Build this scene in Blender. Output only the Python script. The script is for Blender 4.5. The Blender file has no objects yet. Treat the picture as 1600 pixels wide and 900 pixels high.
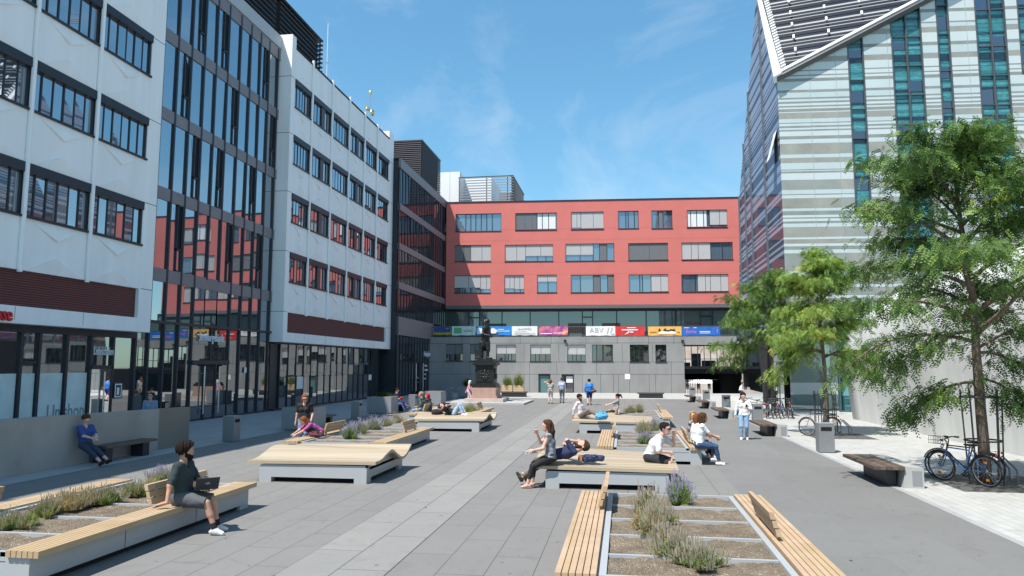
import bpy, bmesh, math, random
import numpy as np
from mathutils import Vector, Matrix
random.seed(7)
R_ = math.radians
scene = bpy.context.scene
COL = scene.collection

# ------------------------------------------------------------------ camera
CAM_H = 2.7
FPX, CX, CY = 1130.0, 800.0, 450.0          # focal length and centre of the 1600x900 photograph
YAW, PITCH = R_(8.7048), R_(6.1119)
_cy, _sy, _cp, _sp = math.cos(YAW), math.sin(YAW), math.cos(PITCH), math.sin(PITCH)
FWD = np.array([-_sy*_cp, _cy*_cp, _sp])
RGT = np.array([_cy, _sy, 0.0])
UPV = np.array([_sy*_sp, -_cy*_sp, _cp])
EYE = np.array([0.0, 0.0, CAM_H])
cam = bpy.data.cameras.new('camera'); camo = bpy.data.objects.new('camera', cam); COL.objects.link(camo)
cam.lens = FPX/1600*36; cam.sensor_width = 36; cam.clip_start = 0.1; cam.clip_end = 3000
M = Matrix.Identity(4)
for i in range(3):
    M[i][0], M[i][1], M[i][2], M[i][3] = RGT[i], UPV[i], -FWD[i], EYE[i]
camo.matrix_world = M
scene.camera = camo

# ------------------------------------------------------------------ light
SUN = Vector((0.337, 0.45, -1.0)).normalized()       # the way the light travels
sl = bpy.data.lights.new('sun', 'SUN'); sl.energy = 4.8; sl.angle = R_(0.5); sl.color = (1.0, 0.955, 0.89)
so = bpy.data.objects.new('sun', sl); COL.objects.link(so)
so.rotation_euler = SUN.to_track_quat('-Z', 'Y').to_euler(); so.location = (-20, -20, 60)
w = bpy.data.worlds.new('World'); scene.world = w; w.use_nodes = True
nt = w.node_tree; nt.nodes.clear()
out = nt.nodes.new('ShaderNodeOutputWorld'); bg = nt.nodes.new('ShaderNodeBackground')
sky = nt.nodes.new('ShaderNodeTexSky'); sky.sky_type = 'NISHITA'; sky.sun_disc = False
sky.sun_elevation = math.asin(-SUN.z); sky.sun_rotation = R_(216.8)
sky.air_density = 1.0; sky.dust_density = 0.35; sky.ozone_density = 2.2; sky.altitude = 120
tc = nt.nodes.new('ShaderNodeTexCoord')
mp = nt.nodes.new('ShaderNodeMapping'); mp.inputs['Scale'].default_value = (2.6, 1.6, 3.2); mp.inputs['Rotation'].default_value = (0.25, 0.35, 0.5)
nz = nt.nodes.new('ShaderNodeTexNoise'); nz.inputs['Scale'].default_value = 1.3; nz.inputs['Detail'].default_value = 8; nz.inputs['Roughness'].default_value = 0.62; nz.inputs['Distortion'].default_value = 0.7
cr = nt.nodes.new('ShaderNodeValToRGB'); cr.color_ramp.elements[0].position = 0.49; cr.color_ramp.elements[0].color = (0, 0, 0, 1)
cr.color_ramp.elements[1].position = 0.86; cr.color_ramp.elements[1].color = (0.46, 0.46, 0.46, 1)
mixs = nt.nodes.new('ShaderNodeMixRGB'); mixs.inputs['Color2'].default_value = (4.6, 4.9, 5.2, 1)
nt.links.new(tc.outputs['Generated'], mp.inputs['Vector']); nt.links.new(mp.outputs['Vector'], nz.inputs['Vector'])
nt.links.new(nz.outputs['Fac'], cr.inputs['Fac']); nt.links.new(cr.outputs['Color'], mixs.inputs['Fac'])
hs = nt.nodes.new('ShaderNodeHueSaturation'); hs.inputs['Saturation'].default_value = 1.2; hs.inputs['Value'].default_value = 1.0
gm = nt.nodes.new('ShaderNodeGamma'); gm.inputs['Gamma'].default_value = 0.7
nt.links.new(sky.outputs['Color'], gm.inputs['Color']); tn = nt.nodes.new('ShaderNodeMixRGB'); tn.blend_type = 'MULTIPLY'; tn.inputs[0].default_value = 1.0; tn.inputs[2].default_value = (1.10, 1.40, 1.45, 1)
nt.links.new(gm.outputs['Color'], tn.inputs[1]); nt.links.new(tn.outputs['Color'], hs.inputs['Color']); nt.links.new(hs.outputs['Color'], mixs.inputs['Color1']); nt.links.new(mixs.outputs['Color'], bg.inputs['Color'])
bg.inputs['Strength'].default_value = 0.14
nt.links.new(bg.outputs['Background'], out.inputs['Surface'])
scene.view_settings.view_transform = 'Standard'; scene.view_settings.look = 'None'
scene.view_settings.exposure = 0.6; scene.view_settings.gamma = 1.0; scene.view_settings.use_curve_mapping = False
try:
    scene.cycles.max_bounces = 6; scene.cycles.glossy_bounces = 3; scene.cycles.transparent_max_bounces = 12
    scene.cycles.diffuse_bounces = 3; scene.cycles.use_denoising = True
except Exception: pass

# ------------------------------------------------------------------ pixel rays -> points of the place
def ray(px, py):
    return RGT*(px-CX) - UPV*(py-CY) + FWD*FPX
def on_z(px, py, z=0.0):
    d = ray(px, py); return EYE + d*((z-CAM_H)/d[2])
def on_x(px, py, x):
    d = ray(px, py); return EYE + d*(x/d[0])
def on_y(px, py, y):
    d = ray(px, py); return EYE + d*(y/d[1])

# ------------------------------------------------------------------ materials
MATS = {}
def mat(name, col, rough=0.7, var=0.0, scale=4.0, bump=0.0, bscale=None, metal=0.0, spec=0.5, stretch=(1, 1, 1), col2=None, detail=5, coat=0.0):
    if name in MATS: return MATS[name]
    m = bpy.data.materials.new(name); m.use_nodes = True; t = m.node_tree; b = t.nodes['Principled BSDF']
    b.inputs['Base Color'].default_value = (*col, 1); b.inputs['Roughness'].default_value = rough
    b.inputs['Metallic'].default_value = metal; b.inputs['Specular IOR Level'].default_value = spec
    if coat: b.inputs['Coat Weight'].default_value = coat
    if var or bump or col2:
        c = t.nodes.new('ShaderNodeTexCoord'); mpn = t.nodes.new('ShaderNodeMapping'); mpn.inputs['Scale'].default_value = stretch
        t.links.new(c.outputs['Object'], mpn.inputs['Vector'])
    if var or col2:
        n = t.nodes.new('ShaderNodeTexNoise'); n.inputs['Scale'].default_value = scale; n.inputs['Detail'].default_value = detail; n.inputs['Roughness'].default_value = 0.6
        t.links.new(mpn.outputs['Vector'], n.inputs['Vector'])
        r = t.nodes.new('ShaderNodeValToRGB'); e = r.color_ramp.elements
        e[0].position = 0.3; e[1].position = 0.7
        c2 = col2 if col2 else tuple(min(1, x*(1+var)) for x in col)
        c1 = col if col2 else tuple(x*(1-var) for x in col)
        e[0].color = (*c1, 1); e[1].color = (*c2, 1)
        t.links.new(n.outputs['Fac'], r.inputs['Fac']); t.links.new(r.outputs['Color'], b.inputs['Base Color'])
    if bump:
        n2 = t.nodes.new('ShaderNodeTexNoise'); n2.inputs['Scale'].default_value = bscale or scale*3; n2.inputs['Detail'].default_value = 4
        t.links.new(mpn.outputs['Vector'], n2.inputs['Vector'])
        bp = t.nodes.new('ShaderNodeBump'); bp.inputs['Strength'].default_value = bump; bp.inputs['Distance'].default_value = 0.02
        t.links.new(n2.outputs['Fac'], bp.inputs['Height']); t.links.new(bp.outputs['Normal'], b.inputs['Normal'])
    MATS[name] = m; return m

def glass(name, base, tint=(0.8, 0.85, 0.9), fac=0.45, rough=0.015, wob=0.0, fres=True):
    """coated facade glass: a mirror layer over the dim room behind it"""
    if name in MATS: return MATS[name]
    m = bpy.data.materials.new(name); m.use_nodes = True; t = m.node_tree; t.nodes.clear()
    o = t.nodes.new('ShaderNodeOutputMaterial'); mx = t.nodes.new('ShaderNodeMixShader'); d = t.nodes.new('ShaderNodeBsdfDiffuse'); g = t.nodes.new('ShaderNodeBsdfGlossy')
    d.inputs['Color'].default_value = (*base, 1); g.inputs['Color'].default_value = (*tint, 1); g.inputs['Roughness'].default_value = rough
    lw = t.nodes.new('ShaderNodeFresnel'); lw.inputs['IOR'].default_value = 1.5
    ma = t.nodes.new('ShaderNodeMath'); ma.operation = 'ADD'; ma.inputs[1].default_value = fac; ma.use_clamp = True
    if fres: t.links.new(lw.outputs[0], ma.inputs[0])
    else: ma.inputs[0].default_value = 0.0
    t.links.new(ma.outputs[0], mx.inputs['Fac'])
    t.links.new(d.outputs[0], mx.inputs[1]); t.links.new(g.outputs[0], mx.inputs[2]); t.links.new(mx.outputs[0], o.inputs['Surface'])
    if wob:
        c = t.nodes.new('ShaderNodeTexCoord'); n = t.nodes.new('ShaderNodeTexNoise'); n.inputs['Scale'].default_value = 0.5
        bp = t.nodes.new('ShaderNodeBump'); bp.inputs['Strength'].default_value = wob; bp.inputs['Distance'].default_value = 0.05
        t.links.new(c.outputs['Object'], n.inputs['Vector']); t.links.new(n.outputs['Fac'], bp.inputs['Height']); t.links.new(bp.outputs['Normal'], g.inputs['Normal'])
    MATS[name] = m; return m

def banded(name, c1, c2, period, rough=0.6, axis=2, sharp=0.5, metal=0.0):
    """thin horizontal slats: two tones alternating with height"""
    if name in MATS: return MATS[name]
    m = bpy.data.materials.new(name); m.use_nodes = True; t = m.node_tree; b = t.nodes['Principled BSDF']; b.inputs['Roughness'].default_value = rough; b.inputs['Metallic'].default_value = metal
    c = t.nodes.new('ShaderNodeTexCoord'); s = t.nodes.new('ShaderNodeSeparateXYZ'); t.links.new(c.outputs['Object'], s.inputs[0])
    a = t.nodes.new('ShaderNodeMath'); a.operation = 'DIVIDE'; a.inputs[1].default_value = period; t.links.new(s.outputs[axis], a.inputs[0])
    f = t.nodes.new('ShaderNodeMath'); f.operation = 'FRACT'; t.links.new(a.outputs[0], f.inputs[0])
    r = t.nodes.new('ShaderNodeValToRGB'); e = r.color_ramp.elements; e[0].position = sharp; e[1].position = min(1, sharp+0.12); e[0].color = (*c1, 1); e[1].color = (*c2, 1)
    t.links.new(f.outputs[0], r.inputs['Fac']); t.links.new(r.outputs['Color'], b.inputs['Base Color'])
    bp = t.nodes.new('ShaderNodeBump'); bp.inputs['Strength'].default_value = 0.5; bp.inputs['Distance'].default_value = period*0.4
    t.links.new(f.outputs[0], bp.inputs['Height']); t.links.new(bp.outputs['Normal'], b.inputs['Normal'])
    MATS[name] = m; return m

# ------------------------------------------------------------------ mesh builder
class MB:
    def __init__(s): s.v = []; s.f = []; s.m = []
    def face(s, pts, m=0):
        i = len(s.v); s.v += [tuple(map(float, p)) for p in pts]; s.f.append(tuple(range(i, i+len(pts)))); s.m.append(m)
    def hexa(s, c, m=0):                       # 8 corners: bottom 4 (ccw), top 4
        i = len(s.v); s.v += [tuple(map(float, p)) for p in c]
        for q in ((0, 3, 2, 1), (4, 5, 6, 7), (0, 1, 5, 4), (1, 2, 6, 5), (2, 3, 7, 6), (3, 0, 4, 7)):
            s.f.append(tuple(i+k for k in q)); s.m.append(m)
    def box(s, x0, x1, y0, y1, z0, z1, m=0):
        s.hexa([(x0, y0, z0), (x1, y0, z0), (x1, y1, z0), (x0, y1, z0), (x0, y0, z1), (x1, y0, z1), (x1, y1, z1), (x0, y1, z1)], m)
    def prism(s, poly, d, m=0):                # polygon of 3d points swept by vector d
        n = len(poly); a = [np.array(p, float) for p in poly]; b = [p+np.array(d, float) for p in a]
        i = len(s.v); s.v += [tuple(p) for p in a+b]
        s.f.append(tuple(range(i+n-1, i-1, -1))); s.m.append(m); s.f.append(tuple(range(i+n, i+2*n))); s.m.append(m)
        for k in range(n):
            k2 = (k+1) % n; s.f.append((i+k, i+k2, i+n+k2, i+n+k)); s.m.append(m)
    def tube(s, pts, rad, n=8, m=0, cap=True):
        pts = [np.array(p, float) for p in pts]; k = len(pts)
        if not hasattr(rad, '__len__'): rad = [rad]*k
        i0 = len(s.v); prev = None
        for j, p in enumerate(pts):
            t = pts[min(j+1, k-1)]-pts[max(j-1, 0)]; t = t/(np.linalg.norm(t)+1e-9)
            if prev is None:
                a = np.array([0, 0, 1.]) if abs(t[2]) < 0.9 else np.array([1., 0, 0]); u = np.cross(t, a)
            else: u = prev - t*prev.dot(t)
            u = u/(np.linalg.norm(u)+1e-9); v = np.cross(t, u); prev = u
            for q in range(n):
                an = 2*math.pi*q/n; s.v.append(tuple(p+rad[j]*(u*math.cos(an)+v*math.sin(an))))
        for j in range(k-1):
            for q in range(n):
                a = i0+j*n+q; b = i0+j*n+(q+1) % n; s.f.append((a, b, b+n, a+n)); s.m.append(m)
        if cap:
            s.f.append(tuple(range(i0+n-1, i0-1, -1))); s.m.append(m); s.f.append(tuple(range(i0+(k-1)*n, i0+k*n))); s.m.append(m)
    def lathe(s, prof, c=(0, 0, 0), n=16, m=0):
        i0 = len(s.v)
        for r, z in prof:
            for q in range(n):
                an = 2*math.pi*q/n; s.v.append((c[0]+r*math.cos(an), c[1]+r*math.sin(an), c[2]+z))
        for j in range(len(prof)-1):
            for q in range(n):
                a = i0+j*n+q; b = i0+j*n+(q+1) % n; s.f.append((a, b, b+n, a+n)); s.m.append(m)
        s.f.append(tuple(range(i0+n-1, i0-1, -1))); s.m.append(m); k = len(prof); s.f.append(tuple(range(i0+(k-1)*n, i0+k*n))); s.m.append(m)
    def ring(s, c, r, tr, axis='y', n=28, k=6, m=0):
        i0 = len(s.v)
        for q in range(n):
            a = 2*math.pi*q/n
            for p in range(k):
                b = 2*math.pi*p/k; rr = r+tr*math.cos(b); h = tr*math.sin(b)
                if axis == 'y': s.v.append((c[0]+rr*math.cos(a), c[1]+h, c[2]+rr*math.sin(a)))
                elif axis == 'x': s.v.append((c[0]+h, c[1]+rr*math.cos(a), c[2]+rr*math.sin(a)))
                else: s.v.append((c[0]+rr*math.cos(a), c[1]+rr*math.sin(a), c[2]+h))
        for q in range(n):
            for p in range(k):
                a = i0+q*k+p; b = i0+q*k+(p+1) % k; c2 = i0+((q+1) % n)*k+(p+1) % k; d = i0+((q+1) % n)*k+p
                s.f.append((a, b, c2, d)); s.m.append(m)
    def ball(s, c, r, n=12, k=8, m=0):
        if not hasattr(r, '__len__'): r = (r, r, r)
        i0 = len(s.v)
        for j in range(k+1):
            th = math.pi*j/k
            for q in range(n):
                a = 2*math.pi*q/n; s.v.append((c[0]+r[0]*math.sin(th)*math.cos(a), c[1]+r[1]*math.sin(th)*math.sin(a), c[2]+r[2]*math.cos(th)))
        for j in range(k):
            for q in range(n):
                a = i0+j*n+q; b = i0+j*n+(q+1) % n; s.f.append((a, a+n, b+n, b)); s.m.append(m)
    def mesh(s, name, mats, smooth=False):
        me = bpy.data.meshes.new(name); me.from_pydata(s.v, [], s.f)
        for x in (mats if isinstance(mats, (list, tuple)) else [mats]): me.materials.append(x)
        if any(s.m): me.polygons.foreach_set('material_index', s.m)
        if smooth: me.polygons.foreach_set('use_smooth', [True]*len(s.f))
        me.update(); return me
    def build(s, name, mats, parent=None, smooth=False, world=True):
        """link as one object; with a parent, world coordinates are turned into the parent's own"""
        if parent is not None and world and s.v:
            inv = np.array(parent_matrix(parent).inverted()); a = np.array(s.v); s.v = [tuple(p) for p in a @ inv[:3, :3].T + inv[:3, 3]]
        o = bpy.data.objects.new(name, s.mesh(name, mats, smooth)); COL.objects.link(o)
        if parent is not None: o.parent = parent
        return o

def build_each(mb, name, mats, parent):
    """every loose piece of the mesh becomes a part of its own"""
    n = len(mb.v); p = list(range(n))
    def find(a):
        while p[a] != a: p[a] = p[p[a]]; a = p[a]
        return a
    for f in mb.f:
        for k in f[1:]: p[find(k)] = find(f[0])
    G = {}
    for f, m in zip(mb.f, mb.m): G.setdefault(find(f[0]), []).append((f, m))
    for fs in G.values():
        q = MB(); ix = {}
        for f, m in fs:
            for k in f:
                if k not in ix: ix[k] = len(q.v); q.v.append(mb.v[k])
            q.f.append(tuple(ix[k] for k in f)); q.m.append(m)
        q.build(name, mats, parent)

def parent_matrix(o):
    m = Matrix.LocRotScale(o.location, o.rotation_euler, o.scale)
    return parent_matrix(o.parent) @ m if o.parent else m
def tag(o, label=None, cat=None, group=None, kind=None):
    if label: o['label'] = label
    if cat: o['category'] = cat
    if group: o['group'] = group
    if kind: o['kind'] = kind
    return o
def thing(name, label, cat, loc=(0, 0, 0), rz=0.0, group=None):
    o = bpy.data.objects.new(name, None); COL.objects.link(o); o.empty_display_size = 0.2
    o.location = tuple(map(float, loc)); o.rotation_euler = (0, 0, rz); return tag(o, label, cat, group)
def dup(o, parent=None):
    c = o.copy(); COL.objects.link(c)
    if parent is not None: c.parent = parent
    for ch in list(o.children): dup(ch, c)
    return c
def place(proto, used, loc, rz, label, group=None):
    """the first call uses the prototype itself, later calls copies of the thing and all its parts"""
    o = dup(proto) if used[0] else proto; used[0] = True
    o.location = tuple(map(float, loc)); o.rotation_euler = (0, 0, rz); o['label'] = label
    if group: o['group'] = group
    return o
def lettering(text, size, m, parent, origin, u, v, name='lettering', wide=1.0, depth=0.01, align='CENTER', bold=0.0):
    """solid letters standing on a plane: origin is the middle of the base line, u to the right, v up"""
    cu = bpy.data.curves.new('letters', 'FONT'); cu.body = text; cu.size = size; cu.align_x = align; cu.extrude = depth; cu.offset = bold
    cu.resolution_u = 2
    t = bpy.data.objects.new('letters', cu); COL.objects.link(t)
    me = bpy.data.meshes.new_from_object(t); bpy.data.objects.remove(t)
    me.materials.clear(); me.materials.append(m); me.name = 'letters'
    u = Vector(u).normalized(); v = Vector(v).normalized(); n = u.cross(v)
    W = Matrix(((u.x*wide, v.x, n.x, origin[0]), (u.y*wide, v.y, n.y, origin[1]), (u.z*wide, v.z, n.z, origin[2]), (0, 0, 0, 1)))
    me.transform(parent_matrix(parent).inverted() @ W)
    o = bpy.data.objects.new(name, me); COL.objects.link(o); o.parent = parent; return o

class Wall:
    """a vertical plane: a() gives the world point for along / height / out"""
    def __init__(s, p, ang, flip=False):       # runs along (cos ang, sin ang); out is to the right of that, or left when flipped
        s.p = np.array([p[0], p[1], 0.0]); s.u = np.array([math.cos(ang), math.sin(ang), 0.0])
        s.n = np.array([math.sin(ang), -math.cos(ang), 0.0])*(-1 if flip else 1)
    def a(s, u, z, d=0.0): return s.p+s.u*u+s.n*d+np.array([0, 0, z])
    def px(s, x, y, d=0.0):                   # pixel -> (u, z) on the plane moved out by d
        r = ray(x, y); q = s.p+s.n*d; t = (q-EYE).dot(s.n)/r.dot(s.n); h = EYE+r*t
        return float((h-s.p).dot(s.u)), float(h[2])
    def box(s, mb, u0, u1, z0, z1, d0, d1, m=0):
        mb.hexa([s.a(u0, z0, d0), s.a(u1, z0, d0), s.a(u1, z0, d1), s.a(u0, z0, d1), s.a(u0, z1, d0), s.a(u1, z1, d0), s.a(u1, z1, d1), s.a(u0, z1, d1)], m)
    def quad(s, mb, u0, u1, z0, z1, d=0.0, m=0, tilt=0.0, turn=0.0):
        h = (u1-u0)/2*math.tan(turn); k = (z1-z0)/2*math.tan(tilt)
        mb.face([s.a(u0, z0, d-h-k), s.a(u1, z0, d+h-k), s.a(u1, z1, d+h+k), s.a(u0, z1, d-h+k)], m)
    def holes(s, mb, u0, u1, z0, z1, holes, d=0.0, depth=0.3, m=0, mr=0):
        us = sorted({u0, u1, *[x for h in holes for x in h[:2]]}); zs = sorted({z0, z1, *[x for h in holes for x in h[2:4]]})
        us = [x for x in us if u0 <= x <= u1]; zs = [x for x in zs if z0 <= x <= z1]
        for j in range(len(zs)-1):
            i = 0
            while i < len(us)-1:
                def hole(i): return any(h[0] <= (us[i]+us[i+1])/2 <= h[1] and h[2] <= (zs[j]+zs[j+1])/2 <= h[3] for h in holes)
                if hole(i): i += 1; continue
                k = i
                while k+1 < len(us)-1 and not hole(k+1): k += 1
                s.quad(mb, us[i], us[k+1], zs[j], zs[j+1], d, m); i = k+1
        for h in holes:
            a, b, c, e = h[:4]
            mb.face([s.a(a, c, d), s.a(b, c, d), s.a(b, c, d-depth), s.a(a, c, d-depth)], mr); mb.face([s.a(a, e, d-depth), s.a(b, e, d-depth), s.a(b, e, d), s.a(a, e, d)], mr)
            mb.face([s.a(a, c, d-depth), s.a(a, e, d-depth), s.a(a, e, d), s.a(a, c, d)], mr); mb.face([s.a(b, c, d), s.a(b, e, d), s.a(b, e, d-depth), s.a(b, c, d-depth)], mr)
# ------------------------------------------------------------------ palette
WHITE = mat('white_facade', (0.80, 0.80, 0.80), 0.6, scale=1.5, stretch=(1, 1, 0.10), col2=(0.89, 0.885, 0.88), detail=9)
DARK = mat('dark_metal', (0.018, 0.021, 0.030), 0.45, var=0.2, scale=3)
BAND = mat('brown_grey_panel', (0.20, 0.18, 0.19), 0.45, var=0.06, scale=1)
REDLV = banded('red_brown_louvre', (0.055, 0.014, 0.014), (0.17, 0.045, 0.045), 0.085, 0.6)
REDW = mat('red_render', (0.60, 0.165, 0.142), 0.85, var=0.05, scale=0.5, bump=0.1, bscale=40)
GREYC = mat('grey_concrete_panel', (0.265, 0.262, 0.256), 0.8, var=0.14, scale=0.8, bump=0.1, bscale=25, stretch=(1, 1, 0.35))
JOINT = mat('panel_joint', (0.03, 0.03, 0.03), 0.9)
G_SKY = glass('facade_glass', (0.035, 0.05, 0.06), (0.85, 0.9, 0.95), 0.42)
G_DARK = glass('dark_glass', (0.012, 0.014, 0.02), (0.8, 0.8, 0.85), 0.20)
G_SHOP = glass('shop_glass', (0.03, 0.036, 0.04), (0.85, 0.88, 0.9), 0.30)
G_GAL = glass('gallery_glass', (0.085, 0.115, 0.105), (0.8, 0.88, 0.88), 0.12)
G_RED = glass('red_house_glass', (0.10, 0.14, 0.18), (0.85, 0.9, 0.95), 0.25)
FROST = mat('frosted_film', (0.58, 0.68, 0.68), 0.35, var=0.12, scale=1.2, spec=0.6)
BLIND = banded('pale_blind', (0.62, 0.61, 0.60), (0.36, 0.33, 0.32), 0.085, 0.5, sharp=0.72)
BLINDG = banded('grey_blind', (0.20, 0.21, 0.22), (0.10, 0.10, 0.11), 0.085, 0.5, sharp=0.7)
CURTAIN = mat('white_curtain', (0.72, 0.74, 0.75), 0.8, var=0.12, scale=6, stretch=(3, 3, 0.05))
LOUV = mat('black_louvre', (0.035, 0.033, 0.038), 0.5, var=0.15, scale=2)
LOUVG = mat('grey_louvre', (0.30, 0.30, 0.31), 0.45, metal=0.3)
STEEL = mat('brushed_steel', (0.55, 0.56, 0.58), 0.3, metal=0.9)
LETTER = mat('pale_lettering', (0.75, 0.80, 0.85), 0.5)
REDL = mat('red_lettering', (0.62, 0.01, 0.02), 0.4)
PAPER = mat('white_paper', (0.78, 0.78, 0.76), 0.8, var=0.03)
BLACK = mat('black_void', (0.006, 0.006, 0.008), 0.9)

# ------------------------------------------------------------------ ground sheets
def slab_mat(name, col, w, hgt, off, mortar, mcol, var=0.1, offset=0.5, rough=0.85):
    m = bpy.data.materials.new(name); m.use_nodes = True; t = m.node_tree; b = t.nodes['Principled BSDF']; b.inputs['Roughness'].default_value = rough; b.inputs['Specular IOR Level'].default_value = 0.3
    c = t.nodes.new('ShaderNodeTexCoord'); s = t.nodes.new('ShaderNodeSeparateXYZ'); k = t.nodes.new('ShaderNodeCombineXYZ')
    t.links.new(c.outputs['Object'], s.inputs[0]); ad = t.nodes.new('ShaderNodeMath'); ad.operation = 'SUBTRACT'; ad.inputs[1].default_value = off
    t.links.new(s.outputs[0], ad.inputs[0]); t.links.new(s.outputs[1], k.inputs[0]); t.links.new(ad.outputs[0], k.inputs[1])
    br = t.nodes.new('ShaderNodeTexBrick'); br.offset = offset; br.inputs['Scale'].default_value = 1; br.inputs['Brick Width'].default_value = w; br.inputs['Row Height'].default_value = hgt
    br.inputs['Mortar Size'].default_value = mortar; br.inputs['Mortar Smooth'].default_value = 0.1; br.inputs['Bias'].default_value = 0
    br.inputs['Color1'].default_value = (*[x*(1-var) for x in col], 1); br.inputs['Color2'].default_value = (*[x*(1+var) for x in col], 1); br.inputs['Mortar'].default_value = (*mcol, 1)
    t.links.new(k.outputs[0], br.inputs['Vector'])
    n = t.nodes.new('ShaderNodeTexNoise'); n.inputs['Scale'].default_value = 0.35; n.inputs['Detail'].default_value = 8; n.inputs['Roughness'].default_value = 0.7; t.links.new(c.outputs['Object'], n.inputs['Vector'])
    r = t.nodes.new('ShaderNodeValToRGB'); r.color_ramp.elements[0].position = 0.25; r.color_ramp.elements[0].color = (0.91, 0.91, 0.91, 1); r.color_ramp.elements[1].position = 0.75; r.color_ramp.elements[1].color = (1.06, 1.06, 1.05, 1)
    t.links.new(n.outputs['Fac'], r.inputs['Fac'])
    n3 = t.nodes.new('ShaderNodeTexNoise'); n3.inputs['Scale'].default_value = 60; n3.inputs['Detail'].default_value = 2; t.links.new(c.outputs['Object'], n3.inputs['Vector'])
    r3 = t.nodes.new('ShaderNodeValToRGB'); r3.color_ramp.elements[0].color = (0.8, 0.8, 0.8, 1); r3.color_ramp.elements[1].color = (1.2, 1.2, 1.2, 1); t.links.new(n3.outputs['Fac'], r3.inputs['Fac'])
    mu = t.nodes.new('ShaderNodeMixRGB'); mu.blend_type = 'MULTIPLY'; mu.inputs[0].default_value = 1; t.links.new(br.outputs['Color'], mu.inputs[1]); t.links.new(r.outputs['Color'], mu.inputs[2])
    m2 = t.nodes.new('ShaderNodeMixRGB'); m2.blend_type = 'MULTIPLY'; m2.inputs[0].default_value = 1; t.links.new(mu.outputs[0], m2.inputs[1]); t.links.new(r3.outputs['Color'], m2.inputs[2])
    n4 = t.nodes.new('ShaderNodeTexNoise'); n4.inputs['Scale'].default_value = 1.7; n4.inputs['Detail'].default_value = 10; n4.inputs['Roughness'].default_value = 0.75; n4.inputs['Distortion'].default_value = 1.2; t.links.new(c.outputs['Object'], n4.inputs['Vector'])
    r4 = t.nodes.new('ShaderNodeValToRGB'); r4.color_ramp.elements[0].position = 0.33; r4.color_ramp.elements[0].color = (0.88, 0.875, 0.87, 1); r4.color_ramp.elements[1].position = 0.47; r4.color_ramp.elements[1].color = (1, 1, 1, 1); t.links.new(n4.outputs['Fac'], r4.inputs['Fac'])
    vo = t.nodes.new('ShaderNodeTexVoronoi'); vo.inputs['Scale'].default_value = 1.3; t.links.new(c.outputs['Object'], vo.inputs['Vector'])
    r5 = t.nodes.new('ShaderNodeValToRGB'); r5.color_ramp.elements[0].position = 0.028; r5.color_ramp.elements[0].color = (0.62, 0.62, 0.62, 1); r5.color_ramp.elements[1].position = 0.04; r5.color_ramp.elements[1].color = (1, 1, 1, 1); t.links.new(vo.outputs['Distance'], r5.inputs['Fac'])
    m3 = t.nodes.new('ShaderNodeMixRGB'); m3.blend_type = 'MULTIPLY'; m3.inputs[0].default_value = 1; t.links.new(m2.outputs[0], m3.inputs[1]); t.links.new(r4.outputs[0], m3.inputs[2])
    m4 = t.nodes.new('ShaderNodeMixRGB'); m4.blend_type = 'MULTIPLY'; m4.inputs[0].default_value = 1; t.links.new(m3.outputs[0], m4.inputs[1]); t.links.new(r5.outputs[0], m4.inputs[2])
    t.links.new(m4.outputs[0], b.inputs['Base Color']); return m
SLAB = slab_mat('plaza_slab', (0.189, 0.184, 0.177), 1.9, 0.63, -3.09, 0.006, (0.07, 0.07, 0.07), 0.025)
STRIPM = slab_mat('pale_strip_slab', (0.232, 0.226, 0.216), 1.9, 0.705, -4.50, 0.007, (0.05, 0.05, 0.05), 0.05)
LANE = slab_mat('lane_slab', (0.172, 0.169, 0.164), 3.2, 1.2, 2.4, 0.003, (0.135, 0.135, 0.135), 0.05)
PALE = slab_mat('pale_paver', (0.385, 0.383, 0.368), 0.42, 0.2, 0, 0.006, (0.26, 0.258, 0.245), 0.07)
LEFTP = slab_mat('walk_slab', (0.36, 0.345, 0.335), 0.8, 0.4, 0, 0.005, (0.16, 0.16, 0.16), 0.05)
COBBLE = slab_mat('dark_cobble', (0.13, 0.128, 0.125), 0.12, 0.1, 0, 0.016, (0.05, 0.05, 0.048), 0.25)
EARTH = mat('far_ground', (0.26, 0.25, 0.23), 0.9, var=0.15, scale=0.1)

def sheet(name, x0, x1, y0, y1, z, m):
    b = MB(); b.face([(x0, y0, z), (x1, y0, z), (x1, y1, z), (x0, y1, z)]); o = b.build(name, m); o['kind'] = 'structure'; return o
b = MB(); ys = [-60, 73, 112, 1600]; zs = [0, 0, -2.3, -2.3]
for i in range(3):
    b.face([(-900, ys[i], zs[i]), (900, ys[i], zs[i]), (900, ys[i+1], zs[i+1]), (-900, ys[i+1], zs[i+1])])
tag(b.build('ground', EARTH), kind='structure')
sheet('plaza', -13.9, 2.4, -20, 60, 0.004, SLAB)
sheet('pavement_strip', -4.50, -3.09, -20, 60, 0.008, STRIPM)
sheet('asphalt_lane', 2.4, 6.0, -20, 60, 0.004, LANE)
b = MB()
for q in ((6.0, 14, -20, 72.5), (-13.9, 6.0, 60, 72.5)): b.face([(q[0], q[2], 0.004), (q[1], q[2], 0.004), (q[1], q[3], 0.004), (q[0], q[3], 0.004)])
tag(b.build('pale_pavement', PALE), kind='structure')
b = MB(); b.box(5.86, 6.0, -20, 60, -0.1, 0.012); b.box(-13.9, 5.86, 59.86, 60, -0.1, 0.012)
tag(b.build('kerb', mat('kerb_stone', (0.30, 0.30, 0.30), 0.8, var=0.1, scale=2)), kind='structure')
sheet('left_pavement', -21.5, -13.9, -20, 72, 0.004, LEFTP)
for (x0, x1, y0, y1) in ((7.2, 9.6, 17.2, 19.8), (7.0, 9.2, 28.6, 30.9), (7.1, 9.4, 41.2, 43.6)):
    sheet('tree_pit', x0, x1, y0, y1, 0.009, COBBLE)

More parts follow.
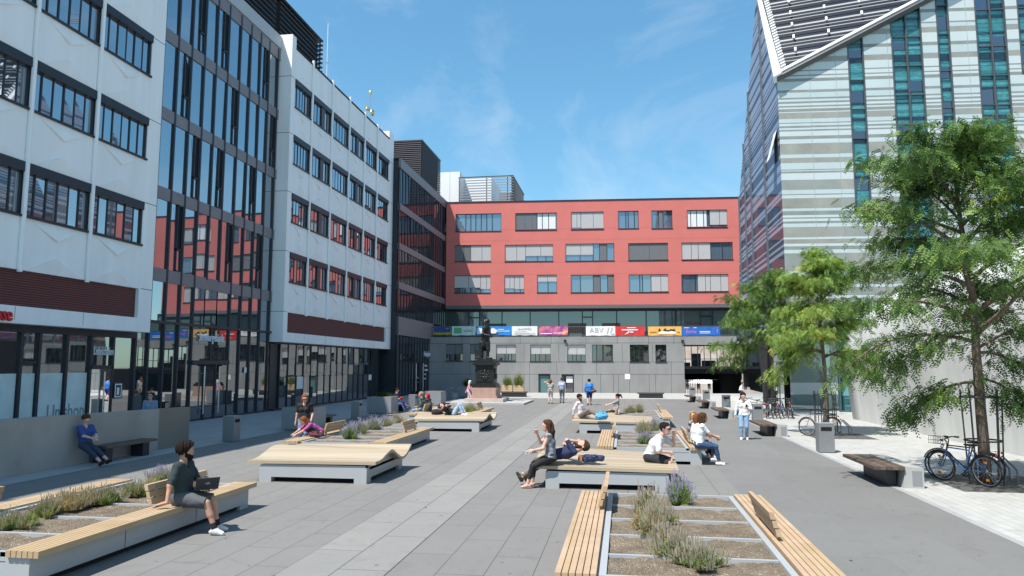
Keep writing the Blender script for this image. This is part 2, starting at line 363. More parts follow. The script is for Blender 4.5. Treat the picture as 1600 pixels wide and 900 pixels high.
# ------------------------------------------------------------------ white office blocks on the left
ROWS = ((7.72, 9.58), (11.42, 13.25), (15.08, 16.9), (18.7, 20.5))
def win_mesh(L, H, variant):
    """window of one bay in local coords: x = out, y along, z up"""
    f = MB(); g = MB()
    f.box(-0.30, -0.10, 0, L, H-0.10, H)                        # head lip
    f.box(-0.28, -0.10, 0.02, L-0.02, H-0.34, H-0.10)          # blind box
    f.box(-0.34, -0.09, 0, L, -0.03, 0.05)                      # sill lip
    f.box(-0.30, -0.20, 0, 0.09, 0.05, H-0.34); f.box(-0.30, -0.20, L-0.09, L, 0.05, H-0.34)
    n = 6
    for i in range(1, n): f.box(-0.285, -0.235, L*i/n-0.03, L*i/n+0.03, 0.05, H-0.34)
    f.box(-0.29, -0.21, 0.09, L-0.09, 0.05, 0.10)
    skip = {1: (3,), 2: (5,), 0: ()}[variant]
    for i in range(n):
        a, c = L*i/n+0.03, L*(i+1)/n-0.03; rz = random.uniform(-.012, .012)
        if i in skip: f.box(-0.27, -0.17, a, c, 0.05, H-0.34, 1)
        else: g.face([(-0.26-rz, a, 0.1), (-0.26+rz, c, 0.1), (-0.26+rz, c, H-0.34), (-0.26-rz, a, H-0.34)])
    return f, g
PANELM = mat('brown_panel', (0.075, 0.062, 0.068), 0.5)
def office_block(name, label, y0, y1, bays, pier0, pier1, depth=16, gl0=0.0):
    W = Wall((-20.0, 0), R_(90)); root = thing(name, label, 'building', (-20.0, (y0+y1)/2, 0))
    b = MB(); a0, a1 = bays[0], bays[-1]
    sp = [(4.1, 4.68, 0), (5.9, ROWS[0][0], 1)] + [(ROWS[i][1], ROWS[i+1][0], 1) for i in range(3)] + [(ROWS[3][1], 22.45, 1)]
    for z0, z1, rel in sp:
        W.box(b, a0, a1, z0, z1, -0.4, 0)
        if rel:
            for i in range(len(bays)-1):
                u0, u1 = bays[i]+0.3, bays[i+1]-0.3; um = (u0+u1)/2; h = min(0.6, (z1-z0)*0.33)
                if z0 > 6.5 or True:
                    p = [W.a(u0, z0+.03, .001), W.a(u1, z0+.03, .001), W.a(um, z0+h, 0.001), W.a(um, z0+.03, 0.001)]
                    t = W.a(um, z0+h-.02, 0.085)
                    for q in ((0, t, 2), (2, t, 1)): b.face([p[q[0]], q[1], p[q[2]]])
                    b.face([p[0], p[3], t]); b.face([p[3], p[1], t])
                if z1 < 22:
                    p = [W.a(u0, z1-.05, .001), W.a(u1, z1-.05, .001), W.a(um, z1-h-.05, 0.001), W.a(um, z1-.05, .001)]
                    t = W.a(um, z1-h-.03, 0.085)
                    b.face([p[0], t, p[2]][::-1]); b.face([p[2], t, p[1]][::-1]); b.face([p[0], p[3], t][::-1]); b.face([p[3], p[1], t][::-1])
    W.box(b, y0, a0, 4.1, 23.2, -1.3, 0.006); W.box(b, a1, y1, 4.1, 23.2, -1.3, 0.006)
    W.box(b, y0+.02, y1-.02, 22.40, 22.47, -depth, -0.02)       # roof
    W.box(b, y0+.02, y1-.02, 4.12, 22.4, -depth, -1.3)
    W.box(b, a0, a1, 4.1, 4.3, -1.3, -.4)
    b.build('wall', WHITE, root)
    j = MB()
    for z in (5.9, 9.58, 13.25, 16.9, 20.5):
        W.box(j, y0+.001, a0-.1, z, z+.025, -.3, 0.010); W.box(j, a1+.12, y1-.001, z, z+.025, -.3, 0.010)
        j.box(-21.29, -20.0, y0-.004, y0+.1, z, z+.025)
    W.box(j, a0, a1, 22.45, 22.56, -.5, 0.05)
    for i in range(1, len(bays)-1): W.box(j, bays[i]-.008, bays[i]+.008, 4.2, 4.66, -.02, .002)
    build_each(j, 'joint', JOINT, root)
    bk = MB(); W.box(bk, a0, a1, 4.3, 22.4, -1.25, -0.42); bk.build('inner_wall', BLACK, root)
    lv = MB(); W.box(lv, a0, a1, 4.68, 5.9, -0.38, -0.14); lv.build('louvre_band', REDLV, root)
    fins = MB(); W_ = 0.10
    first = None
    for i in range(1, len(bays)-1):
        f = MB(); f.tube([W.a(bays[i], 5.82, 0.06), W.a(bays[i], 22.75, 0.06)], 0.085, 10); f.build('fin', WHITE, root)
    cache = {}
    for r, (z0, z1) in enumerate(ROWS):
        for i in range(len(bays)-1):
            L = round(bays[i+1]-bays[i], 2); va = {0: 0, 1: 1}[1 if (i in (1, 3) and len(bays) == 7 and y0 > 30 or (y0 < 30 and i in (0, 2))) else 0]; key = (L, va, r % 2)
            if key not in cache:
                f, g = win_mesh(L, z1-z0, va); cache[key] = (f.mesh('window', [DARK, PANELM]), g.mesh('pane', G_SKY))
            o = bpy.data.objects.new('window', cache[key][0]); COL.objects.link(o); o.parent = root
            o.location = Vector((-19.83, bays[i], z0)) - root.location
            p = bpy.data.objects.new('pane', cache[key][1]); COL.objects.link(p); p.parent = o
    return W, root
FW, near_block = office_block('office_block', 'white panelled office block at the left edge with red louvre band over shop windows', -8, 28.25, [-7.4, 3.0, 6.0, 9.0, 12.05, 15.05, 18.15, 21.25, 24.35, 27.4], 0, 0)
lettering('sse', 0.62, REDL, near_block, (-19.95, 20.80, 4.17), (0, 1, 0), (0, 0, 1), 'lettering', 0.78, 0.04, bold=0.01)
FW2, far_block = office_block('office_block', 'white panelled office block with four window rows between the glass fronts', 40.5, 60.7, [41.05, 43.5, 46.8, 50.05, 53.3, 56.3, 59.4], 0, 0)

# shop front under the near block
GW = Wall((-20.7, 0), R_(90)); b = MB()
def pane_row(Wl, name, parent, us, z0, z1, m, d=0.0, jitter=0.006, vj=0.004, gap=0.03):
    g = MB()
    for i in range(len(us)-1): Wl.quad(g, us[i]+gap, us[i+1]-gap, z0, z1, d, 0, random.uniform(-vj, vj), random.uniform(-jitter, jitter))
    return g.build(name, m, parent)
us = [8.4, 10.5, 12.6, 14.7, 16.8, 18.7, 20.62, 22.3, 23.1, 24.4, 25.65, 26.9, 28.25]
pane_row(GW, 'glazing', near_block, us[:-3]+[25.65, 26.9, 28.25], 0.3, 4.0, G_SHOP)
for u in us: GW.box(b, u-.06, u+.06, 0, 4.1, -0.08, 0.10)
GW.box(b, 8.4, 28.25, 3.85, 4.1, -.1, .12); GW.box(b, 8.4, 28.25, 0, 0.3, -.1, .08); GW.box(b, 22.3, 23.1, 2.75, 2.85, -.05, .08); GW.box(b, 25.65, 26.9, 2.55, 2.7, -.06, .1)
GW.box(b, 26.9, 28.25, 0, 4.1, -1.5, -.05)
b.build('shop_frame', DARK, near_block)
b = MB()
for i in (6, 7, 8, 9): GW.quad(b, us[i]+.08, us[i+1]-.08, 0.35, 2.42, 0.012)
GW.quad(b, 25.75, 26.25, .35, 2.4, .012); b.build('frosted_film', FROST, near_block)
b = MB(); GW.box(b, 8.4, 20.4, 2.45, 4.1, .02, .16); b.build('roller_shutter', banded('dark_shutter', (0.02, 0.022, 0.03), (0.05, 0.052, 0.065), 0.10, 0.5), near_block)
d = MB(); GW.box(d, 25.72, 26.3, 0.05, 2.55, .02, .07); GW.box(d, 26.32, 26.84, .05, 2.55, .02, .07); d.build('door', G_SHOP, near_block)
d = MB(); d.tube([GW.a(26.36, .5, .17), GW.a(26.36, 2.45, .17)], .03, 8); d.build('door_handle', STEEL, near_block)
lettering('Leibnizladen', 0.46, LETTER, near_block, GW.a(26.28, 3.12, .125), (0, 1, 0), (0, 0, 1), 'lettering', 0.50, .01)
lettering('Unishop', 0.75, mat('film_letters', (0.2, 0.28, 0.31), .4), near_block, GW.a(24.6, 0.75, .02), (0, 1, 0), (0, 0, 1), 'lettering', 0.75, .003, bold=.01)
d = MB(); GW.box(d, 27.0, 27.5, 1.35, 2.0, .1, .13); n = d.build('notice_plate', mat('navy_plate', (0.03, 0.04, 0.10), .4), near_block)
d = MB(); GW.box(d, 27.05, 27.45, 1.40, 1.95, .13, .134); GW.box(d, 27.1, 27.4, 1.45, 1.90, .134, .137, 1); GW.box(d, 27.16, 27.3, 1.5, 1.8, .137, .139); d.build('pictogram', [PAPER, DARK], n)
d = MB(); GW.box(d, 28.1, 28.28, 0, 4.1, -1.2, -.1); d.build('side_pier', DARK, near_block)
# ground floor glass of the far block
GW2 = Wall((-20.7, 0), R_(90)); us = [41.6+i*1.12 for i in range(17)]
rt = far_block
for z0, z1 in ((0.12, 2.0), (2.0, 2.75), (2.75, 4.02)):
    pane_row(GW2, 'glazing', rt, us, z0, z1, G_SHOP, 0, .035, .012, .012)
b = MB()
for u in us: GW2.box(b, u-.025, u+.025, 0, 4.1, -.05, .05); GW2.box(b, u-.16, u+.16, 1.98, 2.03, 0, .09)
GW2.box(b, 40.8, 60.6, 4.0, 4.12, -.2, .1); GW2.box(b, 40.8, 60, 0, .12, -.1, .1); GW2.box(b, 59.5, 60.6, 0, 4.0, -2, -.1); GW2.box(b, 40.52, 41.6, 0, 4.1, -4, -.06)
b.build('shop_frame', DARK, rt)
b = MB(); GW2.quad(b, 43.95, 44.85, 1.2, 1.98, .06); GW2.quad(b, 57.2, 57.9, 1.5, 1.95, .06); build_each(b, 'notice', PAPER, rt)

# ------------------------------------------------------------------ glass stair hall between the blocks
CW = Wall((-20.8, 0), R_(90))
curt = thing('glass_hall', 'tall glass-fronted hall with dark upright fins between two white blocks', 'building', (-20.8, 34.4, 0))
MU = [29.25, 30.33, 31.41, 32.5, 33.55, 34.65, 35.85, 36.95, 38.05, 39.1, 40.2]
edges = [28.28]+MU+[40.5]
FLO = ((7.1, 10.28), (10.85, 14.0), (14.57, 17.75), (18.35, 21.5))
for z0, z1 in FLO+((4.72, 6.5),):
    pane_row(CW, 'glazing', curt, edges, z0, z1, G_SKY, 0, .009, .006, .05)
low = [28.28, 29.25, 30.33, 31.41, 32.5, 35.85, 36.95, 38.05, 39.1, 40.2, 40.5]
pane_row(CW, 'glazing', curt, [28.28, 29.25, 30.33, 31.41, 32.5], .1, 4.6, G_SHOP, 0, .012, .006, .05)
pane_row(CW, 'glazing', curt, [35.85, 36.95, 38.05, 39.1, 40.2, 40.5], .1, 4.6, G_SHOP, 0, .012, .006, .05)
pane_row(CW, 'glazing', curt, [32.5, 34.2, 35.85], 2.95, 4.6, G_SHOP, 0, .006, .006, .05)
for i, u in enumerate(MU):
    f = MB(); CW.box(f, u-.055, u+.055, 7.0 if i in (4, 5) else 0, 22.15, -.02, .085); f.build('fin', DARK, curt)
for z0, z1 in ((6.5, 7.1), (10.28, 10.85), (14.0, 14.57), (17.75, 18.35), (21.5, 22.25)):
    f = MB(); CW.box(f, 28.28, 40.5, z0, z1, -.1, .06); f.build('floor_band', BAND, curt)
f = MB(); CW.box(f, 28.28, 40.5, 22.25, 23.0, -1.2, .12); CW.box(f, 28.28, 40.49, 23.0, 23.06, -14, .10); f.build('roof', mat('pale_fascia', (.42, .43, .45), .5, var=.05), curt)
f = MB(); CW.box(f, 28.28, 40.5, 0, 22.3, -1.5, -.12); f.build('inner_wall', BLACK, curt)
f = MB(); CW.box(f, 28.3, 40.5, 4.6, 4.72, -.05, .10); CW.box(f, 32.5, 35.85, 2.75, 2.95, -.05, .16); CW.box(f, 33.62, 33.74, 0, 2.75, 0, .12); CW.box(f, 34.6, 34.72, 0, 2.75, 0, .12); CW.box(f, 34.13, 34.2, 2.95, 4.6, -.02, .08)
CW.box(f, 28.3, 40.5, 0, .1, -.1, .08); f.build('door_frame', DARK, curt)
for u0, u1, hu in ((32.58, 33.62, 33.5), (33.74, 34.6, 33.85), (34.72, 35.75, 34.85)):
    dd = MB(); CW.quad(dd, u0, u1, .05, 2.72, .06, 0, .0, random.uniform(-.01, .01)); dd = dd.build('door', G_SHOP, curt)
    if hu != 33.85:
        h = MB(); h.tube([CW.a(hu, .3, .2), CW.a(hu, 2.65, .2)], .035, 8); h.tube([CW.a(hu, .6, .2), CW.a(hu, .6, .06)], .02, 6); h.tube([CW.a(hu, 2.3, .2), CW.a(hu, 2.3, .06)], .02, 6); h.build('door_handle', STEEL, dd)
lettering('Seminargebäude', 0.60, LETTER, curt, CW.a(34.2, 3.92, .09), (0, 1, 0), (0, 0, 1), 'lettering', .58, .015)
f = MB(); CW.quad(f, 37.55, 37.8, 2.3, 2.6, .07); build_each(f, 'notice', PAPER, curt)
for fl, bays in ((3, (0, 3, 5, 9)), (2, (2, 6, 10)), (1, (0, 3, 5, 8)), (0, (2, 6, 9))):
    z0, z1 = FLO[fl]
    for k in bays:
        u1 = edges[k+1]-.09; u0 = u1-.42; v = MB()
        for q in ((u0, u0+.06, z0, z1), (u1-.05, u1, z0, z1), (u0, u1, z0+1.0, z0+1.08), (u0, u1, z0, z0+.06), (u0, u1, z1-.06, z1)): CW.box(v, *q, .0, .07)
        CW.box(v, u0+.06, u1-.05, z0+1.08, z1-.06, .003, .008, 1)
        v.face([CW.a(u0+.06, z0+1.1, .02), CW.a(u0+.08, z0+1.1, .02), CW.a(u0+.08, z1-.1, .20), CW.a(u0+.06, z1-.1, .20)], 1)
        v.build('vent_window', [DARK, BLACK, G_SKY], curt)

def louvre_box(name, label, x0, x1, y0, y1, z0, z1, step, m, backm=BLACK, gaps=()):
    r = thing(name, label, 'rooftop plant', ((x0+x1)/2, (y0+y1)/2, z0)); s = MB(); z = z0+.05
    while z < z1-.05:
        for (a, c) in gaps or ((y0, y1),):
            s.hexa([(x1-.14, a, z+.04), (x1, a, z-.02), (x1, c, z-.02), (x1-.14, c, z+.04), (x1-.14, a, z+.07), (x1, a, z+.06), (x1, c, z+.06), (x1-.14, c, z+.07)])
        s.box(x0, x1, y0, y0+.10, z, z+step*.42); s.box(x0, x1, y1-.1, y1, z, z+step*.42); z += step
    s.build('louvre', m, r)
    c = MB(); c.box(x0+.3, x1-.3, y0+.3, y1-.3, z0-.2, z1-.25); c.build('casing', backm, r)
    p = MB()
    for yy in (y0+.05, (y0+y1)/2, y1-.15): p.box(x1-.22, x1-.16, yy, yy+.08, z0-.2, z1)
    p.box(x0, x1, y0, y1, z1-.04, z1+.08); build_each(p, 'post', m, r); return r
louvre_box('plant_screen', 'black louvred plant room on the roof above the glass hall', -31, -23.0, 26, 51.8, 22.6, 28.1, .36, LOUV, gaps=((26, 44.0), (44.6, 51.8)))
louvre_box('plant_screen', 'black louvred plant room beside the red facade, behind the farther white block', -28, -20.9, 73.0, 81, 21.1, 26.7, .21, mat('violet_louvre', (.10, .085, .095), .5))

# ------------------------------------------------------------------ dark glass wing behind
DW = Wall((-19.4, 0), R_(90)); wing = thing('glass_wing', 'dark glass wing with brown floor bands in the left corner of the plaza', 'building', (-19.4, 69, 0))
mull = [60.6+i*.92 for i in range(21)]
for z0, z1 in ((.1, 2.6), (2.6, 5.35), (7.0, 9.4), (10.0, 12.9), (13.45, 16.4), (17.0, 20.2)):
    pane_row(DW, 'glazing', wing, mull, z0, z1, G_DARK, 0, .004, .003, .02)
f = MB()
for u in mull: DW.box(f, u-.03, u+.03, 0, 20.3, -.02, .06)
for i, u in enumerate(mull):
    for z0, z1 in ((17.0, 20.2), (13.45, 16.4), (10, 12.9), (7, 9.4)):
        if u < 72: DW.box(f, u+.42, u+.46, z0, z1, -.02, .035)
DW.box(f, 60.7, 79, 0, 21, -8, -.1); f.build('mullion', DARK, wing)
for z0, z1 in ((20.2, 21.05), (16.4, 17.0), (12.9, 13.45), (9.4, 10.0)):
    f = MB(); DW.box(f, 60.7, 78.6, z0, z1, -.1, .10); f.build('floor_band', BAND, wing)
f = MB(); DW.box(f, 60.7, 72.4, 5.35, 6.95, -.1, .14); f.build('floor_band', BAND, wing)
f = MB(); DW.box(f, 60.7, 79, 20.9, 21.1, -14, -.1); f.build('roof', DARK, wing)
for u in (66.2, 68.6):
    f = MB(); f.tube([DW.a(u, .3, .16), DW.a(u, 2.9, .16)], .05, 8); f.build('door_handle', STEEL, wing)
f = MB(); DW.box(f, 65.6, 69.4, 2.95, 3.1, 0, .12); DW.box(f, 67.3, 67.5, 0, 3, 0, .1); f.build('door_frame', DARK, wing)
lettering('Hörsaalgebäude', 0.75, LETTER, wing, DW.a(70.2, 3.6, .12), (0, 1, 0), (0, 0, 1), 'lettering', .5, .01)
f = MB()
for k, (a, c) in enumerate(((0, .55), (0, .7), (0, .3), (0, .3))): DW.box(f, 69.4, 69.4+c*1.6, 2.6-k*.42, 2.75-k*.42, .07, .10)
build_each(f, 'direction_sign', LETTER, wing)

# ------------------------------------------------------------------ red building across the end
RW = Wall((-19.2, 77.2), R_(4.1)); red = thing('red_building', 'red rendered building with three window rows across the end of the plaza', 'building', (-3, 78.5, 0))
S = 2.5
RED = [  # window box in a 2.5x view starting at (670,280); blinds (from, to, drop, kind)
 ((104, 133, 283, 205), [], (.22, .33, .44, .56, .68, .8)), ((338, 130, 500, 200), [(0, .23, .97, 1), (.23, .52, .97, 1), (.53, .97, .93, 2)], (.27, .52, .65, .8)),
 ((556, 126, 683, 197), [(0, .3, .9, 0), (.3, 1, .95, 0)], (.3, .8)), ((740, 123, 819, 193), [], (.38, .5, .8)), ((871, 121, 951, 193), [(.35, .55, 1, 1)], (.35, .55)),
 ((1009, 118, 1165, 190), [(0, .5, .95, 2), (.57, 1, .85, 0)], (.1, .25, .42, .57)),
 ((101, 256, 243, 323), [(0, .44, .95, 1), (.44, 1, .95, 0)], (.25, .44, .72)), ((297, 254, 485, 322), [(0, .43, .95, 0), (.43, 1, .68, 0)], (.2, .43, .68, .85)),
 ((534, 250, 724, 320), [(0, .57, .64, 0), (.7, .85, 1, 1)], (.3, .57, .7, .85)), ((780, 248, 934, 318), [(0, 1, .97, 1)], (.28, .55)), ((988, 245, 1187, 316), [(0, .33, .97, 0), (.33, .57, .97, 0)], (.33, .57, .8)),
 ((99, 375, 241, 445), [(0, .72, .7, 0), (.72, 1, .78, 0)], (.3, .44, .72)), ((295, 375, 372, 443), [(0, .5, .76, 0), (.5, 1, .8, 0)], (.5, .8)), ((423, 373, 500, 443), [(0, 1, .36, 0)], (.55,)),
 ((555, 372, 724, 443), [(.52, .68, 1, 1), (.85, 1, 1, 1)], (.22, .52, .68, .85)), ((782, 371, 935, 442), [(.57, 1, .97, 0)], (.28, .35, .57)), ((988, 370, 1170, 441), [(.35, .62, .97, 0), (.62, 1, .97, 0)], (.3, .36, .62))]
def window_in(Wl, parent, h, blinds, muls, gm, depth=.22, fw=.05, sill=True):
    u0, u1, z0, z1 = h; L = u1-u0; H = z1-z0
    f = MB(); D = -depth
    for q in ((u0, u0+fw, z0, z1), (u1-fw, u1, z0, z1), (u0, u1, z0, z0+fw), (u0, u1, z1-fw, z1)): Wl.box(f, *q, D-.02, D+.07)
    for k in muls: Wl.box(f, u0+k*L-.035, u0+k*L+.035, z0+fw, z1-fw, D-.02, D+.06)
    if sill: Wl.box(f, u0-.03, u1+.03, z0-.06, z0-.005, D, .05)
    f = f.build('window', DARK, parent)
    g = MB(); ks = [0, *muls, 1]
    for a, c in zip(ks[:-1], ks[1:]): Wl.quad(g, u0+a*L, u0+c*L, z0, z1, D, 0, random.uniform(-.02, .02), random.uniform(-.012, .012))
    g.build('pane', gm, f)
    for a, c, dr, kind in blinds:
        bb = MB(); md = (a+c)/2+.03; d0 = .015 if kind == 2 else .075; [Wl.box(bb, u0+p_*L+.025, u0+q_*L-.025, z1-.06-dr*(H-.1), z1-.06, D+d0, D+d0+.025) for p_, q_ in (((a, md), (md, c)) if c-a > .24 and kind != 2 else ((a, c),))]; build_each(bb, 'curtain' if kind == 2 else 'blind', (BLIND, BLINDG, CURTAIN)[kind], f)
    return f
holes = []
for (x0, y0, x1, y1), bl, mu in RED:
    ua, za = RW.px(670+x0/S, 280+y1/S); ub, zb = RW.px(670+x1/S, 280+y0/S); holes.append((ua, ub, za, zb))
b = MB(); RW.holes(b, 0, 33.5, 9.22, 20.7, holes, 0, .24)
RW.quad(b, 0, 33.5, 9.22, 20.7, -.3); b.face([RW.a(0, 9.22, 0), RW.a(33.5, 9.22, 0), RW.a(33.5, 9.22, -15), RW.a(0, 9.22, -15)]); b.face([RW.a(0, 20.7, 0), RW.a(33.5, 20.7, 0), RW.a(33.5, 20.7, -15), RW.a(0, 20.7, -15)])
b.face([RW.a(33.5, 9.22, 0), RW.a(33.5, 9.22, -15), RW.a(33.5, 20.7, -15), RW.a(33.5, 20.7, 0)]); b.face([RW.a(0, 9.22, -15), RW.a(33.5, 9.22, -15), RW.a(33.5, 20.7, -15), RW.a(0, 20.7, -15)])
b.build('wall', REDW, red)
for h, (_, bl, mu) in zip(holes, RED): window_in(RW, red, h, bl, mu, G_RED)
b = MB(); RW.box(b, 0, 33.5, 20.7, 20.82, -15, .06); b.build('roof_edge', DARK, red)
b = MB(); RW.box(b, 0, 33.5, 8.86, 9.215, -6, .02); b.build('fascia', mat('fascia_grey', (.12, .12, .13), .6), red)
b = MB()
for z in (12.6, 13.9, 16.35, 17.6): RW.box(b, 0, 33.5, z, z+.02, -.02, .003)
build_each(b, 'joint', mat('red_joint', (.42, .12, .11), .9), red)
# gallery glass under the overhang
b = MB(); gu = []
for x in (64, 157, 198, 286, 396, 508, 600, 640, 734, 849, 963, 1060, 1107, 1215): gu.append(RW.px(670+x/S, 500, -1.2)[0])
gu = [gu[0]-3]+gu+[gu[-1]+3]
pane_row(RW, 'gallery_glazing', red, gu, 5.6, 8.86, G_GAL, -1.2, .01, .004, .03)
for u in gu: RW.box(b, u-.05, u+.05, 5.5, 8.9, -1.25, -1.12)
for k in (1, 6, 11): RW.box(b, gu[k+1], gu[k+2] if k != 1 else gu[k+2], 7.9, 8.02, -1.25, -1.1)
RW.box(b, gu[0], gu[-1], 8.6, 8.9, -1.3, -1.1); b.build('gallery_frame', DARK, red)
b = MB(); RW.box(b, -.5, 33, 5.4, 8.9, -6, -2.2); b.build('gallery_room', mat('gallery_wall', (.2, .22, .2), .8), red)
b = MB()
for k in (3, 6, 8, 11): RW.box(b, gu[k]+1, gu[k]+3, 6.2, 7.3, -1.19, -1.17)
build_each(b, 'notice_board', mat('brown_board', (.12, .07, .05), .7), red)

# grey podium with terrace
PW = Wall((-19.4, 71.5), R_(4.1)); pod = thing('grey_podium', 'grey concrete ground floor with a railed terrace under the red building', 'building', (-6, 72.5, 0))
GR = [((66, 644, 133, 710), [(0, 1, .6, 1)], (.5,)), ((160, 644, 200, 710), [(0, 1, .6, 1)], (.5,)), ((262, 646, 340, 710), [(0, 1, .55, 0)], (.45, .62, .78)), ((396, 646, 476, 712), [(0, 1, .55, 0)], (.25, .45, .75)),
 ((541, 646, 612, 712), [(0, 1, .58, 0)], (.3, .5, .75)), ((638, 646, 719, 712), [], (.22, .5, .55, .95)), ((786, 646, 859, 714), [], (.25, .5, .72)), ((886, 646, 928, 715), [], (.45,))]
holes = []
for (x0, y0, x1, y1), bl, mu in GR:
    ua, za = PW.px(670+x0/S, 280+y1/S); ub, zb = PW.px(670+x1/S, 280+y0/S); holes.append((ua, ub, za, zb))
drs = []
for (x0, x1, y0) in ((428, 475, 760), (519, 567, 762)):
    ua, zb = PW.px(670+x0/S, 280+y0/S); ub, _ = PW.px(670+x1/S, 280+y0/S); drs.append((ua, ub, 0.0, zb))
uR = PW.px(1069, 560)[0]; uE = 30.5
b = MB(); PW.holes(b, -1, uR, 0, 5.55, holes+drs, 0, .3)
PW.box(b, uR, uE, 4.72, 5.55, -6, 0); PW.quad(b, -1, uR, 0, 5.5, -.5); PW.box(b, -1, uR, 5.40, 5.54, -6, -.01)
b.face([PW.a(uR, 0, 0), PW.a(uR, 0, -28), PW.a(uR, 5.5, -28), PW.a(uR, 5.5, 0)])
b.build('wall', GREYC, pod)
for h, (_, bl, mu) in zip(holes, GR): window_in(PW, pod, h, bl, mu, G_DARK, .25)
for k, h in enumerate(drs):
    f = MB(); PW.box(f, h[0], h[0]+.12, 0, h[3], -.28, -.05); PW.box(f, h[1]-.12, h[1], 0, h[3], -.28, -.05); PW.box(f, h[0], h[1], h[3]-.2, h[3], -.28, -.05); PW.box(f, h[0]+.12, h[1]-.12, .05, h[3]-.2, -.25, -.18, 1)
    f = f.build('door', [DARK, mat('teal_door', (.10, .20, .20), .3) if k == 0 else G_DARK], pod)
    q = MB()
    if k == 0: PW.quad(q, h[0]+.75, h[0]+1.15, 1.95, 2.35, -.17)
    else:
        PW.quad(q, h[0]+.3, h[0]+.8, 2.2, 2.7, -.17); PW.quad(q, h[0]+.85, h[0]+1.6, 1.9, 2.75, -.17); PW.quad(q, h[0]+.45, h[0]+1.6, 1.0, 1.8, -.165)
    build_each(q, 'notice', PAPER, f)
    hh = MB(); hh.box(0, .02, 0, .02, 0, .2)
b = MB()
def vline(x, y0, y1):
    u, za = PW.px(670+x/S, 280+y1/S); _, zb = PW.px(670+x/S, 280+y0/S); PW.box(b, u-.014, u+.014, max(0, za), zb, -.02, .004)
for z in (PW.px(900, 280+640/S)[1], PW.px(900, 280+714/S)[1], PW.px(900, 280+762/S)[1]): PW.box(b, -.9, uR-.01, z-.014, z+.014, -.02, .004)
for x in (130, 233, 357, 478, 614, 736, 858, 958): vline(x, 613, 644)
for x in (160, 250, 394, 500, 655, 785, 948): vline(x, 714, 762)
for x in (180, 300, 372, 394, 600, 672, 722, 742, 785, 862, 887, 948): vline(x, 762, 845)
for x in (232, 372, 508, 756, 875): vline(x, 644, 714)
build_each(b, 'panel_joint', JOINT, pod)
b = MB()
for x, y in ((532, 631), (991, 632)):
    u, z = PW.px(670+x/S, 280+y/S); PW.box(b, u-.12, u+.12, z-.1, z+.1, 0, .2)
build_each(b, 'wall_lamp', DARK, pod)
b = MB(); u, z = PW.px(670+776/S, 280+771/S); PW.quad(b, u-.25, u+.25, z-.25, z+.25, .01); build_each(b, 'notice', PAPER, pod)
b = MB(); PW.box(b, -.5, uE, 6.52, 6.60, -.12, -.05); PW.box(b, -.5, uE, 5.66, 5.70, -.1, -.06); u = -.5
while u < uE: PW.box(b, u-.012, u+.012, 5.55, 6.55, -.1, -.07); u += .16
b.build('railing', mat('rail_grey', (.11, .115, .12), .5, metal=.4), pod)
# passage on the right of the podium
b = MB(); PW.box(b, uR, uE, 2.35, 2.62, -4, -.02); PW.box(b, uR, uE, 1.9, 2.35, -4, -.3); PW.box(b, uE+4, uE+7, -3, 2.3, -30, -.1); PW.box(b, uR, uE+6, .75, 2.2, -30, -29.6); PW.box(b, uR, uE+5, 2.2, 2.34, -29.6, -4)
PW.box(b, uR+8.2, uE+6, -3.5, .75, -29.2, -29)
b.build('passage_lining', BLACK, pod)
b = MB()
for k in range(9): PW.box(b, uR+k*.62+.1, uR+k*.62+.16, 2.62, 4.72, -.3, -.2)
PW.box(b, uR, uE, 3.3, 3.36, -.3, -.2); b.build('corridor_frame', DARK, pod)
b = MB()
for k in range(9): PW.box(b, uR+3.9+k*.33, uR+3.96+k*.33, -3, .75, -29.5, -29.35)
build_each(b, 'passage_bars', DARK, pod)
b = MB(); PW.box(b, uR+1.2, uR+2.0, 2.62, 3.9, -3, -2.2); PW.box(b, uR+2.2, uR+3.4, 2.62, 3.2, -3, -2); PW.box(b, uR+.3, uR+.9, 2.62, 3.0, -3, -2); build_each(b, 'corridor_cabinet', DARK, pod)
# street seen through the passage
far = thing('street_house', 'pale street house seen through the dark passage', 'house', (8, 135, -2.3))
b = MB(); b.box(-12, 40, 135, 150, -2.4, 9); b.build('wall', mat('street_wall', (.42, .30, .23), .8, col2=(.58, .52, .47), scale=.45), far)
b = MB()
for k in range(16): b.box(-6+k*1.9, -5.5+k*1.9, 134.9, 135, -1.4, .2)
b.build('window', G_DARK, far)
b = MB(); c = thing('market_parasol', 'white parasol seen through the passage in front of the street house', 'parasol', (12.4, 120, -2.3))
b.lathe([(2.2, 2.2), (1.2, 2.75), (.05, 3.1)], (12.4, 120, -2.3), 10); b.build('canopy', PAPER, c); b = MB(); b.tube([(12.4, 120, -2.3), (9.2, 120, .7)], .04, 6); b.build('pole', STEEL, c)

# white rooftop house with its louvre cage
rh = thing('rooftop_house', 'white metal-clad rooftop house with open louvre cage above the red building', 'rooftop plant', (-18, 87, 20.7))
b = MB(); p0 = on_y(690, 320, 86)[0]; p1 = on_y(718, 320, 86)[0]; p2 = on_y(762, 320, 86)[0]; zt = on_y(700, 269, 86)[2]
b.box(p0-4, p1, 86, 96, 20, zt); b.box(p1, p2, 88.5, 96, 20, zt-.1)
b.build('casing', mat('white_cladding', (.78, .79, .8), .4, var=.03), rh)
b = MB(); b.box(p0-4, p1, 85.98, 86, zt-5, zt-4.95); b.box(p0+1, p0+1.04, 85.98, 86, 20, zt)
build_each(b, 'joint', mat('grey_joint', (.45, .46, .47), .6), rh)
b = MB(); q0 = on_y(716, 320, 85)[0]; q1 = on_y(802, 320, 85)[0]; z0 = 20.8; z1 = on_y(760, 276.5, 85)[2]; n = 15
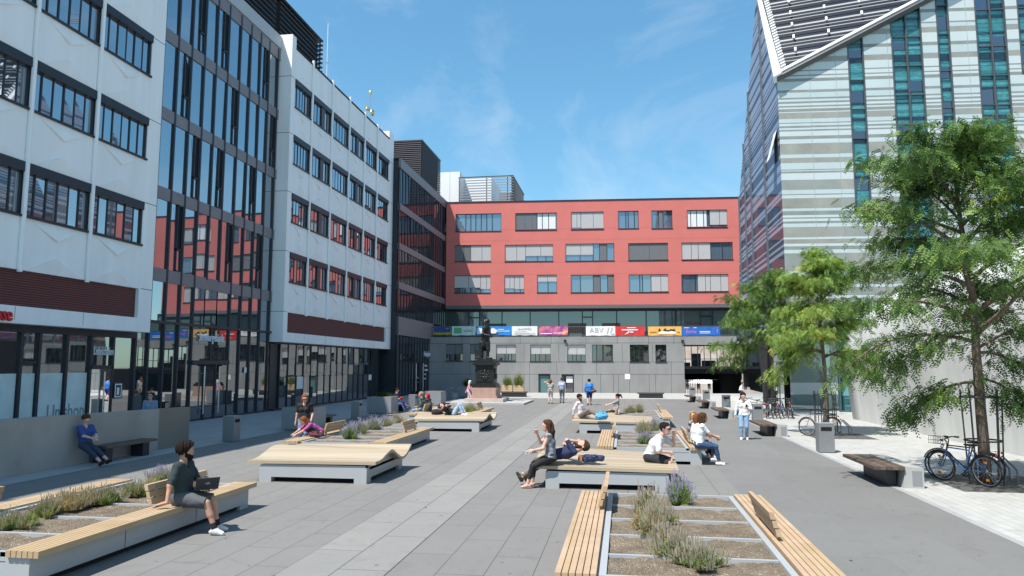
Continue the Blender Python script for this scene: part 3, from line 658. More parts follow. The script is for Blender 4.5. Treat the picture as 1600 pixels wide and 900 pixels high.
for i in range(n):
    z = z0+.1+(z1-z0-.2)*i/(n-1); b.hexa([(q0, 85, z-.04), (q1, 85, z-.04), (q1, 85.35, z+.05), (q0, 85.35, z+.05), (q0, 85, z+.1), (q1, 85, z+.1), (q1, 85.35, z+.16), (q0, 85.35, z+.16)])
    b.hexa([(q1-.3, 85, z), (q1, 85, z-.06), (q1, 95, z-.06), (q1-.3, 95, z), (q1-.3, 85, z+.05), (q1, 85, z), (q1, 95, z), (q1-.3, 95, z+.05)])
b.build('louvre', LOUVG, rh)
b = MB()
for x in (q0, q0+(q1-q0)*.5, q0+(q1-q0)*.88, q1-.1): b.box(x, x+.1, 85.36, 85.46, z0, z1)
for y in (88, 91.5, 95): b.box(q1-.4, q1-.3, y, y+.1, z0, z1)
b.box(q0, q1, 85, 85.4, z1, z1+.1); b.box(q1-.35, q1, 85, 95, z1, z1+.1); build_each(b, 'post', DARK, rh)
b = MB(); b.box(q0+2.5, q0+4.2, 88, 90, 20.7, 23.2); b.box(q0+.8, q0+2, 88, 89.5, 20.7, 22.2); b.box(q0+4.4, q1-1, 89, 91, 20.7, 24.6); build_each(b, 'machine', mat('machine_grey', (.2, .21, .24), .5), rh)
# ------------------------------------------------------------------ striped glass church on the right
ST_P = [mat('pale_glass_panel', (.48, .545, .545), .35, var=.05, scale=.7, spec=.35), mat('pale_glass_panel_blue', (.45, .52, .52), .35, var=.05, scale=.7, spec=.35), mat('pale_glass_panel_grey', (.51, .56, .555), .35, var=.04, scale=.6, spec=.35)]
ST_G = [mat('grey_stone_band', (.255, .275, .25), .6, var=.12, scale=1.1, stretch=(.6, 1, 1)), mat('brown_stone_band', (.275, .275, .24), .6, var=.16, scale=.8), mat('dark_stone_band', (.22, .24, .225), .6, var=.14, scale=1.4)]
SIDE_D = glass('side_dark_glass', (.055, .065, .095), (.85, .85, .92), .20, fres=False)
SIDE_P = glass('side_pale_glass', (.27, .31, .39), (.85, .85, .92), .16, fres=False)
church = thing('striped_church', 'glass-striped church hall with steep louvred roof and teal window columns behind the trees', 'church', (12, 50, 0))
CF = Wall((10.0, 46.5), R_(4.1)); CS = Wall((10.0, 46.5), R_(90), flip=True)      # front, and the side towards the plaza
zA = CF.px(1222, 118)[1]; uB, zB = CF.px(1440, 0); SL = (zB-zA)/uB
GB = [(110, 112), (117.5, 119.5), (123, 128), (141, 145), (153, 155.5), (159, 162), (165.5, 168), (170.5, 175), (176.5, 186), (192, 193.5), (197, 200), (203, 205.5), (213, 218), (224.5, 241.5), (247, 255),
      (265, 266.5), (268, 271), (281.5, 297), (303.5, 305), (310, 326), (330, 336.5), (340, 342), (346, 349.5), (355, 371), (374, 381), (385, 390.5), (396, 424), (432, 445), (449, 462), (466, 476), (480, 497), (500, 571)]
gz = [tuple(sorted((CF.px(1232, a)[1], CF.px(1232, b)[1]))) for a, b in GB]
rs = random.Random(11); z = max(g[1] for g in gz)
while z < 46:
    a = z+rs.choice((.18, .25, .32, .5, .62, .8)); b2 = a+rs.choice((.07, .1, .14, .22, .36, .5)); gz.append((a, b2)); z = b2
gz.sort()
cols = []
for (x0, x1, yb, yr) in ((1330, 1355.5, 322, 200), (1400, 1449, 395, 200), (1467, 1487, 215, 100), (1532, 1580, 330, 150), (1592.5, 1618, 115, 60)):
    u0 = CF.px(x0, yr)[0]; u1 = CF.px(x1, yr)[0]; cols.append((u0, u1, CF.px((x0+x1)/2, yb)[1]))
UMAX = 24.0
zb = sorted({5.2, *[x for g in gz for x in g if x > 5.2], *[c[2] for c in cols], zA, 46.0})
def tone(zm):
    for k, g in enumerate(gz):
        if g[0] < zm < g[1]: return 3+(k*7 % 5 % 3) if g[1]-g[0] > .28 else 5
    return int(zm*13) % 3
def ustart(z): return max(0.0, (z-zA)/SL)
b = MB(); jn = [2.0+1.62*i for i in range(14)]
for z0, z1 in zip(zb[:-1], zb[1:]):
    zm = (z0+z1)/2; t = tone(zm); u = ustart(z0+1e-6)
    act = [(c[0], c[1]) for c in cols if c[2] < zm]; iv = [(0, UMAX)]
    for a, c in act:
        n = []
        for p, q in iv:
            if a > p: n.append((p, min(a, q)))
            if c < q: n.append((max(c, p), q))
        iv = n
    for p, q in iv:
        cut = [p]+[x for x in jn if p < x < q]+[q]
        for a, c in zip(cut[:-1], cut[1:]):
            a0, a1 = max(a, ustart(z0)), max(a, ustart(z1))
            if a0 >= c: continue
            tt = t if t < 3 else (3+(t-3+int(c*3)) % 2 if t < 5 else t); o = rs.uniform(-.003, .003)
            b.face([CF.a(a0, z0, o), CF.a(c, z0, o), CF.a(c, z1, o), CF.a(min(a1, c), z1, o)], tt)
b.build('front_wall', ST_P+ST_G, church)
b = MB()
for x in jn: 
    zt = zA+SL*x
    for c in cols:
        if c[0] < x < c[1]: break
    else: CF.box(b, x-.012, x+.012, 5.2, zt, -.02, .006)
build_each(b, 'panel_joint', mat('pale_joint', (.30, .33, .33), .7), church)
TEAL = bpy.data.materials.new('teal_printed_glass'); TEAL.use_nodes = True; t = TEAL.node_tree; pb = t.nodes['Principled BSDF']; pb.inputs['Roughness'].default_value = .12; pb.inputs['Specular IOR Level'].default_value = .8
tcn = t.nodes.new('ShaderNodeTexCoord'); m1 = t.nodes.new('ShaderNodeMapping'); m1.inputs['Scale'].default_value = (.02, .02, 1.7); n1 = t.nodes.new('ShaderNodeTexNoise'); n1.inputs['Scale'].default_value = 1.0; n1.inputs['Detail'].default_value = 3
t.links.new(tcn.outputs['Object'], m1.inputs[0]); t.links.new(m1.outputs[0], n1.inputs['Vector'])
r1 = t.nodes.new('ShaderNodeValToRGB'); r1.color_ramp.interpolation = 'CONSTANT'; e = r1.color_ramp.elements; e[0].color = (.012, .03, .045, 1); e[1].position = .42; e[1].color = (.03, .14, .15, 1)
for p, c in ((.47, (.045, .20, .215, 1)), (.53, (.075, .27, .285, 1)), (.58, (.035, .16, .17, 1)), (.64, (.065, .25, .30, 1))): q = e.new(p); q.color = c
t.links.new(n1.outputs['Fac'], r1.inputs['Fac'])
m2n = t.nodes.new('ShaderNodeMapping'); m2n.inputs['Scale'].default_value = (2.2, 2.2, 9); n2 = t.nodes.new('ShaderNodeTexNoise'); n2.inputs['Scale'].default_value = 1.6; n2.inputs['Detail'].default_value = 4
t.links.new(tcn.outputs['Object'], m2n.inputs[0]); t.links.new(m2n.outputs[0], n2.inputs['Vector'])
r2 = t.nodes.new('ShaderNodeValToRGB'); r2.color_ramp.elements[0].position = .42; r2.color_ramp.elements[0].color = (.85, .85, .85, 1); r2.color_ramp.elements[1].position = .6; r2.color_ramp.elements[1].color = (1.25, 1.2, 1.2, 1); t.links.new(n2.outputs['Fac'], r2.inputs['Fac'])
mm = t.nodes.new('ShaderNodeMixRGB'); mm.blend_type = 'MULTIPLY'; mm.inputs[0].default_value = 1; t.links.new(r1.outputs[0], mm.inputs[1]); t.links.new(r2.outputs[0], mm.inputs[2]); t.links.new(mm.outputs[0], pb.inputs['Base Color'])
FRAMEG = mat('window_frame_grey', (.07, .08, .09), .5)
for ci, (u0, u1, z0) in enumerate(cols):
    f = MB(); za, zc = zA+SL*u0, zA+SL*u1; um = (u0+u1)/2
    def strip(a, c, d0, d1):
        f.hexa([CF.a(a, z0, d0), CF.a(c, z0, d0), CF.a(c, z0, d1), CF.a(a, z0, d1), CF.a(a, zA+SL*a, d0), CF.a(c, zA+SL*c, d0), CF.a(c, zA+SL*c, d1), CF.a(a, zA+SL*a, d1)])
    strip(u0, u0+.07, -.25, .03); strip(u1-.07, u1, -.25, .03)
    if u1-u0 > 1.4: strip(um-.04, um+.04, -.25, .02)
    zz = z0; CF.box(f, u0, u1, z0, z0+.07, -.25, .03)
    while zz < zc-1.5:
        zz += 1.9+.5*((int(zz*3)) % 2); CF.box(f, u0+.07, u1-.07, zz, zz+.05, -.25, -.02)
    f = f.build('window', FRAMEG, church)
    g = MB(); g.face([CF.a(u0, z0, -.13), CF.a(u1, z0, -.13), CF.a(u1, zc, -.13), CF.a(u0, za, -.13)]); g.build('pane', TEAL, f)
    g = MB()
    for k in range(7):
        zz = z0+1.2+k*2.9+rs.uniform(-.5, .5); a, c = ((u0+.08, um-.05), (um+.05, u1-.08))[k % 2] if u1-u0 > 1.4 else (u0+.08, u1-.08)
        if zz+.8 < zA+SL*a: CF.box(g, a, c, zz, zz+rs.choice((.5, .7, .9)), -.12, -.10)
    build_each(g, 'open_sash', G_DARK, f)
# side towards the plaza, leaning far edge
far_pts = [(0.0, CS.px(1156, 618)[0]), (CS.px(1155, 310)[1], CS.px(1155, 310)[0]), (CS.px(1183, -22)[1], CS.px(1183, -22)[0])]
zT, uT = far_pts[2]
def ufar(z):
    (z0, a), (z1, c), (z2, d) = far_pts
    return a+(c-a)*(z-z0)/(z1-z0) if z < z1 else c+(d-c)*(z-z1)/(z2-z1)
def unear(z): return 0.0 if z < zA else uT*(z-zA)/(zT-zA)
szb = sorted({4.8, far_pts[1][0], zA, zT, *[x for g in gz for x in g if 4.8 < x < zT]})
MUL = [CS.px(x, 500)[0] for x in (1162, 1172, 1182, 1205)]
b = MB()
for z0, z1 in zip(szb[:-1], szb[1:]):
    t = 0 if tone((z0+z1)/2) >= 3 else 1
    cut = [0, 99]
    for a, c in zip(cut[:-1], cut[1:]):
        p0, p1, q0, q1 = max(a, unear(z0)), max(a, unear(z1)), min(c, ufar(z0)), min(c, ufar(z1))
        if p0 >= q0 or p1 > q1+.3: continue
        b.face([CS.a(p0, z0, .002), CS.a(q0, z0, .002), CS.a(max(q1, p1), z1, .002), CS.a(p1, z1, .002)], t)
b.build('side_wall', [SIDE_D, SIDE_P], church)
b = MB()
for u in MUL:
    zt = zT
    for k in range(400):
        zt = 5+k*.07
        if u < unear(zt) or u > ufar(zt): break
    CS.box(b, u-.07, u+.07, 4.8, zt-.1, -.05, .12)
b.build('mullion', mat('blue_grey_mullion', (.10, .12, .15), .5), church)
v = MB(); zc = CS.px(1213, 232)[1]; uc = CS.px(1213, 232)[0]
CS.box(v, uc-.55, uc+.55, zc-.9, zc+1.1, .004, .02, 1); v.face([CS.a(uc-.5, zc-.8, .55), CS.a(uc+.5, zc-.8, .55), CS.a(uc+.5, zc+1.1, .03), CS.a(uc-.5, zc+1.1, .03)])
v.build('vent_window', [CURTAIN, BLACK], church)
# roof plane through the two rakes
A = CF.a(0, zA, .15); Bv = CF.a(14, zA+SL*14, .15)-A; Cv = CS.a(uT, zT, .1)-A; nR = np.cross(Bv, Cv); nR /= np.linalg.norm(nR); nR = nR if nR[2] > 0 else -nR
b = MB(); b.face([A-nR*.15, A+Bv-nR*.15, A+Bv+Cv-nR*.15, A+Cv-nR*.15]); b.build('roof', mat('roof_dark', (.016, .02, .03), .3, spec=.3), church)
b = MB(); bl = np.linalg.norm(Bv); bu = Bv/bl; cl = np.linalg.norm(Cv); cu_ = Cv/cl
def rp(a, c, h=0): return A+bu*a+cu_*c+nR*h
# slats run level across the roof plane
lev = np.cross(nR, np.array([0, 0, 1.])); lev /= np.linalg.norm(lev); lev = lev if lev[0] > 0 else -lev
up = np.cross(lev, nR); up = up if up[2] > 0 else -up
b = MB(); k = 0; s = .35
def inside(p):
    q = p-A; M2 = np.array([bu, cu_, nR]).T; x = np.linalg.solve(M2, q); return x[0], x[1]
while s < 16:
    # the level line at climb s enters at the side rake and leaves at the front rake
    o = A+up*s; x0, y0 = inside(o); dx, dy = inside(A+lev); 
    ts = []
    if abs(dy) > 1e-6: ts.append(-y0/dy)
    if abs(dx) > 1e-6: ts.append(-x0/dx)
    t0, t1 = min(ts), max(ts); t1 = min(t1, 22); wd = .055 if k % 3 else .13
    p0, p1 = o+lev*(t0+.25), o+lev*(t1-.25); d = nR*.045; h = up*wd
    b.hexa([p0, p1, p1+h, p0+h, p0+d, p1+d, p1+h+d*1.4, p0+h+d*1.4]); s += .34 if k % 3 else .78; k += 1
b.build('roof_louvre', mat('pale_grey_louvre', (.24, .25, .26), .5), church)
b = MB()
for i in range(1, 8):
    for j in range(12):
        s = .6+j*1.35; o = A+up*s+lev*(-1+i*2.1-.35*j*.2)
        x, y = inside(o)
        if x > .3 and y > .3: 
            b.hexa([o+nR*.1, o+lev*.13+nR*.1, o+lev*.13+up*.34+nR*.1, o+up*.34+nR*.1, o+nR*.2, o+lev*.13+nR*.2, o+lev*.13+up*.34+nR*.2, o+up*.34+nR*.2])
build_each(b, 'roof_bracket', mat('white_bracket', (.75, .75, .75), .5), church)
b = MB(); b.hexa([rp(-.1, -.12, -.1), rp(bl, -.12, -.1), rp(bl, .10, -.1), rp(-.1, .1, -.1), rp(-.1, -.12, .22), rp(bl, -.12, .22), rp(bl, .1, .22), rp(-.1, .1, .22)])
b.build('verge_trim', mat('pale_trim', (.66, .66, .66), .45), church)
b = MB(); b.hexa([rp(-.1, -.34, -.25), rp(bl, -.34, -.25), rp(bl, -.13, -.25), rp(-.1, -.13, -.25), rp(-.1, -.34, .12), rp(bl, -.34, .12), rp(bl, -.13, .12), rp(-.1, -.13, .12)])
b.build('verge_gutter', mat('gutter_grey', (.10, .11, .12), .4, metal=.4), church)
b = MB(); b.hexa([rp(-.32, -.3, -.3), rp(.22, -.3, -.3), rp(.12, cl, -.3), rp(-.1, cl, -.3), rp(-.32, -.3, .28), rp(.22, -.3, .28), rp(.12, cl, .28), rp(-.1, cl, .28)])
b.build('edge_trim', mat('white_trim', (.74, .74, .75), .4), church)
b = MB(); n = 34
for i in range(n):
    c = .2+(cl-.4)*i/n; b.hexa([rp(.26, c, 0), rp(.62, c, 0), rp(.62, c+.1, 0), rp(.26, c+.1, 0), rp(.26, c, .3), rp(.62, c, .3), rp(.62, c+.1, .3), rp(.26, c+.1, .3)])
b.build('edge_ladder', mat('pale_trim', (.66, .66, .66), .45), church)
# ground storey: glass and dark openings behind the trunks
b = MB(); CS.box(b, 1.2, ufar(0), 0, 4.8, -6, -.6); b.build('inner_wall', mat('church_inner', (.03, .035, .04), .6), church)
b = MB()
for x0, x1 in ((1158, 1172), (1172, 1190), (1203, 1214), (1214, 1224)):
    u0, u1 = sorted((CS.px(x0, 600)[0], CS.px(x1, 600)[0])); CS.quad(b, u0, u1, .05, 4.8, -.02, 0, 0, random.uniform(-.02, .02))
build_each(b, 'glazing', glass('church_glass', (.12, .14, .14), (.8, .86, .88), .3), church)
b = MB(); u0 = CS.px(1202, 600)[0]; u1 = CS.px(1191, 600)[0]
b.prism([CS.a(u0-.1, 4.8, .02), CS.a(u1+1.2, 4.8, .02), CS.a(u1+.4, 2.8, .02), CS.a(u1-.4, .05, .02), CS.a(u0+.8, .05, .02)], CS.n*-.3); b.build('dark_opening', BLACK, church)
b = MB(); pts = [CF.a(.02, 0, -.2), CF.a(3.3, 0, -.2)]
for k in range(4):
    p = pts[0]+(pts[1]-pts[0])*k/4; q = pts[0]+(pts[1]-pts[0])*(k+1)/4
    for z0, z1, m in ((.05, .95, 0), (.95, 1.66, 1), (1.66, 5.2, 0)):
        a = np.array([0, 0, z0]); c = np.array([0, 0, z1]); e = CF.n*(.25+random.uniform(-.005, .005)); b.face([p+a+e, q+a+e, q+c+e, p+c+e], m)
b.build('glazing', [glass('church_front_glass', (.16, .22, .21), (.8, .88, .88), .2), mat('white_band_film', (.55, .58, .57), .4)], church)
b = MB(); p = np.array([12.5, 45.2, 0]); q = np.array([12.75, 42.5, 0])
for z0, z1, m in ((.05, .95, 0), (.95, 1.7, 1), (1.7, 6, 0)):
    a = np.array([0, 0, z0]); c = np.array([0, 0, z1]); p2 = np.array([13.3, 44.6, 0]); b.face([p+a, p2+a, p2+c, p+c], m)
b.build('entrance_glass', [glass('teal_door_glass', (.03, .11, .12), (.7, .9, .9), .2), mat('pale_teal_film', (.12, .32, .34), .3)], church)
b = MB(); b.box(12.42, 12.5, 44.9, 45.2, 0, 6); b.box(13.3, 13.4, 44.4, 44.6, 0, 6); b.box(13.45, 24, 46.9, 47.4, 0, 5.2); b.build('door_frame', mat('teal_frame', (.05, .10, .12), .5), church)

# ------------------------------------------------------------------ leaning concrete lecture hall
HALLM = bpy.data.materials.new('bright_concrete'); HALLM.use_nodes = True; t = HALLM.node_tree; pb = t.nodes['Principled BSDF']; pb.inputs['Roughness'].default_value = .55
tcn = t.nodes.new('ShaderNodeTexCoord'); m1 = t.nodes.new('ShaderNodeMapping'); m1.inputs['Scale'].default_value = (1, .9, .14); n1 = t.nodes.new('ShaderNodeTexNoise'); n1.inputs['Scale'].default_value = 1.1; n1.inputs['Detail'].default_value = 9; n1.inputs['Roughness'].default_value = .68
t.links.new(tcn.outputs['Object'], m1.inputs[0]); t.links.new(m1.outputs[0], n1.inputs['Vector'])
r1 = t.nodes.new('ShaderNodeValToRGB'); e = r1.color_ramp.elements; e[0].position = .28; e[0].color = (.50, .50, .48, 1); e[1].position = .68; e[1].color = (.66, .665, .64, 1); t.links.new(n1.outputs['Fac'], r1.inputs['Fac']); t.links.new(r1.outputs[0], pb.inputs['Base Color'])
hall = thing('lecture_hall', 'leaning pale concrete lecture hall wall along the right side behind the near tree', 'hall', (12, 22, 0))
prof = [(0, 0), (-.10, 1.2), (-.22, 2.6), (-.32, 3.8), (-.22, 4.9), (.15, 5.7), (.9, 6.35), (2.0, 6.8), (3.6, 7.1), (7.5, 7.3)]
path = [(11.45+.012*(39.4-y)*1.5, y) for y in (39.3, 38, 36, 33, 29, 24, 18, 12, 5, -3)]
b = MB(); n = len(prof)
hs = [.80, .86, .93, .97, 1, 1.02, 1.03, 1.03, 1.03, 1.03]
for i, (x, y) in enumerate(path):
    for dx, z in prof: b.v.append((x+dx, y+.02*z, z*hs[i]))
for i in range(len(path)-1):
    for j in range(n-1):
        a = i*n+j; b.f.append((a, a+n, a+n+1, a+1)); b.m.append(0)
b.f.append(tuple(range(0, n))+()); b.m.append(0)
base = len(b.v); b.v += [(path[0][0]+7.5, path[0][1], 0)]; b.f[-1] = tuple(range(0, n))+(base,)
o = b.build('wall', HALLM, hall, smooth=False)
for p in o.data.polygons: p.use_smooth = len(p.vertices) == 4
b = MB()
for y in (35.2,): b.tube([(11.45+.018*(39.4-y)+dx-.004, y+.02*z, z) for dx, z in prof[:5]], .012, 5)
build_each(b, 'joint', mat('hall_joint', (.40, .40, .38), .8), hall)
# ------------------------------------------------------------------ low wall and plaza furniture
WALLC = mat('low_wall_concrete', (.34, .315, .285), .75, var=.14, scale=1.3, stretch=(1, .7, .5), bump=.1, bscale=30)
lw = thing('low_wall', 'low grey concrete ramp wall at the left with a man sitting before it', 'wall', (-15, 16, 0))
b = MB(); b.prism([(-14.8, 4, 0), (-14.8, 21.6, 0), (-14.8, 21.6, 1.30), (-14.8, 4, 1.58)], (-.3, 0, 0)); b.build('wall', WALLC, lw)
b = MB(); b.prism([(-14.797, 21.6, 0), (-14.797, 23.28, 0), (-14.797, 23.28, 1.275), (-14.797, 21.6, 1.302)], (-.303, 0, 0)); b.build('end_panel', mat('brown_panel_wall', (.20, .185, .155), .5, var=.06, scale=1), lw)

WOOD = [mat('larch_%s' % n, c, .6, col2=d, scale=2.2, stretch=(1, 1, 1), detail=6, bump=.08, bscale=30) for n, c, d in
        (('honey', (.38, .265, .145), (.46, .335, .20)), ('pale', (.43, .32, .19), (.50, .395, .26)), ('reddish', (.39, .265, .16), (.50, .36, .24)))]
PLATW = [mat('platform_%s' % n, c, .55, col2=d, scale=1.2, stretch=(.35, 7, 7), detail=6) for n, c, d in
         (('pale', (.35, .275, .185), (.41, .335, .24)), ('cream', (.39, .32, .23), (.45, .38, .29)), ('tan', (.30, .225, .14), (.37, .29, .19)))]
METAL = mat('grey_painted_metal', (.36, .375, .385), .45, var=.04, scale=.8, spec=.4)
SOIL = bpy.data.materials.new('pebbly_soil'); SOIL.use_nodes = True; t = SOIL.node_tree; pb = t.nodes['Principled BSDF']; pb.inputs['Roughness'].default_value = .95
tcn = t.nodes.new('ShaderNodeTexCoord'); vo = t.nodes.new('ShaderNodeTexVoronoi'); vo.inputs['Scale'].default_value = 60; n1 = t.nodes.new('ShaderNodeTexNoise'); n1.inputs['Scale'].default_value = 3.5; n1.inputs['Detail'].default_value = 8
t.links.new(tcn.outputs['Object'], vo.inputs['Vector']); t.links.new(tcn.outputs['Object'], n1.inputs['Vector'])
r0 = t.nodes.new('ShaderNodeSeparateXYZ'); t.links.new(vo.outputs['Color'], r0.inputs[0])
r1 = t.nodes.new('ShaderNodeValToRGB'); r1.color_ramp.interpolation = 'CONSTANT'; e = r1.color_ramp.elements; e[0].color = (.20, .158, .11, 1); e[1].position = .62; e[1].color = (.25, .20, .145, 1); q = e.new(.86); q.color = (.31, .25, .19, 1); q = e.new(.95); q.color = (.42, .37, .30, 1)
t.links.new(r0.outputs[0], r1.inputs['Fac'])
r2 = t.nodes.new('ShaderNodeValToRGB'); r2.color_ramp.elements[0].position = .3; r2.color_ramp.elements[0].color = (.7, .68, .65, 1); r2.color_ramp.elements[1].position = .7; r2.color_ramp.elements[1].color = (1.2, 1.18, 1.15, 1); t.links.new(n1.outputs['Fac'], r2.inputs['Fac'])
mm = t.nodes.new('ShaderNodeMixRGB'); mm.blend_type = 'MULTIPLY'; mm.inputs[0].default_value = 1; t.links.new(r1.outputs[0], mm.inputs[1]); t.links.new(r2.outputs[0], mm.inputs[2]); t.links.new(mm.outputs[0], pb.inputs['Base Color'])
bp = t.nodes.new('ShaderNodeBump'); bp.inputs['Strength'].default_value = .9; bp.inputs['Distance'].default_value = .03; t.links.new(vo.outputs['Distance'], bp.inputs['Height']); bp.invert = True; t.links.new(bp.outputs['Normal'], pb.inputs['Normal'])

def plinth(b, x0, x1, y0, y1, z1, foot=.35):
    """metal box standing on corner feet, with a low dark gap between them on every side"""
    b.box(x0, x1, y0, y1, .10, z1)
    for xa, xb in ((x0, x0+foot), (x1-foot, x1)):
        for ya, yb in ((y0, y0+foot), (y1-foot, y1)): b.box(xa, xb, ya, yb, 0.004, .10)
SEATZ = .47
def planter(label, x0, x1, y0, y1, backs, seed, tones=((0, 0, 1, 2), (0, 0, 1, 2))):
    rr = random.Random(seed); r = thing('planter_bench', label, 'planter bench', ((x0+x1)/2, (y0+y1)/2, 0), 0, 'planter benches in two rows on the plaza')
    sw = .46; bx0, bx1 = x0+.15, x1-.15
    b = MB(); b.box(bx0, bx1, y0+.04, y1-.04, .09, .33); b.box(bx0, x0+sw+.02, y0+.04, y1-.04, .33, .385); b.box(x1-sw-.02, bx1, y0+.04, y1-.04, .33, .385)
    b.box(x0+sw+.02, x0+sw+.10, y0+.04, y1-.04, .385, .44); b.box(x1-sw-.10, x1-sw-.02, y0+.04, y1-.04, .385, .44)
    b.box(x0+sw+.02, x1-sw-.02, y0+.04, y0+.10, .32, .445); b.box(x0+sw+.02, x1-sw-.02, y1-.10, y1-.04, .32, .445)
    for xa, xb in ((bx0, bx0+.3), (bx1-.3, bx1)):
        for ya in (y0+.04, y1-.34): b.box(xa, xb, ya, ya+.3, .004, .09)
    b.box(bx0+.06, bx1-.06, y0+.3, y1-.3, .02, .09, 1)
    b.build('box', [METAL, BLACK], r)
    jb = MB()
    for k in (1, 2): jb.box(bx1-.002, bx1+.002, y0+(y1-y0)*k/3-.006, y0+(y1-y0)*k/3+.006, .09, .385)
    build_each(jb, 'joint', JOINT, r)
    s = MB(); nx, ny = 26, 44; X0, X1, Y0, Y1 = x0+sw+.1, x1-sw-.1, y0+.1, y1-.1
    for j in range(ny+1):
        for i in range(nx+1): s.v.append((X0+(X1-X0)*i/nx, Y0+(Y1-Y0)*j/ny, .395+rr.uniform(-.012, .012)+.012*math.sin(i*.7+j*.4)))
    for j in range(ny):
        for i in range(nx): a = j*(nx+1)+i; s.f.append((a, a+1, a+nx+2, a+nx+1)); s.m.append(0)
    s.build('soil', SOIL, r, smooth=True)
    for k in range(1, 5):
        y = y0+(y1-y0)*k/5; d = MB(); d.box(X0, X1, y-.025, y+.025, .36, .425); d.build('divider', METAL, r)
    for xs in (x0, x1-sw):
        s = MB(); n = 6; wd = sw/n
        for i in range(n):
            cuts = [y0]+[y0+(y1-y0)*(k+ .0)/3 for k in (1, 2)]+[y1]
            for a, c in zip(cuts[:-1], cuts[1:]): s.box(xs+i*wd+.006, xs+(i+1)*wd-.006, a+.002, c-.002, .39, SEATZ, rr.choice(tones[0 if xs == x0 else 1]))
        s.build('seat', WOOD, r)
    for side, ya, yb in backs:
        xs = x0 if side < 0 else x1-sw; xb = xs+sw-.09 if side < 0 else xs+.09; lean = .10*(-side)*-1
        s = MB()
        for k in range(3):
            z = .53+k*.105; dx = (-side)*(.02+k*.035); s.hexa([(xb+dx-.03, ya, z), (xb+dx+.03, ya, z), (xb+dx+.03, yb, z), (xb+dx-.03, yb, z), (xb+dx-.03-side*.02, ya, z+.09), (xb+dx+.03-side*.02, ya, z+.09), (xb+dx+.03-side*.02, yb, z+.09), (xb+dx-.03-side*.02, yb, z+.09)], rr.choice((0, 1, 2)))
        s = s.build('backrest', WOOD, r)
        q = MB()
        for y in (ya+.15, yb-.2): q.hexa([(xb-.03, y, SEATZ), (xb+.03, y, SEATZ), (xb+.03, y+.06, SEATZ), (xb-.03, y+.06, SEATZ), (xb-side*.10-.03, y, .81), (xb-side*.10+.03, y, .81), (xb-side*.10+.03, y+.06, .81), (xb-side*.10-.03, y+.06, .81)])
        build_each(q, 'bracket', WOOD[2], s)
    return r
planter('planter bench with dry grass and lavender where the bearded man sits', -10.06, -6.985, 8.02, 13.3, ((-1, 9.0, 10.2), (1, 10.65, 12.3)), 1)
planter('planter bench full of purple lavender with a woman in magenta on it', -10.02, -6.85, 20.55, 26.0, ((-1, 22.6, 24.2), (1, 23.6, 25.0)), 2)
planter('farther left planter bench by the monument where a man in green sits', -10.02, -6.85, 32.9, 38.5, ((-1, 34.4, 36.0), (1, 36.0, 37.2)), 3)
planter('nearest right planter bench, empty of people, cut by the lower edge of the photo', -.78, 2.32, 8.1, 13.35, ((-1, 11.6, 13.2), (1, 9.9, 11.5)), 4, ((2, 2, 0, 2), (0, 0, 2, 2)))
planter('planter bench with three women sitting on its right side', -.78, 2.22, 20.6, 25.9, ((-1, 23.0, 24.6), (1, 21.6, 23.2)), 5, ((2, 2, 0), (0, 2, 0)))
planter('farthest right planter bench where a woman in grey leans back', -.78, 2.10, 32.4, 37.9, ((-1, 33.4, 34.8), (1, 35.4, 36.8)), 6)

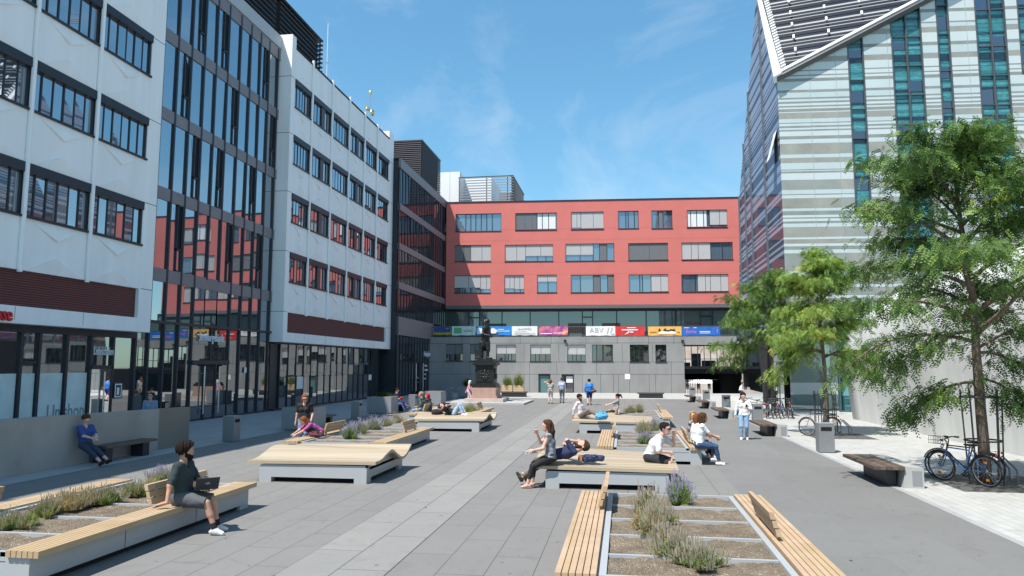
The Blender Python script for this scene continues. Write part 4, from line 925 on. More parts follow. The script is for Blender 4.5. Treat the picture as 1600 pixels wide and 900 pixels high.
def platform(label, x0, x1, y0, y1, profL, profR, seed):
    """wooden lounging deck: boards run along x over a wave that changes from left to right"""
    rr = random.Random(seed); r = thing('wooden_platform', label, 'lounging deck', ((x0+x1)/2, (y0+y1)/2, 0), 0, 'wavy wooden lounging decks')
    def cs(P, t):
        n = len(P)-1; k = min(int(t*n), n-1); f = t*n-k; p = [P[max(0, min(n, k+i-1))] for i in range(4)]
        return .5*((2*p[1])+(-p[0]+p[2])*f+(2*p[0]-5*p[1]+4*p[2]-p[3])*f*f+(-p[0]+3*p[1]-3*p[2]+p[3])*f**3)
    nb, sub, th = 30, 3, .07; b = MB()
    def zz(u, t): return cs(profL, t)*(1-u)+cs(profR, t)*u
    for k in range(nb):
        m = rr.choice((0, 0, 1, 1, 2)); lo = []; g = .0025
        for i in range(sub+1): lo.append((k+i/sub)/nb)
        lo[0] += g/(y1-y0); lo[-1] -= g/(y1-y0); us = (0, .34, .67, 1)
        i0 = len(b.v)
        for t in lo:
            for u in us:
                x = x0+(x1-x0)*u; y = y0+(y1-y0)*t; z = zz(u, t); b.v += [(x, y, z), (x, y, z-th)]
        W = len(us)*2
        for i in range(sub):
            for j in range(len(us)-1):
                a = i0+i*W+j*2; c = a+W; b.f += [(a, a+2, c+2, c), (a+1, c+1, c+3, a+3)]; b.m += [m, m]
            a = i0+i*W; b.f += [(a, a+W, a+W+1, a+1)]; b.m.append(m); a += W-2; b.f += [(a, a+1, a+W+1, a+W)]; b.m.append(m)
        for j in range(len(us)-1):
            a = i0+j*2; b.f += [(a, a+1, a+3, a+2)]; b.m.append(m); a = i0+sub*W+j*2; b.f += [(a, a+2, a+3, a+1)]; b.m.append(m)
    b.build('deck', PLATW, r)
    p = MB(); bx0, bx1, by0, by1 = x0+.30, x1-.22, y0+.035, y1-.10
    p.box(bx0, bx1, by0, by1, .12, .36)
    for xa, xb in ((bx0, bx0+.3), (bx1-.3, bx1)):
        for ya in (by0, by1-.3): p.box(xa, xb, ya, ya+.3, .004, .12)
    n = 16                                                     # side cheeks follow the wave
    for x, u in ((bx0, 0.05), (bx1-.04, .95)):
        for i in range(n):
            t0, t1 = .08+.88*i/n, .08+.88*(i+1)/n; ya, yb = y0+(y1-y0)*t0, y0+(y1-y0)*t1
            p.hexa([(x, ya, .3), (x+.04, ya, .3), (x+.04, yb, .3), (x, yb, .3), (x, ya, zz(u, t0)-th-.002), (x+.04, ya, zz(u, t0)-th-.002), (x+.04, yb, zz(u, t1)-th-.002), (x, yb, zz(u, t1)-th-.002)])
    p.box(bx0+.04, bx1-.04, by0, by0+.03, .36, min(profL[0], profR[0])-th-.01)
    p.box(bx0+.08, bx1-.08, by0+.2, by1-.2, .01, .12, 1)
    p.build('base', [METAL, BLACK], r); return r
WAVEL = [.49, .49, .58, .68, .69, .64, .59, .58]; WAVER = [.51, .52, .61, .66, .52, .39, .44, .62]
platform('near left wooden lounging deck with a wavy right end and nobody on it', -8.76, -5.62, 16.15, 19.0, WAVEL, WAVER, 1)
platform('wavy wooden lounging deck where someone in pale jeans lies', -8.76, -5.64, 29.35, 32.4, WAVEL, WAVER, 2)
FLATL = [.50, .51, .55, .60, .63, .63, .62, .62]; FLATR = [.46, .47, .50, .52, .53, .52, .50, .48]
platform('near right wooden lounging deck with a man lying and another hunched on its right end', -2.04, 1.15, 16.22, 19.1, FLATL, FLATR, 3)
platform('farther right wooden lounging deck with a man in white and a blue bag', -2.08, 1.15, 29.4, 32.5, FLATL, FLATR, 4)

# ------------------------------------------------------------------ benches, bins, planters, bollard
DWOOD = [mat('dark_bench_wood', (.085, .06, .045), .7, var=.25, scale=6, stretch=(6, .6, 1)), mat('brown_bench_wood', (.13, .095, .07), .7, var=.2, scale=6, stretch=(6, .6, 1))]
CONCW = mat('pale_bench_concrete', (.36, .36, .345), .8, var=.08, scale=3)
def kerb_bench(L=2.4):
    r = thing('bench', 'x', 'bench', (0, 0, 0), 0, 'dark wooden benches along the pale paving')
    b = MB(); b.prism([(.14, 0, .004), (.58, 0, .004), (.58, 0, .45), (.20, 0, .475), (.20, 0, .40)], (0, L, 0)); b.build('block', CONCW, r)
    b = MB(); b.box(.34, .54, -.006, 0.0, .06, .38); b.build('recess', mat('recess_grey', (.22, .23, .24), .6), r)
    b = MB()
    for i in range(5): b.box(-.46+i*.13, -.34+i*.13, -.05, L-.1, .40, .47, i % 2)
    b.build('seat', DWOOD, r)
    b = MB(); b.box(-.10, .1, .30, L-.5, .004, .40); build_each(b, 'support', DARK, r); return r
kb = kerb_bench(); used = [False]
for px, py, lab in ((1445, 764, 'nearest dark wooden bench on a pale concrete block by the bicycles'), (1231, 683, 'dark wooden bench beside the tall bin near the walking woman'), (1152, 655, 'dark wooden bench by the bin left of the bicycle cluster'), (1119, 639, 'second farthest dark wooden bench along the pale paving'), (1096, 629, 'farthest dark wooden bench along the pale paving near the passage')):
    p = on_z(px, py); place(kb, used, (p[0]-.58, p[1], 0), 0, lab)
BINM = mat('bin_grey', (.22, .23, .24), .45, var=.06, scale=2, metal=.2)
def bin_proto():
    r = thing('litter_bin', 'x', 'bin', (0, 0, 0), 0, 'square grey litter bins'); b = MB(); b.box(-.23, .23, -.21, .21, .03, .90); b.box(-.20, .20, -.18, .18, 0, .03); b.build('body', BINM, r)
    b = MB(); b.box(-.16, .16, -.216, -.209, .68, .80); b.build('slot', BLACK, r); b = MB(); b.box(-.235, .235, -.215, .215, .90, .915); b.build('lid', mat('bin_lid', (.30, .31, .32), .4), r); return r
bp_ = bin_proto(); used = [False]
for px, py, lab in ((1290, 707, 'nearest litter bin on the pale paving by the leaning bicycle'), (1184, 662, 'litter bin behind the walking woman'), (1135, 641, 'litter bin at the third kerb bench'), (1104, 629, 'litter bin at the fourth kerb bench, near the passage'), (1082, 622, 'farthest litter bin beside the passage opening'),
                    (361, 690, 'litter bin standing past the end of the low wall'), (557, 655, 'litter bin in the shade right of the standing woman'), (645, 640, 'litter bin in the shade behind the man in green'), (703, 624, 'litter bin in the shade left of the monument')):
    p = on_z(px, py); place(bp_, used, (p[0], p[1], 0), R_(90) if px < 800 else 0, lab)
def cube_proto():
    r = thing('planter_box', 'x', 'planter', (0, 0, 0), 0, 'big grey planter boxes in the shade'); b = MB(); b.box(-.7, .7, -.65, .65, .06, .95); b.box(-.62, .62, -.58, .58, 0, .06); b.build('body', mat('planter_grey', (.24, .25, .27), .5, var=.05), r)
    b = MB(); b.box(-.64, .64, -.6, .6, .9, .956); b.build('soil', SOIL, r); return r
cp_ = cube_proto(); used = [False]
for px, py, lab in ((464, 673, 'nearest grey planter box, behind the standing woman'), (592, 647, 'grey planter box beside the man reading on the shaded bench'), (673, 634, 'grey planter box behind the man in green'), (728, 622, 'farthest grey planter box, left of the monument')):
    p = on_z(px, py); place(cp_, used, (p[0], p[1]+.65, 0), 0, lab)
def shade_bench():
    r = thing('bench', 'x', 'bench', (0, 0, 0), 0, 'dark benches in the shade on the left'); b = MB()
    for i in range(4): b.box(-.26+i*.13, -.145+i*.13, -1.1, 1.1, .40, .47, i % 2)
    b.build('seat', DWOOD, r); b = MB(); b.box(-.2, .2, -1.1, -.8, 0, .4); b.box(-.2, .2, .5, .8, 0, .4); build_each(b, 'support', DARK, r); return r
sb = shade_bench(); used = [False]
place(sb, used, (-14.45, 19.6, 0), 0, 'bench against the low wall with a man in a blue shirt'); place(sb, used, (-13.1, 41.6, 0), 0, 'shaded bench where a man reads beside a planter box'); place(sb, used, (-13.3, 30.9, 0), 0, 'empty shaded bench right of the standing woman')
bo = thing('bollard', 'slim dark bollard in the shade by the glass hall', 'bollard', (-19.0, 40.0, 0)); b = MB(); b.lathe([(.09, 0), (.09, 1.0), (.085, 1.02)], (-19, 40, 0), 12); build_each(b, 'post', DARK, bo); b = MB(); b.lathe([(.092, 1.02), (.092, 1.08), (.05, 1.1)], (-19, 40, 0), 12); b.build('cap', STEEL, bo)
for (x, y, L, lab) in ((2.2, 61.8, 2.2, 'low dark bench against the grey wall near the passage'), (-9.4, 62.4, 2.4, 'low dark bench with wooden plant crates right of the monument')):
    r = thing('bench', lab, 'bench', (x, y, 0), 0, 'low benches against the far wall'); b = MB(); b.box(x-L/2, x+L/2, y-.25, y+.25, .36, .46); b.build('seat', DWOOD, r); b = MB(); b.box(x-L/2+.15, x+L/2-.1, y-.22, y+.22, .02, .36); build_each(b, 'support', DARK, r)

# ------------------------------------------------------------------ plants
GREENS = {}
def leafm(name, c, d, rough=.6):
    m = mat(name, c, rough, col2=d, scale=7, spec=.25); 
    if name not in GREENS:
        GREENS[name] = 1; t = m.node_tree; pb = t.nodes['Principled BSDF']; tr = t.nodes.new('ShaderNodeBsdfTranslucent'); mx = t.nodes.new('ShaderNodeMixShader'); mx.inputs[0].default_value = .22
        tr.inputs['Color'].default_value = (d[0]*1.3, d[1]*1.4, d[2]*.8, 1); t.links.new(pb.outputs[0], mx.inputs[1]); t.links.new(tr.outputs[0], mx.inputs[2]); t.links.new(mx.outputs[0], t.nodes['Material Output'].inputs['Surface'])
    return m
L_STEM = leafm('lavender_leaf', (.19, .25, .10), (.31, .37, .17)); L_DRY = leafm('dry_stem', (.38, .29, .16), (.52, .41, .24)); L_GREEN = leafm('fresh_leaf', (.15, .24, .05), (.27, .37, .09)); L_PURP = leafm('lavender_flower', (.33, .28, .44), (.47, .42, .58)); L_GREY = leafm('grey_leaf', (.27, .30, .18), (.40, .41, .26)); L_FADE = leafm('faded_flower', (.36, .31, .26), (.46, .40, .33))
def bush(name, label, cat, x, y, z, rx, ry, h, leaf, flower, n, seed, group, dry=None, flow=.38):
    rr = random.Random(seed); r = thing(name, label, cat, (x, y, z), 0, group); s = MB(); f = MB()
    n = int(n*1.5)
    for k in range(n):
        a = rr.uniform(0, 2*math.pi); q = math.sqrt(rr.random())*(.74+.34*math.sin(3*a+seed)+.2*math.sin(5*a+2*seed)); bx, by = x+rx*q*.55*math.cos(a), y+ry*q*.55*math.sin(a); hh = h*(1-.4*q*q)*(rr.uniform(.28, 1.05) if rr.random() < .93 else rr.uniform(1.05, 1.35))
        tx, ty = x+rx*q*1.1*math.cos(a)+rr.gauss(0, .03), y+ry*q*1.1*math.sin(a)+rr.gauss(0, .03); w = rr.uniform(.003, .006); an = rr.uniform(0, math.pi); dx, dy = w*math.cos(an), w*math.sin(an)
        mx_, my_ = bx*.45+tx*.55, by*.45+ty*.55; m = 1 if dry and rr.random() < dry else 0
        s.face([(bx-dx, by-dy, z), (bx+dx, by+dy, z), (mx_+dx, my_+dy, z+hh*.6), (mx_-dx, my_-dy, z+hh*.6)], m); s.face([(mx_-dx, my_-dy, z+hh*.6), (mx_+dx, my_+dy, z+hh*.6), (tx, ty, z+hh)], m)
        for j in range(4):
            t = rr.uniform(.12, .78); lx, ly, lz = bx+(tx-bx)*t, by+(ty-by)*t, z+hh*t; la = rr.uniform(0, 2*math.pi); ll = rr.uniform(.025, .06); e = (lx+ll*math.cos(la), ly+ll*math.sin(la), lz+ll*rr.uniform(.2, 1.1))
            s.face([(lx, ly, lz-.006), (lx+.01, ly-.01, lz+.008), e], m)
        if flower and rr.random() < flow:
            L = rr.uniform(.03, .075); ux, uy = (tx-mx_)*.3, (ty-my_)*.3
            for d in ((.007, 0), (0, .007)): f.face([(tx-d[0], ty-d[1], z+hh-.02), (tx+d[0], ty+d[1], z+hh-.02), (tx+ux+d[0]*.8, ty+uy+d[1]*.8, z+hh+L), (tx+ux-d[0]*.8, ty+uy-d[1]*.8, z+hh+L)])
    s.build('stems', [leaf, L_DRY], r)
    if f.f: f.build('blossom', flower, r)
    return r
ZS = .40; GL = 'lavender and grass clumps in the planter benches'
def bpx(px, py): p = on_z(px, py, ZS); return p[0], p[1]
for i, (px, py, rx, ry, h, leaf, fl, n, dry, lab) in enumerate((
    (1060, 787, .24, .26, .48, L_GREEN, L_PURP, 420, .05, 'purple-topped lavender clump at the far end of the nearest right planter'),
    (1012, 808, .24, .40, .52, L_GREY, L_FADE, 420, .45, 'greyish half-dry clump left of the purple-topped one in the nearest right planter'),
    (1022, 838, .22, .30, .50, L_GREY, L_FADE, 380, .5, 'tall half-dry clump in the middle of the nearest right planter'),
    (1058, 872, .26, .28, .34, L_STEM, L_FADE, 420, .15, 'green-grey low clump towards the front of the nearest right planter'),
    (1098, 888, .24, .24, .30, L_STEM, L_FADE, 380, .12, 'frontmost low green clump of the nearest right planter'),
    (16, 827, .30, .26, .33, L_STEM, L_FADE, 380, .25, 'leftmost low green clump in the planter of the bearded man'),
    (42, 822, .18, .2, .30, L_GREEN, None, 300, .1, 'small green tuft beside the leftmost clump of the bearded man\'s planter'),
    (72, 808, .22, .24, .38, L_GREEN, L_FADE, 360, .35, 'green tuft in front of the dry brown grass in the bearded man\'s planter'),
    (112, 795, .40, .34, .42, L_GREY, L_FADE, 560, .9, 'wide dry brown grass clump in the middle of the bearded man\'s planter'),
    (165, 788, .24, .26, .40, L_GREEN, L_FADE, 420, .15, 'fresh green clump right of the dry grass in the bearded man\'s planter'),
    (208, 776, .26, .26, .36, L_GREEN, L_FADE, 420, .25, 'green clump beside the backrest in the bearded man\'s planter'),
    (255, 755, .34, .40, .46, L_GREY, L_PURP, 420, .35, 'pale mauve lavender clump behind the bearded man\'s backrest'),
    (546, 686, .30, .36, .52, L_GREEN, L_PURP, 500, .05, 'brightest purple lavender clump at the front of the left planter'),
    (563, 677, .34, .5, .50, L_STEM, L_PURP, 480, .1, 'second purple lavender clump behind the brightest one'),
    (583, 671, .34, .5, .48, L_STEM, L_PURP, 440, .2, 'third lavender clump in the left lavender row'),
    (602, 666, .34, .5, .44, L_GREY, L_PURP, 400, .35, 'greyer fourth lavender clump in the left lavender row'),
    (619, 661, .30, .45, .40, L_GREY, L_FADE, 340, .5, 'grey dry last clump of the left lavender row'),
    (736, 644, .34, .5, .5, L_STEM, L_FADE, 380, .3, 'left clump of the grassy pair in the planter by the monument'),
    (729, 646, .3, .4, .46, L_GREEN, None, 340, .2, 'right clump of the grassy pair in the planter by the monument'),
    (1005, 677, .34, .5, .46, L_GREY, L_FADE, 380, .3, 'greyish clump at the back of the planter with the three women'),
    (1022, 673, .30, .4, .46, L_GREY, L_PURP, 340, .2, 'mauve lavender clump at the back of the planter with the three women'),
    (1008, 693, .24, .28, .38, L_GREEN, L_PURP, 340, .1, 'bright green front clump behind the hunched man in white'),
    (985, 645, .34, .45, .42, L_STEM, L_FADE, 340, .25, 'left clump in the farthest right planter'),
    (998, 644, .30, .45, .46, L_GREY, L_FADE, 320, .3, 'paler right clump in the farthest right planter'),
    (1030, 818, .26, .34, .34, L_STEM, L_FADE, 260, .3, 'scruffy green filler between the purple clump and the half-dry ones in the nearest right planter'),
    (1000, 824, .16, .2, .30, L_DRY, None, 160, .9, 'thin dry brown tuft at the left side of the nearest right planter'),
    (1040, 856, .24, .26, .32, L_GREY, L_FADE, 240, .6, 'low dry clump joining the tall and the front clumps of the nearest right planter'),
    (1078, 880, .22, .2, .24, L_STEM, L_FADE, 240, .2, 'smallest low green clump between the two front ones of the nearest right planter'),
    (140, 790, .26, .24, .30, L_DRY, L_FADE, 300, .95, 'straw-coloured dry tuft beside the fresh green clump of the bearded man\'s planter'),
    (90, 801, .26, .24, .28, L_DRY, None, 280, .9, 'low straw-coloured tuft between green tuft and wide dry grass in the bearded man\'s planter'),
    (232, 768, .22, .26, .30, L_GREY, None, 240, .6, 'grey-green ragged tuft just left of the bearded man\'s backrest'))):
    x, y = bpx(px, py); h *= (.82 if i in (0,) else .76 if i < 5 else .62 if i < 12 else .82); bush('lavender_bush' if fl else 'grass_tuft', lab, 'plant', x, y, ZS, rx, ry, h, leaf, fl, n, 40+i, GL, dry)
SAGE = leafm('shrub_leaf', (.10, .15, .035), (.20, .25, .07)); DGREEN = leafm('dark_shrub_leaf', (.03, .06, .02), (.07, .11, .03))
CRATE = mat('crate_wood', (.52, .38, .22), .8, var=.15, scale=5, stretch=(1, 1, 8))
for k, (x, lab, lb2) in enumerate(((-9.95, 'left wooden plant crate on the low bench by the monument', 'bushy green plant in the left wooden crate'), (-8.95, 'right wooden plant crate on the low bench by the monument', 'taller bushy plant in the right wooden crate'))):
    c = thing('plant_crate', lab, 'crate', (x, 62.4, .46)); b = MB()
    for i in range(3): b.box(x-.44, x+.44, 62.2, 62.62, .47+i*.18, .47+i*.18+.165)
    b.build('crate', CRATE, c)
    bush('potted_shrub', lb2, 'plant', x, 62.4, .95, .62, .55, .85+.2*k, SAGE, L_DRY if k else None, 620, 90+k, 'shrubs in wooden crates', .15, .2)
for k, (px, lab) in enumerate(((592, 'small dark shrub in the planter box beside the reading man'), (728, 'dark shrub in the farthest planter box left of the monument'))):
    p = on_z(px, (647, 622)[k]); bush('potted_shrub', lab, 'plant', p[0], p[1]+.65, .93, .6, .5, .3+.45*k, DGREEN, None, 380, 95+k, 'shrubs in grey planter boxes')
# ------------------------------------------------------------------ honey locust trees
BARK = mat('bark', (.10, .075, .055), .9, col2=(.17, .13, .095), scale=5, stretch=(3, 3, .6), bump=.5, bscale=9)
LEAFS = [leafm('locust_leaf_bright', (.145, .225, .045), (.26, .36, .08)), leafm('locust_leaf_mid', (.065, .128, .032), (.125, .205, .05)), leafm('locust_leaf_deep', (.034, .078, .024), (.07, .13, .036)), leafm('locust_leaf_yellow', (.30, .33, .06), (.40, .42, .10))]
def tree(label, x, y, H, z0, R, seed, nlimb, per, ls, weights, lean=(0, 0), bias=(0, 0), low=()):
    rr = random.Random(seed); npr = np.random.RandomState(seed); r = thing('locust_tree', label, 'tree', (x, y, 0), 0, 'honey locust trees in the pale paving')
    t = MB(); P = []
    for i in range(9):
        f = i/8; P.append(np.array([x+lean[0]*f+rr.gauss(0, .03)*i*.4, y+lean[1]*f+rr.gauss(0, .03)*i*.4, f*H*.93]))
    t.tube(P, [.115*(1-.9*(i/8))*(R/3.6)**.5+.012 for i in range(9)], 10)
    O, D = [], []
    def at(z): 
        f = z/(H*.93)*8; k = min(int(f), 7); return P[k]+(P[k+1]-P[k])*(f-k)
    def spray(p, d, n, spread):
        for _ in range(n):
            O.append(p+np.array([rr.gauss(0, spread), rr.gauss(0, spread), rr.gauss(0, spread*.45)])); e = d*.6+np.array([rr.gauss(0, .6), rr.gauss(0, .6), rr.gauss(-.30, .35)]); D.append(e/np.linalg.norm(e))
    specs = [(z0+(H*.9-z0)*(i+.5)/nlimb, i*2.39996+rr.gauss(0, .3), None) for i in range(nlimb)]+[(a, b, c) for a, b, c in low]
    for z, az, LL in specs:
        f = (z-z0)/(H-z0); prof = min(1.0, .62+2.2*f)*(1.0-.88*f)**1.0; L = LL or R*max(.25, prof)*rr.uniform(.75, 1.15)
        dx, dy = math.cos(az), math.sin(az)
        if not LL: L *= 1+bias[0]*dx+bias[1]*dy
        el = (.55+.5*f)*rr.uniform(.7, 1.2) if not LL else .12; p = at(min(z, H*.92)); pts = [p]; n = 7; d = np.array([dx*math.cos(el), dy*math.cos(el), math.sin(el)])
        for k in range(n):
            d = d+np.array([rr.gauss(0, .09), rr.gauss(0, .09), rr.gauss(-.10, .06) - (.06 if LL else 0)]); d /= np.linalg.norm(d); p = p+d*L/n; pts.append(p)
        t.tube(pts, [.045*(1-.85*k/n)*(L/2.5)**.6+.006 for k in range(n+1)], 6)
        for k in range(1, n+1):
            for sgn in (-1, 1):
                if rr.random() < .12: continue
                q = pts[k]; dd = pts[k]-pts[k-1]; dd /= np.linalg.norm(dd); sd = np.array([-dd[1], dd[0], 0])*sgn; sd /= np.linalg.norm(sd)+1e-6
                l2 = L*rr.uniform(.18, .36)*(1.15-.5*k/n); e = dd*.75+sd*rr.uniform(.5, 1)+np.array([0, 0, rr.uniform(-.15, .35)]); e /= np.linalg.norm(e); tp = [q]
                for m in range(3):
                    e = e+np.array([rr.gauss(0, .15), rr.gauss(0, .15), rr.gauss(-.14, .1)]); e /= np.linalg.norm(e); tp.append(tp[-1]+e*l2/3)
                t.tube(tp, [.014, .010, .007, .004], 4, cap=False)
                for m in (1, 2, 3):
                    if m > 1 or k > 2: spray(tp[m], e, int(per*rr.uniform(.4, 1.5)), .17+.06*R/3)
            if k == n: spray(pts[k], d, int(per*1.3), .2)
    t.build('trunk', BARK, r, smooth=True)
    O = np.array(O); D = np.array(D); N = len(O); J = 11
    rnd = npr.normal(size=(N, 3)); S = np.cross(D, rnd); S /= np.linalg.norm(S, axis=1, keepdims=True); U = np.cross(S, D)
    Ls = ls*npr.uniform(.7, 1.3, N)
    V = np.zeros((N, J, 4, 3)); 
    for j in range(J):
        f = (j+.6)/J; c = O+D*(Ls*f)[:, None]+np.array([0, 0, -1.])*(Ls*f*f*.45)[:, None]; sg = 1 if j % 2 else -1
        a = S*sg*.85+D*.5+U*.15*npr.normal(size=(N, 1)); a /= np.linalg.norm(a, axis=1, keepdims=True); ll = (Ls*.34*(1.1-.5*abs(f-.45)))[:, None]; wv = np.cross(a, U); wv /= np.linalg.norm(wv, axis=1, keepdims=True); wv = wv*ll*.26
        V[:, j, 0] = c; V[:, j, 1] = c+a*ll*.5+wv; V[:, j, 2] = c+a*ll; V[:, j, 3] = c+a*ll*.5-wv
    V -= np.array([x, y, 0]); nv = N*J*4; me = bpy.data.meshes.new('crown'); me.vertices.add(nv); me.vertices.foreach_set('co', V.reshape(-1)); me.loops.add(nv); me.loops.foreach_set('vertex_index', np.arange(nv)); me.polygons.add(N*J)
    me.polygons.foreach_set('loop_start', np.arange(0, nv, 4)); me.polygons.foreach_set('loop_total', np.full(N*J, 4))
    for m in LEAFS: me.materials.append(m)
    cl = np.floor(O*1.3).astype(int); hsh = (cl[:, 0]*73+cl[:, 1]*19+cl[:, 2]*31) % 10; mi = np.array([weights[h] for h in hsh]); alt = npr.rand(N); mi = np.where(alt < .3, np.array([weights[k] for k in npr.randint(0, 10, N)]), mi)
    me.polygons.foreach_set('material_index', np.repeat(mi, J)); me.update(calc_edges=True); me.validate()
    o = bpy.data.objects.new('crown', me); COL.objects.link(o); o.parent = r
    return r
T1, T2, T3 = on_z(1209, 645), on_z(1291, 679), on_z(1541, 757)
tree('tall airy locust tree by the near bicycles, nearest to the camera', T3[0], T3[1], 8.7, 3.0, 3.95, 5, 30, 10, .20, (1, 1, 2, 1, 2, 1, 0, 1, 1, 2), (-.15, 0), (-.12, -.15), ((3.5, 3.3, 2.1), (2.3, 2.85, 1.7), (3.0, .2, 1.8), (2.4, -.6, 1.2)))
tree('bright yellow-green locust tree in the middle of the row', T2[0], T2[1], 7.7, 2.9, 2.6, 8, 23, 8, .23, (0, 0, 1, 0, 0, 3, 0, 0, 1, 0), (.05, 0), (0, 0), ((3.3, 3.0, 2.1), (3.1, .1, 1.8)))
tree('darker locust tree over the bicycle cluster, farthest in the row', T1[0], T1[1], 8.6, 3.1, 3.6, 13, 22, 8, .25, (1, 1, 0, 1, 2, 1, 0, 1, 1, 0), (.0, 0), (-.1, 0), ((4.6, 3.1, 3.1), (4.2, 2.6, 2.4)))
GUARD = mat('guard_iron', (.07, .07, .07), .55, metal=.4, var=.2, scale=5)
for (p, hgt, lab) in ((T3, 2.15, 'iron tree guard around the nearest trunk'), (T2, 1.7, 'iron tree guard around the middle trunk'), (T1, 1.7, 'iron tree guard around the farthest trunk')):
    r = thing('tree_guard', lab, 'tree guard', (p[0], p[1], 0), 0, 'iron tree guards'); rb, rt = (.34, .42) if hgt > 2 else (.40, .40); b = MB()
    for k in range(9):
        a = k*2*math.pi/9+.3; b.tube([(p[0]+rb*math.cos(a), p[1]+rb*math.sin(a), 0), (p[0]+rt*math.cos(a), p[1]+rt*math.sin(a), hgt)], .017, 6)
    b.build('bar', GUARD, r); b = MB()
    for z in (hgt*.46, hgt*.92):
        f = z/hgt; b.ring((p[0], p[1], z), rb+(rt-rb)*f, .02, 'z', 18, 5)
    build_each(b, 'hoop', GUARD, r)

# ------------------------------------------------------------------ bicycles
TYRE = mat('tyre_rubber', (.015, .015, .016), .8); RIM = mat('rim_alloy', (.45, .46, .48), .35, metal=.8); SADD = mat('saddle_black', (.012, .012, .013), .5)
def bike(fm, basket=False):
    r = thing('bicycle', 'x', 'bicycle', (0, 0, 0), 0, 'bicycles parked around the trees')
    for xc in (-.53, .53):
        wm = MB(); wm.ring((xc, 0, .345), .305, .010, 'y', 30, 5); wm.tube([(xc, -.03, .345), (xc, .03, .345)], .022, 8)
        for k in range(18):
            a = k*math.pi/9; s = .02 if k % 2 else -.02; wm.tube([(xc, s, .345), (xc+.30*math.cos(a), 0, .345+.30*math.sin(a))], .0022, 3, cap=False)
        wm = wm.build('wheel', RIM, r, world=False); ty = MB(); ty.ring((xc, 0, .345), .327, .019, 'y', 32, 7); ty.build('tyre', TYRE, wm, world=False)
    f = MB(); BB = (-.06, 0, .29); ST = (-.20, 0, .78); HT = (.33, 0, .80); HB = (.37, 0, .66)
    for a, c, q in ((BB, ST, .016), (ST, HT, .015), (BB, HB, .018), (HT, HB, .019)): f.tube([a, c], q, 8)
    for s in (-.055, .055):
        f.tube([BB, (-.53, s, .345)], .010, 6); f.tube([(-.19, s*.3, .74), (-.53, s, .345)], .009, 6)
    f.tube([HB, (.40, .05, .60), (.53, .055, .345)], .011, 6); f.tube([HB, (.40, -.05, .60), (.53, -.055, .345)], .011, 6); f.tube([ST, (-.225, 0, .88)], .013, 6)
    f.build('frame', fm, r, world=False)
    h = MB(); h.tube([HT, (.31, 0, .93), (.36, 0, .98)], .013, 6); h.tube([(.22, -.29, 1.0), (.33, -.20, 1.01), (.37, -.06, .985), (.37, .06, .985), (.33, .20, 1.01), (.22, .29, 1.0)], .012, 7); h.build('handlebar', SADD, r, world=False)
    g = MB()
    for s in (-.25, .25): g.tube([(.20, s*1.16, 1.0), (.29, s*.94, 1.008)], .018, 7)
    g.build('grip', SADD, r, world=False)
    s = MB(); s.hexa([(-.36, -.075, .88), (-.10, -.02, .885), (-.10, .02, .885), (-.36, .075, .88), (-.36, -.07, .925), (-.09, -.018, .915), (-.09, .018, .915), (-.36, .07, .925)]); s.build('saddle', SADD, r, world=False)
    c = MB(); c.ring((-.06, -.045, .29), .085, .008, 'y', 20, 4); c.tube([(-.06, -.06, .29), (.05, -.06, .16)], .011, 6); c.tube([(-.06, .06, .29), (-.17, .06, .42)], .011, 6); c.box(.0, .10, -.15, -.065, .145, .165); c.box(-.22, -.12, .065, .15, .41, .43)
    c.tube([(-.06, -.045, .375), (-.53, -.045, .385)], .004, 4); c.tube([(-.06, -.045, .205), (-.53, -.045, .305)], .004, 4); c.build('crank', SADD, r, world=False)
    m = MB()
    for xc, a0, a1 in ((-.53, .2, 2.9), (.53, .35, 2.5)): m.tube([(xc+.365*math.cos(a0+(a1-a0)*k/9), 0, .345+.365*math.sin(a0+(a1-a0)*k/9)) for k in range(10)], .016, 5)
    build_each(m, 'mudguard', SADD, r)
    k = MB(); k.box(-.78, -.32, -.05, -.04, .74, .75); k.box(-.78, -.32, .04, .05, .74, .75); k.box(-.78, -.76, -.05, .05, .74, .75); k.tube([(-.70, -.05, .74), (-.53, -.06, .345)], .006, 5); k.tube([(-.70, .05, .74), (-.53, .06, .345)], .006, 5); k.build('carrier', SADD, r, world=False)
    l = MB(); l.ball((-.80, 0, .72), (.02, .035, .03), 8, 6); l.build('rear_light', mat('red_reflector', (.5, .01, .02), .2), r, world=False)
    l = MB(); l.ball((.45, 0, .80), (.04, .035, .035), 10, 6); l.build('headlight', RIM, r, world=False)
    l = MB()
    for xc in (-.53, .53): l.box(xc-.03, xc+.03, -.012, .012, .52, .56); l.box(xc-.03, xc+.03, -.012, .012, .13, .17)
    build_each(l, 'reflector', mat('amber_reflector', (.8, .25, .01), .3), r)
    if basket:
        q = MB(); 
        for i in range(6): q.tube([(.45+.05*i, -.14, .82), (.45+.05*i, -.14, 1.0)], .005, 4); q.tube([(.45+.05*i, .14, .82), (.45+.05*i, .14, 1.0)], .005, 4)
        for z in (.82, .9, 1.0): q.tube([(.44, -.14, z), (.72, -.14, z), (.72, .14, z), (.44, .14, z), (.44, -.14, z)], .006, 4)
        q.build('basket', GUARD, r, world=False)
    return r
BLUEF = mat('blue_frame', (.03, .10, .30), .3, coat=.5); BLACKF = mat('black_frame', (.012, .012, .015), .3, coat=.5); SILVF = mat('silver_frame', (.35, .36, .38), .35, metal=.6)
bA, bB, bC = bike(BLUEF), bike(BLACKF, True), bike(SILVF); uA, uB, uC = [False], [False], [False]
def put(pr, us, x, y, rz, lean, lab):
    o = place(pr, us, (x, y, .01), 0, lab); o.rotation_mode = 'ZYX' if False else 'XYZ'; o.rotation_euler = (Matrix.Rotation(rz, 3, 'Z') @ Matrix.Rotation(lean, 3, 'X')).to_euler(); return o
